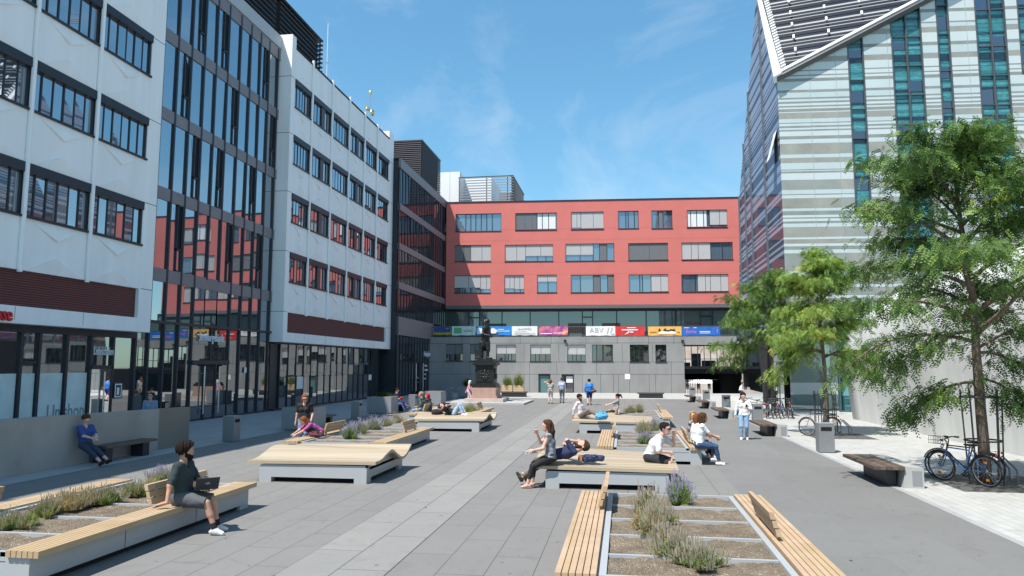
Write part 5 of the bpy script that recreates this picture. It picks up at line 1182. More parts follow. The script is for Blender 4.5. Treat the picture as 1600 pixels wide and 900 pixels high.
p = (on_z(1480, 752)+on_z(1539, 761))/2; d = on_z(1480, 752)-on_z(1539, 761)
put(bA, uA, p[0], p[1], math.atan2(d[1], d[0]), R_(-7), 'blue-framed bicycle leaning on the tree guard, facing left, nearest to the camera')
put(bB, uB, p[0]+.12, p[1]+.36, math.atan2(d[1], d[0])+.22, R_(5), 'black bicycle with tall handlebar and basket behind the blue-framed one')
q = on_z(1283, 681); put(bC, uC, q[0], q[1], R_(-165), R_(8), 'silver bicycle parked behind the nearest litter bin at the middle tree')
q0 = on_z(1211, 652)
for k, (dx, dy, rz, pr, us, lab) in enumerate(((-1.1, -.5, 200, bB, uB, 'leftmost black bicycle of the cluster under the farthest tree'), (-.5, -.7, 75, bC, uC, 'silver bicycle second from the left in the far cluster'), (-.15, -.75, 250, bB, uB, 'black bicycle in the middle of the far cluster, wheel towards the plaza'),
     (.2, -.8, 70, bA, uA, 'blue bicycle right of the trunk in the far cluster'), (.5, -.6, 262, bB, uB, 'black bicycle second from the right in the far cluster'), (.8, -.4, 80, bC, uC, 'rightmost silver bicycle of the far cluster'))):
    put(pr, us, q0[0]+dx, q0[1]+dy, R_(rz), R_(6-3*k), lab)
STAND = mat('stand_steel', (.20, .21, .22), .4, metal=.6)
for (x, y, lab) in ((p[0]+1.0, p[1]+.2, 'low steel bicycle stand by the nearest tree'), (q[0]+.95, q[1]+.1, 'low steel bicycle stand by the middle tree')):
    r = thing('bicycle_stand', lab, 'bike stand', (x, y, 0), 0, 'low bicycle stands'); b = MB()
    b.tube([(x-.2, y, 0), (x-.2, y, .5), (x-.1, y, .62), (x+.12, y, .40), (x+.2, y, .3), (x+.2, y, 0)], .022, 8); b.tube([(x-.2, y+.35, 0), (x-.2, y+.35, .5), (x-.1, y+.35, .62), (x+.12, y+.35, .40), (x+.2, y+.35, .3), (x+.2, y+.35, 0)], .022, 8); b.tube([(x-.2, y, .1), (x-.2, y+.35, .1)], .015, 6); build_each(b, 'hoop', STAND, r)

# ------------------------------------------------------------------ banners on the terrace railing
def banner(x0, x1, y0, y1, label, m, marks):
    u0, z0 = PW.px(670+x0/2.5, 280+y1/2.5, .02); u1, z1 = PW.px(670+x1/2.5, 280+y0/2.5, .02); c = PW.a((u0+u1)/2, z0, .03)
    r = thing('banner', label, 'banner', c, 0, 'banners along the terrace railing'); b = MB(); n = 14
    for i in range(n):
        a, e = u0+(u1-u0)*i/n, u0+(u1-u0)*(i+1)/n; f = lambda k: .025+.018*math.sin(k*1.9+x0)*(.5+.5*math.sin(k*.7)); 
        b.face([PW.a(a, z0+.02*math.sin(i+x0), f(i)), PW.a(e, z0+.02*math.sin(i+1+x0), f(i+1)), PW.a(e, z1, f(i+1)*.4+.01), PW.a(a, z1, f(i)*.4+.01)])
        b.face([PW.a(a, z0+.02*math.sin(i+x0), f(i)-.004), PW.a(a, z1, f(i)*.4+.006), PW.a(e, z1, f(i+1)*.4+.006), PW.a(e, z0+.02*math.sin(i+1+x0), f(i+1)-.004)])
    b.build('sheet', m, r, smooth=True)
    for k in marks:
        if k[0] == 'bar':
            q = MB(); _, a, e, s, t, mm = k; PW.box(q, u0+(u1-u0)*a, u0+(u1-u0)*e, z0+(z1-z0)*s, z0+(z1-z0)*t, .046, .050); q.build('print', mm, r)
        elif k[0] == 'poly':
            q = MB(); pts = [PW.a(u0+(u1-u0)*a, z0+(z1-z0)*s, .047) for a, s in k[1]]; q.prism(pts, PW.n*.004); q.build('print', k[2], r)
        else:
            _, txt, a, s, size, mm, wd = k; lettering(txt, size*(z1-z0), mm, r, PW.a(u0+(u1-u0)*a, z0+(z1-z0)*s, .047), PW.u, (0, 0, 1), 'lettering', wd, .002)
    return r
WB = mat('banner_white', (.78, .78, .77), .7, var=.03); NAVY = mat('banner_navy', (.02, .06, .25), .6); BLUE = mat('banner_blue', (.02, .22, .62), .6, var=.15, scale=1.2); OLIVE = mat('banner_olive', (.35, .30, .04), .7, var=.3, scale=6); GRN = mat('banner_green', (.10, .42, .18), .6); GRY = mat('banner_grey', (.25, .30, .30), .6); PTEAL = mat('banner_pale_teal', (.55, .70, .66), .6, var=.05)
REDB = mat('banner_red', (.62, .03, .03), .6, var=.12, scale=1.5); ORG = mat('banner_orange', (.80, .42, .10), .6, var=.1, scale=1.5); PINK = mat('print_pink', (.75, .2, .35), .6); BK = mat('print_black', (.015, .015, .015), .6); RBL = mat('banner_royal', (.01, .13, .52), .6, var=.12, scale=1.5); LGR = mat('print_grey', (.45, .45, .46), .6)
PHOTO = bpy.data.materials.new('banner_photo'); PHOTO.use_nodes = True; t = PHOTO.node_tree; pb = t.nodes['Principled BSDF']; tcn = t.nodes.new('ShaderNodeTexCoord'); n1 = t.nodes.new('ShaderNodeTexNoise'); n1.inputs['Scale'].default_value = 1.6; n1.inputs['Detail'].default_value = 3; t.links.new(tcn.outputs['Object'], n1.inputs['Vector'])
r1 = t.nodes.new('ShaderNodeValToRGB'); e = r1.color_ramp.elements; e[0].position = .3; e[0].color = (.16, .02, .18, 1); e[1].position = .75; e[1].color = (.85, .55, .35, 1); z_ = e.new(.5); z_.color = (.50, .12, .30, 1); z_ = e.new(.62); z_.color = (.75, .22, .12, 1); t.links.new(n1.outputs['Fac'], r1.inputs['Fac']); t.links.new(r1.outputs[0], pb.inputs['Base Color'])
banner(18, 87, 575, 608, 'navy and olive banner, first on the terrace railing from the glass wing', OLIVE, [('bar', .03, .97, .3, .97, NAVY), ('txt', 'ASL', .30, .5, .46, WB, 1.0), ('bar', .08, .92, .38, .42, WB), ('bar', .66, .9, .64, .78, WB)])
banner(90, 182, 574, 610, 'pale banner reading fsr wiwi with a green block', PTEAL, [('bar', .10, .42, .22, .82, GRN), ('txt', 'fsr', .26, .34, .58, WB, .95), ('txt', 'wiwi', .69, .34, .58, GRY, .95)])
banner(186, 321, 574, 610, 'blue and white banner behind the bronze statue', BLUE, [('poly', [(.02, .1), (.25, .3), (.22, .7), (.03, .85)], WB), ('poly', [(.28, .25), (.55, .2), (.62, .5), (.5, .8), (.3, .75)], WB), ('bar', .62, .96, .42, .5, WB), ('bar', .62, .8, .6, .68, WB)])
banner(324, 424, 574, 610, 'white banner reading oikosLEIPZIG in thin letters', WB, [('txt', 'oikosLEIPZIG', .5, .6, .30, GRY, .92), ('bar', .1, .6, .4, .44, LGR), ('bar', .1, .9, .22, .26, LGR), ('bar', .06, .94, .1, .13, LGR)])
banner(430, 543, 574, 610, 'purple and orange photo banner in the middle of the railing', PHOTO, [('bar', .05, .45, .15, .24, WB), ('bar', .5, .9, .2, .28, WB)])
banner(614, 728, 574, 611, 'white banner reading ABV with thin grey letters', WB, [('txt', 'ABV', .36, .32, .75, LGR, 1.1), ('poly', [(.70, .2), (.74, .2), (.80, .85), (.76, .85)], LGR), ('poly', [(.82, .2), (.86, .3), (.92, .8), (.88, .85)], LGR), ('bar', .86, .97, .1, .2, LGR)])
banner(729, 842, 575, 612, 'crumpled red banner with white print', REDB, [('bar', .4, .7, .82, .90, WB), ('bar', .22, .78, .58, .70, WB), ('bar', .5, .62, .34, .46, WB), ('poly', [(.3, .1), (.45, .28), (.5, .55), (.46, .5)], WB)])
banner(857, 987, 575, 611, 'orange banner with black skyline and web address', ORG, [('poly', [(.30, .18), (.82, .18), (.82, .42), (.7, .5), (.6, .42), (.45, .5), (.32, .42)], WB), ('poly', [(.30, .42), (.32, .75), (.36, .78), (.38, .48), (.44, .5), (.46, .62), (.52, .84), (.54, .62), (.64, .58), (.66, .7), (.78, .66), (.80, .74), (.82, .42), (.7, .5), (.6, .42), (.45, .5)], BK), ('txt', 'www.', .16, .28, .34, BK, 1.0), ('txt', '.de', .90, .28, .30, BK, .9)])
banner(990, 1138, 576, 611, 'royal blue banner reading forte in pink script', RBL, [('txt', 'forte', .24, .26, .62, PINK, .95), ('txt', 'f', .92, .25, .7, PINK, 1.0), ('bar', .05, .18, .85, .92, WB), ('bar', .30, .38, .85, .92, WB), ('bar', .46, .74, .42, .50, WB), ('bar', .46, .74, .25, .33, WB)])

# ------------------------------------------------------------------ roof details
px_ = on_x(578, 186, -23.0); v = thing('weather_vane', 'gilded weather vane on the roof of the farther white block', 'weather vane', (-23, px_[1], 22.4)); GOLD = mat('gilding', (.75, .52, .15), .3, metal=.8); y = px_[1]; zt = on_x(578, 150, -23.0)[2]
b = MB(); b.tube([(-23, y, 22.4), (-23, y, zt+.3)], .05, 6); b.build('pole', STEEL, v); b = MB(); zv = on_x(578, 173, -23.0)[2]
b.box(-23.05, -22.95, y-.9, y-.2, zv-.12, zv+.16); b.prism([(-23.04, y-1.2, zv-.3), (-23.04, y-.6, zv-.2), (-23.04, y-.3, zv+.2), (-23.04, y-.8, zv+.1)], (.08, 0, 0)); b.ring((-23, y+.6, zv+.05), .25, .1, 'x', 14, 6); b.prism([(-23.04, y+.1, zv-.05), (-23.04, y+1.1, zv+.25), (-23.04, y+1.2, zv+.4), (-23.04, y+.2, zv+.15)], (.08, 0, 0)); b.build('vane', GOLD, v)
b = MB(); b.ball((-23, y, zt+.4), .18, 10, 6); b.build('finial', GOLD, v)
a = on_x(511, 100, -24.0); at_ = on_x(514, 38, -24.0); an = thing('antenna', 'thin white antenna pole beside the black louvred plant room', 'antenna', (-24, a[1], 22.4)); b = MB(); b.tube([(-24, a[1], 22.4), (-24, a[1], at_[2])], .024, 6); b.build('pole', PAPER, an)
b = MB(); b.tube([(-24, a[1]-.3, a[2]), (-24, a[1]+.3, a[2]+.2)], .02, 5); b.build('crossbar', DARK, an)

# fallen leaves and small litter on the paving: nobody could count it
rl = random.Random(21); b = MB()
for k in range(1100):
    if k < 520: c0 = rl.choice((T1, T2, T3)); x, y = c0[0]+rl.gauss(0, 2.2), c0[1]+rl.gauss(0, 2.4)
    else: x, y = rl.uniform(-13, 11), rl.uniform(7, 40)
    if x > 11.3: continue
    s_ = rl.uniform(.012, .035); a = rl.uniform(0, 6.28); dx, dy = s_*math.cos(a), s_*math.sin(a); z = .013; w_ = rl.uniform(.3, .6)
    b.face([(x-dx, y-dy, z), (x+dy*w_, y-dx*w_, z+.002), (x+dx, y+dy, z+rl.uniform(0, .012)), (x-dy*w_, y+dx*w_, z+.004)], rl.choice((0, 0, 1, 2)))
tag(b.build('leaf_litter', [mat('dry_leaf', (.22, .15, .06), .8), mat('yellow_leaf', (.34, .30, .08), .8), mat('dark_crumb', (.07, .06, .05), .9)]), 'small dry leaves and crumbs scattered over the paving', 'leaf litter', kind='stuff')
# ------------------------------------------------------------------ bodies: blended distance fields turned into one surface
def sdf_mesh(name, groups, h, mats, noise=0.0, seed=0, nf=1.0):
    """groups: list of (prims, cuts, k). prim = (a, ra, b, rb) tapered rod; cut = (point, outward normal)"""
    P = [p for g in groups for p in g[0]]
    lo = np.min([np.minimum(np.array(p[0])-p[1], np.array(p[2])-p[3]) for p in P], axis=0)-3*h; hi = np.max([np.maximum(np.array(p[0])+p[1], np.array(p[2])+p[3]) for p in P], axis=0)+3*h
    n = np.ceil((hi-lo)/h).astype(int)+1; ax = [lo[i]+h*np.arange(n[i]) for i in range(3)]
    D = np.full(tuple(n), 9.0, np.float32)
    for prims, cuts, k in groups:
        E = np.full(tuple(n), 9.0, np.float32)
        for a, ra, b, rb in prims:
            a = np.array(a, float); b = np.array(b, float); m = max(ra, rb)+k+2*h
            i0 = np.maximum(((np.minimum(a, b)-m-lo)/h).astype(int), 0); i1 = np.minimum(((np.maximum(a, b)+m-lo)/h).astype(int)+2, n)
            X = ax[0][i0[0]:i1[0], None, None]; Y = ax[1][None, i0[1]:i1[1], None]; Z = ax[2][None, None, i0[2]:i1[2]]
            ba = b-a; L = ba.dot(ba)
            if L < 1e-8: t = 0.0
            else: t = np.clip(((X-a[0])*ba[0]+(Y-a[1])*ba[1]+(Z-a[2])*ba[2])/L, 0, 1)
            d = np.sqrt((X-a[0]-t*ba[0])**2+(Y-a[1]-t*ba[1])**2+(Z-a[2]-t*ba[2])**2)-(ra+(rb-ra)*t)
            W = E[i0[0]:i1[0], i0[1]:i1[1], i0[2]:i1[2]]
            if k > 0:
                q = np.clip(.5+.5*(W-d)/k, 0, 1); W[...] = W*(1-q)+d*q-k*q*(1-q)
            else: W[...] = np.minimum(W, d)
        for p, nn in cuts:
            nn = np.array(nn, float); nn /= np.linalg.norm(nn); X = ax[0][:, None, None]-p[0]; Y = ax[1][None, :, None]-p[1]; Z = ax[2][None, None, :]-p[2]
            E = np.maximum(E, (X*nn[0]+Y*nn[1]+Z*nn[2]).astype(np.float32))
        D = np.minimum(D, E)
    if noise:
        X = ax[0][:, None, None]; Y = ax[1][None, :, None]; Z = ax[2][None, None, :]; rs = np.random.RandomState(seed)
        N = 0
        for f in (1.0, 1.9, 3.3):
            v = rs.normal(size=(3, 3))*28*f*nf; N = N+sum(np.sin(X*v[i][0]+Y*v[i][1]+Z*v[i][2]+rs.rand()*6) for i in range(3))/f/3
        D = D+(N*noise).astype(np.float32)
    S = D < 0; nx, ny, nz = S.shape
    c = [(i, j, k) for i in (0, 1) for j in (0, 1) for k in (0, 1)]; sub = lambda A, o: A[o[0]:nx-1+o[0], o[1]:ny-1+o[1], o[2]:nz-1+o[2]]
    cnt = sum(sub(S, o).astype(np.int8) for o in c); act = (cnt > 0) & (cnt < 8); idx = np.full(act.shape, -1); A = np.argwhere(act); idx[act] = np.arange(len(A))
    pos = np.zeros((len(A), 3)); num = np.zeros(len(A))
    for o in c:
        for axx in range(3):
            if o[axx]: continue
            o2 = list(o); o2[axx] = 1; d0 = sub(D, o)[act]; d1 = sub(D, o2)[act]; x = (d0 < 0) != (d1 < 0); tt = np.where(x, d0/(d0-d1+1e-12), 0)
            for q in range(3): pos[:, q] += np.where(x, o[q]+(tt if q == axx else 0), 0)
            num += x
    V = (pos/num[:, None]+A)*h+lo
    F = []
    for axx in range(3):
        u, w_ = (axx+1) % 3, (axx+2) % 3; s0 = [slice(None)]*3; s1 = [slice(None)]*3; s0[axx] = slice(0, -1); s1[axx] = slice(1, None)
        ch = S[tuple(s0)] != S[tuple(s1)]; I = np.argwhere(ch); I = I[(I[:, u] > 0) & (I[:, w_] > 0) & (I[:, u] < S.shape[u]-1) & (I[:, w_] < S.shape[w_]-1)]
        ins = S[I[:, 0], I[:, 1], I[:, 2]]
        def cell(du, dw): J = I.copy(); J[:, u] -= du; J[:, w_] -= dw; return idx[J[:, 0], J[:, 1], J[:, 2]]
        Q = np.stack([cell(1, 1), cell(0, 1), cell(0, 0), cell(1, 0)], 1); Q[~ins] = Q[~ins][:, ::-1]; F.append(Q)
    F = np.concatenate(F); me = bpy.data.meshes.new(name); me.vertices.add(len(V)); me.vertices.foreach_set('co', V.reshape(-1)); me.loops.add(F.size); me.loops.foreach_set('vertex_index', F.reshape(-1)); me.polygons.add(len(F))
    me.polygons.foreach_set('loop_start', np.arange(0, F.size, 4)); me.polygons.foreach_set('loop_total', np.full(len(F), 4)); me.polygons.foreach_set('use_smooth', np.ones(len(F), bool))
    me.materials.append(mats); me.update(calc_edges=True); return me

SKIN = {n: mat('skin_'+n, c, .6, var=.12, scale=14, spec=.3) for n, c in (('fair', (.62, .36, .27)), ('tan', (.50, .27, .18)), ('pink', (.66, .38, .30)))}
HAIRC = {n: mat('hair_'+n, c, .85, var=.45, scale=55, bump=.8, bscale=90, spec=.2) for n, c in (('dark', (.014, .010, .008)), ('brown', (.07, .035, .018)), ('auburn', (.20, .07, .025)), ('blond', (.33, .21, .10)), ('white', (.70, .68, .65)), ('red', (.50, .015, .03)))}
CL = {}
def cloth(n, c, **k):
    if n not in CL: CL[n] = mat('cloth_'+n, c, .85, bump=.7, bscale=11, **({'var': .07, 'scale': 6} | k))
    return CL[n]
def nrm(v): v = np.array(v, float); return v/(np.linalg.norm(v)+1e-9)
class Pose:
    """joints in the person's own frame: x forward, y to the left, z up"""
    def __init__(s, **k): s.__dict__.update({a: (np.array(b, float) if isinstance(b, (tuple, list)) else b) for a, b in k.items()})
def torso_chain(pel, lean, side=0.0, L=(.29, .21, .17), tw=0.0):
    d = nrm((math.sin(lean), math.sin(side), math.cos(lean)*math.cos(side))); ch = np.array(pel)+d*L[0]; nk = ch+nrm(d+np.array([.10*math.cos(lean), 0, 0]))*L[1]; return ch, nk, d
def pose(pel, lean=0.03, legs=None, arms=None, look=(1, 0, 0), side=0.0, head=None, tw=0.0):
    pel = np.array(pel, float); ch, nk, d = torso_chain(pel, lean, side); ly = np.array([-math.sin(tw), math.cos(tw), 0.0])
    hips = {s: pel+np.array([0, s*.095, -.03]) for s in (1, -1)}; sh = {s: nk+ly*s*.185-d*.045 for s in (1, -1)}
    lk = nrm(look); hd = nk+nrm(d*.8+np.array([.25*lk[0], .25*lk[1], .35]))*.165 if head is None else np.array(head, float)
    return Pose(pel=pel, ch=ch, nk=nk, d=d, hips=hips, sh=sh, hd=hd, lk=lk, ly=ly, legs=legs, arms=arms)
def limb2(a, c, l1, l2, hint):
    """joint between a and c for two given bone lengths, bent towards hint"""
    a, c = np.array(a, float), np.array(c, float); v = c-a; D = np.linalg.norm(v); mx = (l1+l2)*.999
    if D > mx: c = a+v*(mx/D); v = c-a; D = mx
    x = (l1*l1-l2*l2+D*D)/(2*D); hgt = math.sqrt(max(l1*l1-x*x, 0)); u = v/D; hv = np.array(hint, float); hv = hv-u*hv.dot(u); return a+u*x+nrm(hv)*hgt, c
def person(label, loc, face, P, top=None, bottom=None, shoes=None, hair='brown', hairstyle='short', skin='fair', size=1.0, h=.011, sleeve=.55, leg=1.0, beard=None, glasses=None, female=False, loose=0.0, cap=None, toes=None, group=None, thick=1.0, dress=False, noeyes=False):
    r = thing('person', label, 'person', loc, face, group); r.scale = (size,)*3; sk = SKIN[skin]; T = thick; inv = 1.0
    def add(nm, groups, m, hh=h, noise=0.0, parent=r, seed=1, nf=1.0):
        o = bpy.data.objects.new(nm, sdf_mesh(nm, groups, hh, m, noise, seed, nf)); COL.objects.link(o); o.parent = parent; return o
    # limb joints
    A, K = {}, {}
    for s in (1, -1):
        w = P.arms[s]; el, wr = limb2(P.sh[s], w['hand'], .285, .25, w.get('elbow', (-1, s*.4, -.3))); A[s] = (P.sh[s], el, wr)
        g = P.legs[s]; kn, an = limb2(P.hips[s], g['foot'], .42, .41, g.get('knee', (1, 0, .2))); K[s] = (P.hips[s], kn, an)
    # head
    lk = P.lk; upv = nrm(np.array([0, 0, 1.])-lk*lk[2]*1.0+P.d*.25-lk*(P.d.dot(lk))*.25) if abs(lk[2]) < .95 else nrm(P.d*0+np.array([-1, 0, 0])); upv = nrm(upv-lk*upv.dot(lk)); rt = np.cross(lk, upv); H = P.hd
    def hp(f, u, l=0): return H+lk*f+upv*u+rt*l
    head = [(hp(-.025, .035), .088, hp(.015, .03), .086), (hp(.03, -.005), .068, hp(.052, -.080), .040), (hp(.045, -.04), .055, hp(.05, -.06), .05), (hp(.092, .012), .010, hp(.108, -.022), .015), (hp(.085, -.062), .016, hp(.088, -.062), .016), (hp(.08, .03, .032), .02, hp(.08, .03, -.032), .02)]
    ears = [(hp(-.01, .005, s*.082), .016, hp(-.014, -.025, s*.080), .012) for s in (1, -1)]
    neck = [(P.nk-P.d*.04, .058, hp(-.02, -.06), .052)]
    def torso(i):
        o = []; hw = .10*T if not female else .095*T; sw = .115*T if not female else .10*T
        for s in (1, -1):
            y = P.ly*s
            o += [(P.pel+np.array([0, s*.065, 0]), hw+i+(.012 if female else 0), P.pel*.55+P.ch*.45+y*.05, .092*T+i), (P.pel*.55+P.ch*.45+y*.05, .092*T+i, P.ch+y*.070, sw*.94+i), (P.ch+y*.072, sw*.94+i, P.nk+y*.115-P.d*.075, .068+i), (P.nk+y*.115-P.d*.075, .068+i, P.sh[s], .055+i)]
            if female: f = nrm(np.cross(P.ly, P.d)); o.append((P.ch+y*.075+f*.07+P.d*.02, .055+i, P.ch+y*.075+f*.075+P.d*.01, .05+i))
        return o
    armr = (.048, .040, .038, .027) if not female else (.042, .035, .033, .024)
    def arm(s, i, f=1.0):
        a, e, w = A[s]; o = []
        if f <= .5: q = a+(e-a)*f*2; o.append((a, armr[0]+i+.006, q, armr[0]+(armr[1]-armr[0])*f*2+i))
        else: q = e+(w-e)*(f-.5)*2; o += [(a, armr[0]+i+.006, e, armr[1]+i), (e, armr[2]+i+.002, q, armr[2]+(armr[3]-armr[2])*(f-.5)*2+i)]
        return o, q, nrm(q-(a if f <= .5 else e))
    legr = (.088*T, .054, .055, .036)
    def legp(s, i, f=1.0):
        a, k, n = K[s]; o = []
        if f <= .5: q = a+(k-a)*f*2; o.append((a, legr[0]+i, q, legr[0]+(legr[1]-legr[0])*f*2+i))
        else:
            q = k+(n-k)*(f-.5)*2; mid = k+(n-k)*.3-nrm(np.cross(np.array([0, 1., 0]), n-k))*0.018
            o += [(a, legr[0]+i, k, legr[1]+i), (k, legr[1]+i-.002, q, legr[2]+(legr[3]-legr[2])*(f-.5)*2+i)]
            if i < .02: o.append((k+(n-k)*.15, .045, k+(n-k)*.45, .047))
        return o, q, nrm(q-(a if f <= .5 else k))
    def hand(s):
        a, e, w = A[s]; wd = P.arms[s]; d = nrm(wd.get('dir', w-e)); pn = np.array(wd.get('palm', (0, -s, -.4)), float); pn = nrm(pn-d*pn.dot(d)); sd = np.cross(d, pn)*s; o = []; cr = wd.get('curl', .5)
        for j in (-1, -.3, .4, 1): o.append((w+d*.01+sd*j*.012, .020, w+d*.085+sd*j*.028, .0145))
        for j, L in ((-1, .062), (-.3, .075), (.4, .080), (1, .070)):
            b0 = w+d*.085+sd*j*.029; d1 = nrm(d*math.cos(cr*.6)+pn*math.sin(cr*.6)+sd*j*.06); d2 = nrm(d*math.cos(cr*1.6)+pn*math.sin(cr*1.6)+sd*j*.05); b1 = b0+d1*L*.5; o += [(b0, .0105, b1, .0095), (b1, .0095, b1+d2*L*.5, .0075)]
        t0 = w+d*.03+sd*.028; t1 = t0+nrm(d*.65+sd*.75+pn*.25)*.042; o += [(t0, .015, t1, .0115), (t1, .0115, t1+nrm(d*.9+sd*.25+pn*.4)*.034, .0085)]
        return o
    def foot(s, i):
        a, k, n = K[s]; t = P.legs[s].get('toe'); t = nrm(t) if t is not None else nrm((1, s*.15, -.18)); hl = n-t*.045+np.array([0, 0, -.045]) if P.legs[s].get('flat', True) else n-t*.03+nrm(n-k)*.045
        dn = hl-n; tip = n+t*.165+dn*(.9 if P.legs[s].get('flat', True) else .75)
        return [(n, .034+i, hl+np.array([0, 0, .004]), .032+i), (hl, .032+i, n+t*.05+dn*.7, .040+i*.8), (n+t*.05+dn*.7, .040+i*.8, tip, .026+i*.6)]
    limbs = []
    for s in (1, -1): limbs += arm(s, 0)[0]+legp(s, 0)[0]
    body = [(torso(-.004)+neck+limbs, [], .035), (head+neck, [], .028), (ears, [], .01)]
    for s in (1, -1): body += [(hand(s), [], .012), (foot(s, 0), [], .02)]
    b = add('body', body, sk)
    if not noeyes:
        for s in (1, -1):
            e = MB(); c = hp(.083, .018, s*.034); e.ball(c, .0105, 8, 6); o = e.build('eye', mat('eye_dark', (.03, .022, .018), .2), b, world=False)
        e = MB(); e.tube([hp(.098, -.052, -.022), hp(.106, -.054, 0), hp(.098, -.052, .022)], .006, 6); e.build('mouth', mat('lips', (.42, .16, .14), .5), b, world=False)
        e = MB()
        for s in (1, -1): e.tube([hp(.088, .043, s*.015), hp(.092, .046, s*.032), hp(.080, .042, s*.052)], .005, 5)
        e.build('brow', HAIRC['brown' if hair in ('white', 'red') else hair], b, world=False)
    if glasses is not None:
        e = MB()
        for s in (1, -1): c = hp(.105, .016, s*.034); e.ball(c, (.026, .026, .022), 10, 6); e.tube([hp(.10, .02, s*.06), hp(.0, .02, s*.088)], .005, 5)
        e.build('glasses', glasses, b, world=False)
    # hair
    cutf = (hp(.048, .05), nrm(lk*.9-upv*.65)); cutn = (hp(-.02, -.055), nrm(-upv+lk*.35)); hs = []
    skull = [(hp(-.032, .042), .104, hp(.012, .045), .098)]
    if hairstyle != 'bald':
        hs = [(skull, [cutf, cutn], .02)]
        if hairstyle == 'curly': hs = [([(hp(-.035, .05), .118, hp(.02, .06), .108)], [(hp(.075, .05), nrm(lk*.9-upv*.5)), cutn], .02)]
        if hairstyle in ('long', 'bun', 'tail', 'bob'):
            back = nrm(-lk+np.array([0, 0, -.6])); 
            if hairstyle == 'long': hs.append(([(hp(-.07, .0), .082, hp(-.085, -.13), .075), (hp(-.085, -.13), .075, hp(-.09, -.26)+np.array([0, 0, -.03]), .045)]+[(hp(-.02, .02, s*.07), .04, hp(-.03, -.15, s*.075), .035) for s in (1, -1)], [], .03))
            if hairstyle == 'bob': hs.append(([(hp(-.06, .0), .085, hp(-.06, -.11), .07)]+[(hp(-.02, .03, s*.072), .04, hp(-.01, -.10, s*.08), .036) for s in (1, -1)], [], .03))
            if hairstyle == 'bun': hs.append(([(hp(-.08, .11), .046, hp(-.085, .115), .046)], [], .02))
            if hairstyle == 'tail': hs.append(([(hp(-.11, .05), .035, hp(-.16, .01), .045), (hp(-.16, .01), .045, hp(-.16, -.14), .022)], [], .02))
        add('hair', hs, HAIRC[hair], h*.9, .006 if hairstyle != 'curly' else .012, b, 3, 1.6 if hairstyle != 'curly' else 2.6)
    if beard: add('beard', [([(hp(.030, -.035), .080, hp(.066, -.092), .054)], [(hp(.06, -.040), nrm(upv+lk*.55)), (hp(-.005, -.05), nrm(-lk))], .02)], HAIRC[beard], h*.8, .007, b, 4, 2.2)
    if cap is not None: add('cap', [([(hp(-.03, .05), .112, hp(.015, .05), .106)], [(hp(0, .045), nrm(-upv))], .02), ([(hp(.08, .055), .05, hp(.14, .045), .03)], [(hp(0, .065), upv), (hp(0, .04), -upv)], .02)], cap, h, 0, b)
    # clothes
    if top is not None:
        i = .014+loose*.4; hem = P.pel-P.d*(.045 if not dress else .0); g = [(torso(i), [(hem, -P.d), (P.nk+P.d*.012, P.d*.9+nrm(np.cross(P.ly, P.d))*.25)], .04)]
        if sleeve > 0:
            for s in (1, -1): o, q, dq = arm(s, .013+loose*.3, sleeve); g.append((o, [(q, dq)], .02))
        add('shirt', g, top, h, .0055, r, 5, .75)
    if bottom is not None:
        i = .012+loose; wst = P.pel+P.d*.07; g = [([(P.pel+np.array([0, .065, 0]), .10*T+.012, P.pel-np.array([0, .065, 0]), .10*T+.012)]+[(P.pel+P.ly*s*.06, .10*T+.011, P.pel+P.d*.08+P.ly*s*.05, .09*T+.012) for s in (1, -1)], [(wst, P.d)], .03)]
        for s in (1, -1): o, q, dq = legp(s, i, leg); g.append((o, [(q, dq)], .03))
        add('trousers' if leg > .7 else 'shorts', g, bottom, h, .0055, r, 6, .75)
    if shoes is not None:
        for s in (1, -1):
            a, k, n = K[s]; add('shoe', [(foot(s, .010), [(n+nrm(k-n)*.012, nrm(k-n))], .02)], shoes, h)
    return r, P, A, K
def stand(lean=.02, hands=None, step=0.0, look=(1, 0, 0), elbows=None):
    pel = (0, 0, .93-abs(step)*.06); hands = hands or {}; arms = {}
    for s in (1, -1):
        hd = hands.get(s, (.05+s*step*.35, s*.25, .80)); arms[s] = dict(hand=hd, elbow=(elbows or {}).get(s, (-1, s*.5, -.2)), curl=.6)
    legs = {1: dict(foot=(-step*.42, .10, .085+max(step, 0)*.06)), -1: dict(foot=(step*.42, -.10, .085+max(-step, 0)*.06))}
    if step: legs[1]['toe'] = (1, .1, -.5)
    return pose(pel, lean, legs, arms, look)
SHW = cloth('white_shoe', (.72, .72, .72)); SHB = cloth('black_shoe', (.02, .02, .022)); SHG = cloth('grey_shoe', (.38, .38, .38), var=.3, scale=25)
SUNG = mat('sunglass_black', (.008, .008, .008), .1)
def bag_mesh(c, r, h=.016, seed=2):
    """a slumped soft bag: a few blended lobes with folds"""
    c = np.array(c, float); r = np.array(r, float); rs = np.random.RandomState(seed); m = float(min(r)); pr = []
    for k in range(5):
        o = rs.uniform(-.45, .45, 3)*r; e = rs.uniform(-.5, .5, 3)*r; pr.append((c+o, m*.72, c+e, m*.66))
    ax_ = int(np.argmax(r)); d = np.zeros(3); d[ax_] = r[ax_]-m*.8; pr.append((c-d, m*.75, c+d, m*.8))
    return sdf_mesh('bag', [(pr, [((c[0], c[1], c[2]-r[2]*.9), (0, 0, -1))], .05)], h, None, .012, seed)
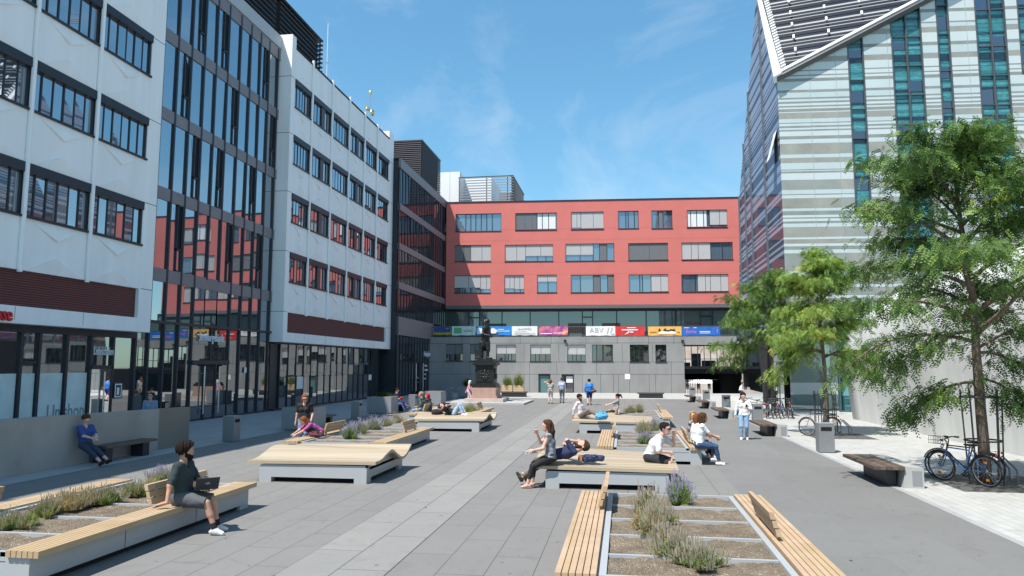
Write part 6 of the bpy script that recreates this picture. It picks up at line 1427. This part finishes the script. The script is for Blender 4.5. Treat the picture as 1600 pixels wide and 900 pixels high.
def bag(nm, label, c, r, m, loc, strap=True, seed=2):
    t = thing(nm, label, 'bag', loc); me = bag_mesh(c, r, seed=seed); me.materials.clear(); me.materials.append(m); me.transform(parent_matrix(t).inverted()); o = bpy.data.objects.new('body', me); COL.objects.link(o); o.parent = t
    if strap:
        b = MB(); c = np.array(c, float); r = np.array(r, float); b.tube([c+r*np.array((-.6, -.2, .5)), c+r*np.array((-.4, -.8, 1.05)), c+r*np.array((.2, -.9, 1.0)), c+r*np.array((.5, -.5, .5))], .012, 6); b.build('strap', m, t, True)
    return t
def prop(nm, label, cat, mb, m, loc, smooth=False, group=None):
    b = thing(nm, label, cat, loc, 0, group); mb.build('body', m, b, smooth); return b
# ------------------------------------------------------------------ bronze monument
mx0, my0 = on_y(760, 600, 52.0)[0], 52.0
mon = thing('monument', 'bronze standing statue on a tall dark pedestal with red stone base', 'monument', (mx0, my0, 0))
BRONZE = mat('dark_bronze', (.022, .022, .021), .42, metal=.35, var=.35, scale=6, bump=.3, bscale=9, spec=.6); REDST = mat('red_granite', (.40, .25, .20), .7, var=.12, scale=3); PINKST = mat('pale_step_stone', (.46, .38, .34), .8, var=.1, scale=2)
b = MB(); b.box(mx0-2.9, mx0+3.1, my0-2.6, my0+2.8, .0, .13); b.build('ground_slab', CONCW, mon)
b = MB(); b.box(mx0-1.35, mx0+1.45, my0-1.35, my0+1.35, .13, .36); b.build('step', PINKST, mon)
b = MB(); b.prism([(mx0-.98, my0-.98, .36), (mx0+.98, my0-.98, .36), (mx0+.92, my0-.92, .62), (mx0-.92, my0-.92, .62)][:2]+[(mx0+.85, my0-.98, .66), (mx0+.85, my0-.98, .98), (mx0+.95, my0-.98, 1.12), (mx0-.95, my0-.98, 1.12), (mx0-.85, my0-.98, .98), (mx0-.85, my0-.98, .66)], (0, 1.96, 0)); b.build('plinth', REDST, mon)
b = MB()
for r_, z0, z1 in ((.88, 1.12, 1.30), (.80, 1.30, 1.42), (.66, 1.42, 2.66), (.74, 2.66, 2.74), (.86, 2.74, 2.88), (.78, 2.88, 2.94), (.62, 2.94, 3.16)): b.box(mx0-r_, mx0+r_, my0-r_, my0+r_, z0, z1)
b.build('pedestal', BRONZE, mon)
b = MB(); b.box(mx0-.58, mx0+.58, my0-.675, my0-.655, 1.50, 2.58); b.box(mx0-.52, mx0+.52, my0-.70, my0-.67, 1.55, 1.60); b.box(mx0-.52, mx0+.52, my0-.70, my0-.67, 2.50, 2.55)
for k in range(12): a = k*math.pi/6; b.ball((mx0+.30*math.cos(a), my0-.69, 2.08+.38*math.sin(a)), (.07, .04, .07), 8, 6)
for c, q in (((0, 2.28), .10), ((0, 2.05), .15), ((-.08, 1.82), .12), ((.10, 1.82), .12), ((-.16, 2.08), .07), ((.17, 2.0), .07)): b.ball((mx0+c[0], my0-.68, c[1]), (q, .07, q*1.2), 10, 6)
for s in (-1, 1): b.ball((mx0+.68*s, my0-.3, 2.3), (.10, .2, .22), 8, 6); b.ball((mx0+.70, my0+.2*s, 1.9), (.08, .15, .2), 8, 6)
b.build('relief', BRONZE, mon)
S_ = 1.62; g = []
def q_(x, y, z): return (x*S_, y*S_, z*S_)
coat = [(q_(-.02, 0, 1.38), .26, q_(-.03, 0, 1.0), .27), (q_(-.03, 0, 1.0), .27, q_(-.12, .05, .58), .38), (q_(.0, .18, 1.38), .17, q_(0, -.18, 1.38), .17), (q_(-.14, .08, .9), .2, q_(-.22, .08, .55), .22), (q_(-.05, -.12, 1.0), .2, q_(-.10, -.16, .60), .2)]
legs_ = [(q_(.03, .09, .75), .14, q_(.05, .10, .42), .10), (q_(.05, .10, .42), .10, q_(.02, .10, .07), .07), (q_(.06, -.09, .75), .14, q_(.12, -.09, .42), .10), (q_(.12, -.09, .42), .10, q_(.10, -.10, .07), .075), (q_(.0, .10, .05), .07, q_(.20, .13, .03), .06), (q_(.08, -.10, .05), .07, q_(.28, -.14, .03), .06)]
armsM = [(q_(0, -.20, 1.38), .12, q_(-.04, -.27, 1.10), .10), (q_(-.04, -.27, 1.10), .11, q_(.26, -.22, 1.04), .075), (q_(.26, -.22, 1.04), .06, q_(.38, -.18, 1.05), .045), (q_(0, .20, 1.38), .12, q_(.02, .26, 1.08), .10), (q_(.02, .26, 1.08), .1, q_(.20, .14, 1.0), .07)]
headM = [(q_(.03, 0, 1.62), .17, q_(.05, 0, 1.58), .15), (q_(.09, 0, 1.53), .07, q_(.10, 0, 1.50), .06), (q_(.135, 0, 1.60), .025, q_(.15, 0, 1.57), .03), (q_(0, 0, 1.45), .1, q_(.02, 0, 1.52), .1)]
wig = [(q_(-.03, 0, 1.68), .23, q_(.02, 0, 1.70), .20)]+[(q_(-.04, s*.09, 1.62), .12, q_(-.02, s*.12, 1.36), .10) for s in (1, -1)]+[(q_(-.09, 0, 1.6), .16, q_(-.11, 0, 1.34), .14)]
books = [(q_(-.14, -.24, .1), .12, q_(-.14, -.24, .75), .13), (q_(-.16, -.12, .1), .12, q_(-.16, -.12, .72), .13)]
me = sdf_mesh('figure', [(coat+legs_+armsM+headM, [], .09), (wig, [], .05), (books, [((0, 0, .78*S_), (0, 0, 1)), ((0, 0, .0), (0, 0, -1))], .03)], .034, BRONZE, .018, 3)
fo = bpy.data.objects.new('figure', me); COL.objects.link(fo); fo.parent = mon; fo.location = (0, 0, 3.16); fo.rotation_euler = (0, 0, R_(-20))
b = MB(); b.hexa([(mx0+.45, my0-.75, 4.84), (mx0+.95, my0-.75, 4.93), (mx0+.95, my0-.25, 4.93), (mx0+.45, my0-.25, 4.84), (mx0+.45, my0-.75, 4.92), (mx0+.95, my0-.75, 4.98), (mx0+.95, my0-.25, 4.98), (mx0+.45, my0-.25, 4.92)]); b.build('open_book', BRONZE, fo, world=True)
b = MB()
for k, (w1, d1, z0) in enumerate(((.5, .42, 3.16), (.44, .4, 3.34), (.48, .36, 3.50), (.40, .4, 3.66))): b.box(mx0-.75+.02*k, mx0-.75+w1+.02*k, my0-.55, my0-.55+d1, z0, z0+.15)
b.build('book_pile', BRONZE, mon)

# ------------------------------------------------------------------ people
GP = 'people sitting and walking on the plaza'
def W_(r, p): return parent_matrix(r) @ Vector(p)
def sit(seat, lean, hands, feet, look=(1, 0, 0), elbows=None, knee=(1, 0, .3), toe=None, flat=True, curl=.6, tw=0.0, x=0.0):
    arms = {s: dict(hand=hands[s], elbow=(elbows or {}).get(s, (-1, s*.4, -.4)), curl=curl) for s in (1, -1)}
    legs = {s: dict(foot=feet[s], knee=knee if not isinstance(knee, dict) else knee[s], toe=toe, flat=flat) for s in (1, -1)}
    return pose((x, 0, seat+.105), lean, legs, arms, look, tw=tw)
# 1 bearded man
l1 = on_z(296, 786, .47)
P = sit(.47, -.06, {1: (.30, .12, .70), -1: (-.06, -.36, .53)}, {1: (.50, .16, .095), -1: (.56, -.10, .095)}, (1, .38, -.02), {-1: (-.6, -.5, .3), 1: (-.5, 1, -.6)}, curl=.25)
P.arms[-1].update(dir=(-.25, -.1, -.35), palm=(0, 0, -1), curl=.05); P.arms[-1]['dir'] = (-.9, -.35, -.15)
beard, *_ = person('bearded man in dark tee and grey shorts with a laptop on the near bench', (-7.10, l1[1]-.1, 0), R_(9), P, cloth('dark_teal', (.022, .036, .038)), cloth('grey_shorts', (.085, .09, .095)), None, 'dark', 'curly', 'tan', 1.06, .0085, .50, .50, beard='dark', loose=.022, thick=1.1)
SNK = mat('running_shoe', (.42, .42, .42), .7, col2=(.75, .75, .75), scale=14)
def add_shoes(r, P, m, h=.009, sock=None):
    for s in (1, -1):
        a = P.hips[s]; kn, n = limb2(a, P.legs[s]['foot'], .42, .41, P.legs[s].get('knee', (1, 0, .2))); t = P.legs[s].get('toe'); t = nrm(t) if t is not None else nrm((1, s*.15, -.18))
        hl = n-t*.045+np.array([0, 0, -.045]); dn = hl-n; tip = n+t*.165+dn*.9; pr = [(n, .045, hl, .042), (hl, .042, n+t*.05+dn*.7, .048), (n+t*.05+dn*.7, .048, tip, .036)]
        o = bpy.data.objects.new('shoe', sdf_mesh('shoe', [(pr, [(n+nrm(kn-n)*.005, nrm(kn-n))], .02)], h, m)); COL.objects.link(o); o.parent = r
        if sock: o = bpy.data.objects.new('sock', sdf_mesh('sock', [([(n, .044, n+(kn-n)*.30, .048)], [(n+(kn-n)*.24, kn-n)], .01)], h, sock)); COL.objects.link(o); o.parent = r
add_shoes(beard, P, SNK, .009, cloth('black_sock', (.012, .012, .012)))
lt = thing('laptop', 'dark open laptop on the lap of the bearded man', 'laptop', W_(beard, (.34, .06, .69))); b = MB(); Mx = parent_matrix(beard)
def lb(mb, c, ux, uy, uz, dx, dy, dz, m=0):
    c, ux, uy, uz = (np.array(q, float) for q in (c, ux, uy, uz)); mb.hexa([c+ux*a*dx+uy*e*dy+uz*f*dz for f in (-1, 1) for a, e in ((-1, -1), (1, -1), (1, 1), (-1, 1))], m)
Rb = np.array(Mx.to_3x3()); lx, ly_, lz = Rb[:, 0], Rb[:, 1], Rb[:, 2]; c = np.array(W_(beard, (.33, .05, .675)))
yaw = R_(-58); fx = lx*math.cos(yaw)+ly_*math.sin(yaw); fy = -lx*math.sin(yaw)+ly_*math.cos(yaw)
lb(b, c, fx, fy, lz, .12, .165, .009); LAPM = mat('laptop_shell', (.02, .024, .035), .4, spec=.5); b.build('base', LAPM, lt)
b = MB(); sc = nrm(fx*.55+lz*.83); lb(b, c+fx*.115+sc*.115, sc, fy, np.cross(sc, fy), .115, .165, .006); lb(b, c+fx*.115+sc*.125-np.cross(fy, sc)*-.0, sc, fy, np.cross(sc, fy), .018, .03, .0075, 1); b.build('screen', [LAPM, mat('laptop_mark', (.25, .26, .28), .4)], lt)
l = W_(beard, (-.42, .05, .52)); bag('cloth_bag', 'white cloth bag behind the bearded man on the bench', (l.x, l.y, .53), (.10, .15, .07), PAPER, (l.x, l.y, .47), False)
# 2 man at the low wall
P = sit(.47, -.16, {1: (.34, .05, .76), -1: (.34, -.06, .74)}, {1: (.86, .14, .09), -1: (.78, -.06, .09)}, (1, -.1, -.75), {1: (-.7, 1, -.6), -1: (-.7, -1, -.6)}, toe=(1, 0, .35))
wall_man, *_ = person('man in blue tee and cropped trousers looking at a phone before the low wall', (-14.52, on_z(150, 700, .47)[1], 0), R_(-14), P, cloth('royal_blue', (.03, .07, .24), var=.1), cloth('slate_trousers', (.035, .042, .075)), SHB, 'brown', 'short', 'pink', 1.0, .011, .5, .78)
l = W_(wall_man, (.40, 0, .78)); b = MB(); b.box(l.x-.04, l.x+.05, l.y-.035, l.y+.035, l.z-.005, l.z+.006); prop('phone', 'pale phone in the hands of the man before the low wall', 'phone', b, PAPER, l)
# 3 man behind the low wall
P = stand(0, look=(1, .1, .05)); wm, *_ = person('man with glasses and backpack seen from the chest up behind the low wall', (-16.95, 24.2, 0), R_(-75), P, cloth('pale_blue_tee', (.20, .27, .40)), cloth('jeans_dark', (.04, .06, .12)), SHB, 'dark', 'short', 'fair', 1.0, .013, .5, glasses=SUNG)
l = W_(wm, (-.2, 0, 1.2)); bag('backpack', 'dark backpack worn by the man behind the low wall', l, (.17, .14, .24), cloth('backpack_dark', (.02, .025, .05)), l)
# 4 standing woman
P = stand(0, {-1: (.05, -.27, .78), 1: (.12, .25, .90)}, 0.05, (1, .35, -.35)); person('woman in black top and sunglasses standing by the lavender planter', (-10.38, 22.75, 0), R_(-80), P, cloth('black_tee', (.012, .012, .014)), cloth('blue_print', (.17, .21, .30), var=.55, scale=30), SHW, 'auburn', 'long', 'fair', 1.02, .012, .42, 1.0, glasses=SUNG, female=True, loose=.008)
# 5 magenta woman
P = sit(.50, 1.02, {1: (.82, .16, .56), -1: (.84, -.06, .56)}, {1: (.02, .18, .545), -1: (.0, -.16, .545)}, (.8, 0, -.6), {1: (0, 1, -.2), -1: (0, -1, -.2)}, (1, 0, .4))
l = on_z(497, 681, .47); person('woman in magenta tee folded forward on the left seat of the lavender planter', (l[0]-.02, l[1]+.2, 0), R_(-140), P, cloth('magenta', (.34, .07, .22)), cloth('black_trousers', (.014, .014, .017)), None, 'auburn', 'long', 'fair', .98, .012, .5, .9, female=True)
l = (l[0]+.02, l[1]-.2, .47); bag('bag', 'black and red bag beside the woman in magenta', (l[0]+.06, l[1]-.12, .55), (.25, .15, .10), mat('black_red_bag', (.012, .012, .014), .7, col2=(.16, .02, .04), scale=14), (l[0]+.06, l[1]-.12, .47))
# 6 man in the shade
P = sit(.47, -.05, {1: (.30, .1, .78), -1: (.32, -.1, .76)}, {1: (.78, .05, .30), -1: (.60, -.10, .09)}, (1, -.1, -.5)); sm, *_ = person('man reading with crossed legs on the shaded bench', (-13.15, 41.3, 0), R_(-12), P, cloth('dark_navy', (.02, .024, .04)), cloth('blue_jeans', (.05, .08, .20)), SHB, 'dark', 'short', 'fair', 1.0, .014, .5)
l = W_(sm, (.34, -.02, .80)); bag('red_bag', 'red bag on the lap of the man on the shaded bench', l, (.18, .2, .08), cloth('red_bag', (.35, .02, .03)), l, False)
# 7 man in green and his red-haired neighbour
l = on_z(681, 644, .47); P = sit(.47, .02, {1: (.1, .3, .60), -1: (.30, -.1, .66)}, {1: (.52, .12, .09), -1: (.50, -.12, .09)}, (1, .3, 0)); person('man in dark green long-sleeved top seen from behind on the planter bench by the monument', (-9.78, l[1]+.6, 0), R_(170), P, cloth('dark_green', (.055, .085, .065)), cloth('washed_jeans', (.16, .26, .42)), SHG, 'blond', 'short', 'fair', 1.04, .014, 1.0)
P = sit(.47, .1, {1: (.3, .1, .7), -1: (.30, -.1, .68)}, {1: (.52, .12, .09), -1: (.50, -.12, .09)}, (1, .5, -.1)); person('person with bright red hair beside the man in green', (-9.60, l[1]+1.25, 0), R_(165), P, cloth('dark_grey_top', (.05, .05, .055)), cloth('jeans_dark', (.04, .06, .12)), SHB, 'red', 'bob', 'fair', .96, .014, 1.0, female=True)
# 8 lying on the far left deck
DK = .61; P = sit(DK+.0, -1.30, {1: (-.34, .10, DK+.40), -1: (-.34, -.08, DK+.40)}, {1: (.46, .10, DK+.065), -1: (.40, -.10, DK+.065)}, (.55, 0, .75), {1: (0, 1, -.4), -1: (0, -1, -.4)}, (0, 0, 1)); l = on_z(701, 651, DK)
ly8, *_ = person('person in pale jeans lying on the wavy deck with knees up', (l[0], 30.4, 0), R_(-4), P, cloth('black_tee', (.012, .012, .014)), cloth('pale_jeans', (.33, .43, .58)), SHW, 'brown', 'short', 'fair', 1.0, .012, .45, .95)
l = W_(ly8, (-.78, -.02, DK+.08)); bag('backpack', 'dark backpack used as a pillow on the wavy deck', (l.x, l.y, l.z+.03), (.26, .20, .12), cloth('backpack_black', (.02, .018, .02)), (l.x, l.y, DK))
# 9 - 12 people walking at the far end
l = on_z(732, 630); P = stand(.10, {1: (-.22, .22, .84), -1: (.30, -.22, .88)}, .55, (1, 0, -.15)); person('white-haired woman in pink walking past the monument', (l[0], l[1], 0), R_(5), P, cloth('pink_blouse', (.62, .30, .36), var=.15), cloth('pale_trousers', (.62, .52, .52)), SHW, 'white', 'bob', 'fair', .96, .014, .95, .97, female=True)
l = on_z(860, 631); P = stand(0, {1: (.05, .20, 1.58), -1: (.1, -.27, .82)}, .1, (1, .2, 0), {1: (-.1, 1, .1)}); person('red-haired woman in black and white print top with one arm raised', (l[0], l[1], 0), R_(85), P, cloth('mono_print', (.03, .03, .03), col2=(.55, .55, .5), scale=11), cloth('beige_trousers', (.52, .43, .40)), SHB, 'auburn', 'bob', 'fair', 1.0, .014, .4, .82, female=True)
l = on_z(878, 630); P = stand(0, {-1: (.06, -.25, .80), 1: (.2, .2, 1.0)}, 0, (1, -.5, 0)); person('man in pale blue shirt and grey trousers standing before the grey wall', (l[0], l[1], 0), R_(80), P, cloth('pale_blue_shirt', (.33, .38, .50)), cloth('grey_trousers', (.13, .14, .15)), SHB, 'brown', 'short', 'pink', 1.06, .014, .5, 1.0, thick=1.1)
l = on_z(921, 633); P = stand(.03, {-1: (.1, -.25, .85), 1: (.05, .27, .85)}, .4, (1, .1, -.05)); bm, *_ = person('man in bright blue jacket and navy shorts walking away with a brown bag', (l[0], l[1], 0), R_(92), P, cloth('bright_blue', (.02, .17, .52)), cloth('navy_shorts', (.015, .03, .14)), SHB, 'dark', 'short', 'fair', 1.05, .014, 1.0, .52, loose=.015)
lw_ = W_(bm, (-.05, -.28, .92)); bag('shoulder_bag', 'brown shoulder bag of the man in the bright blue jacket', lw_, (.2, .10, .16), mat('brown_leather', (.09, .045, .03), .5), lw_)
# 13 man on the far right deck
DK = .575; l = on_z(908, 653, DK); P = sit(DK, -.22, {-1: (-.26, -.22, DK+.06), 1: (.1, .25, DK+.25)}, {1: (.80, .10, DK+.09), -1: (.72, -.08, DK+.09)}, (1, .1, -.25), {-1: (-.7, -.6, .2)}, {1: (0, 0, 1), -1: (0, -.4, 1)}, toe=(.3, -.1, 1), flat=False); person('dark-haired man in white shirt sitting with legs stretched on the far right deck', (l[0], l[1]+.3, 0), R_(-22), P, cloth('white_pink_shirt', (.70, .60, .62)), cloth('brown_grey_trousers', (.17, .135, .125)), cloth('brown_boot', (.10, .06, .04)), 'dark', 'short', 'tan', 1.04, .012, .92, .97, beard='dark')
l = on_z(943, 656, DK); bag('blue_bag', 'sky blue bag on the far right deck beside the man in white', (l[0]-.08, l[1]+.2, DK+.14), (.26, .18, .16), cloth('sky_blue', (.10, .36, .62)), (l[0], l[1]+.2, DK))
# 14 woman in grey
l = on_z(958, 645, .47); P = sit(.47, -.30, {1: (.36, .05, .82), -1: (.36, -.05, .84)}, {1: (.62, .12, .09), -1: (.60, -.12, .09)}, (1, 0, -.45), {1: (-.5, 1, -.8), -1: (-.5, -1, -.8)}); person('woman in grey tee leaning back with a phone on the farthest right planter', (-.42, l[1]+.3, 0), R_(176), P, cloth('grey_tee', (.30, .30, .30)), cloth('black_trousers', (.014, .014, .017)), SHB, 'dark', 'tail', 'fair', 1.0, .012, .45, 1.0, female=True)
# 15 woman on the left end of the near right deck
DK = .60; l = on_z(858, 721, DK); P = sit(DK, .02, {1: (.26, .10, .98), -1: (.28, -.12, .80)}, {1: (.50, .10, .10), -1: (.42, -.10, .10)}, (1, .15, -.1), {1: (-.3, .5, -1), -1: (-.4, -.8, -.6)}); P.arms[-1]['hand'] = np.array((.30, -.05, 1.18)); P.arms[-1]['elbow'] = (.3, -.4, -1); P.arms[1]['hand'] = np.array((.36, .16, .84))
w15, *_ = person('woman in dark flowered sleeveless top on the left end of the near right deck', (l[0]+.02, l[1]+.1, 0), R_(178), P, cloth('flower_print', (.02, .022, .03), col2=(.40, .42, .45), scale=13), cloth('black_trousers', (.014, .014, .017)), None, 'brown', 'long', 'fair', 1.0, .0105, 0, .85, female=True)
l = W_(w15, (.38, .02, .80)); b = MB(); lb(b, (l.x, l.y, l.z), (math.cos(.1), math.sin(.1), .15), (0, 1, 0), (0, -.1, 1), .17, .12, .03); prop('folder', 'black and white patterned folder on the lap of the woman in the flowered top', 'folder', b, mat('mono_pattern', (.03, .03, .03), .6, col2=(.8, .8, .8), scale=16), l)
# 16 lying man
DK = .555; l = on_z(866, 726, DK); P = sit(DK, -1.38, {1: (-.50, .02, DK+.40), -1: (-.40, -.14, DK+.34)}, {1: (.76, .02, .12), -1: (.60, -.14, .15)}, (.45, .1, .70), {1: (.6, .8, -.6), -1: (.5, -.7, -.7)}, {1: (.5, 0, 1), -1: (.4, .2, 1)}, toe=(.6, 0, .8), flat=False)
m16, *_ = person('man in navy tee and olive trousers lying with his legs over the deck end', (l[0]-.06, 16.6, 0), R_(180), P, cloth('navy_tee', (.018, .026, .075)), cloth('olive_trousers', (.105, .08, .048)), mat('black_white_shoe', (.02, .02, .02), .6), 'brown', 'short', 'fair', 1.05, .0105, .5, .97, beard='brown')
l = W_(m16, (-.70, -.02, DK)); bpk = bag('backpack', 'navy backpack with orange patch under the lying man\'s head', (l.x+.10, l.y, DK+.08), (.30, .17, .085), cloth('navy_pack', (.03, .045, .11)), (l.x, l.y, DK)); bpk['category'] = 'backpack'; b = MB(); b.box(l.x-.17, l.x-.10, l.y-.15, l.y-.10, DK+.02, DK+.15); b.build('patch', mat('orange_leather', (.48, .16, .04), .6), bpk)
# 17 hunched man in white
DK = .50; l = on_z(1030, 723, DK); P = sit(DK, .50, {-1: (.42, -.10, .70), 1: (.50, .06, 1.05)}, {1: (.50, .14, .09), -1: (.56, -.08, .09)}, (1, -.18, -.12), {-1: (-.6, -.8, -.5), 1: (.1, .5, -1)}); person('man in white tee, black shorts and sunglasses hunched with hand at his mouth', (l[0]-.20, l[1]+.10, 0), R_(-14), P, cloth('white_tee', (.66, .66, .68)), cloth('black_shorts', (.02, .021, .024)), SHW, 'dark', 'short', 'fair', 1.07, .0095, .50, .50, glasses=SUNG, loose=.02)
# 18 - 20 three women
def on_seat(px, py): q = on_z(px, py, .47); return q
l = on_seat(1088, 699); P = sit(.47, .13, {1: (.46, .03, .74), -1: (.46, -.05, .72)}, {1: (.56, .14, .09), -1: (.50, -.06, .09)}, (1, .2, -.05), {1: (-.5, .8, -.6), -1: (-.4, -.8, -.5)}); person('woman in white tee and jeans with dark bobbed hair, nearest of the three women', (2.0, l[1]-.05, 0), R_(6), P, cloth('bright_white_tee', (.72, .72, .73)), cloth('mid_jeans', (.035, .075, .16)), SHW, 'brown', 'bob', 'tan', 1.04, .011, .42, .93, female=True, thick=1.15)
P = sit(.47, .05, {1: (.42, .03, .72), -1: (.30, -.25, .78)}, {1: (.56, .14, .09), -1: (.50, -.06, .09)}, (.8, .6, -.05)); person('woman in white blouse with light brown hair, in the middle of the three women', (1.98, l[1]+.75, 0), R_(14), P, cloth('white_blouse', (.70, .68, .66)), cloth('dark_skirt', (.03, .03, .04)), SHW, 'auburn', 'bob', 'fair', .98, .012, .5, .9, female=True)
P = sit(.47, .06, {1: (.40, .03, .72), -1: (.36, -.08, .74)}, {1: (.56, .14, .09), -1: (.50, -.06, .09)}, (.55, -.8, -.05)); person('fair-haired woman with bare shoulders, farthest of the three women', (1.94, l[1]+1.5, 0), R_(-20), P, cloth('flower_print', (.02, .022, .03)), cloth('dark_skirt', (.03, .03, .04)), SHW, 'blond', 'long', 'fair', 1.0, .012, 0, .9, female=True)
# 21 walking woman with phone
l = on_z(1163, 687); P = stand(.03, {-1: (.04, -.30, .82), 1: (.34, .10, 1.16)}, .22, (1, .1, -.35), {1: (-.3, .8, -.8)}); wk, *_ = person('woman in white blouse and light jeans walking towards the camera with a phone', (l[0], l[1], 0), R_(-96), P, cloth('bright_white_tee', (.72, .72, .73)), cloth('light_jeans', (.22, .34, .50)), SHW, 'dark', 'bun', 'fair', 1.0, .012, .95, .97, female=True, loose=.004)
l = W_(wk, (.38, .09, 1.22)); b = MB(); b.box(l.x-.035, l.x+.035, l.y-.012, l.y+.0, l.z-.03, l.z+.08); prop('phone', 'dark phone held up by the walking woman', 'phone', b, LAPM, l)
l = W_(wk, (-.05, -.20, 1.0)); b = MB(); a = W_(wk, (.09, -.10, 1.30)); q = W_(wk, (-.02, -.12, 1.42)); b.tube([l, a, q], .016, 6); b.ball(l, (.09, .12, .14), 10, 7); prop('shoulder_bag', 'dark shoulder bag of the walking woman', 'bag', b, LAPM, l, True)
# 22 - 24
l = on_z(1157, 627); P = stand(.30, {1: (.15, .25, .75), -1: (.35, -.3, .95)}, .3, (1, 0, -.2)); person('small distant figure in white top and dark trousers near the church corner', (l[0], l[1], 0), R_(-20), P, cloth('white_tee', (.66, .66, .68)), cloth('black_trousers', (.014, .014, .017)), SHB, 'brown', 'short', 'fair', .86, .014, .9, 1.0)
for k, (px, y, lab, tp) in enumerate(((654, 66.5, 'dark-clothed person standing in deep shade by the glass wing', 'black_tee'), (636, 67.2, 'second dark-clothed person in deep shade facing the first', 'dark_navy'))):
    l = on_y(px, 600, y); P = stand(0, {1: (.25, .1, 1.1), -1: (.05, -.26, .8)}, 0, (1, 0, 0)); person(lab, (l[0], y, 0), R_(180*(1-k)+20), P, cloth(tp, (.012, .012, .014)), cloth('black_trousers', (.014, .014, .017)), SHB, 'dark', 'short', 'fair', 1.02, .016, .5, 1.0, noeyes=True)
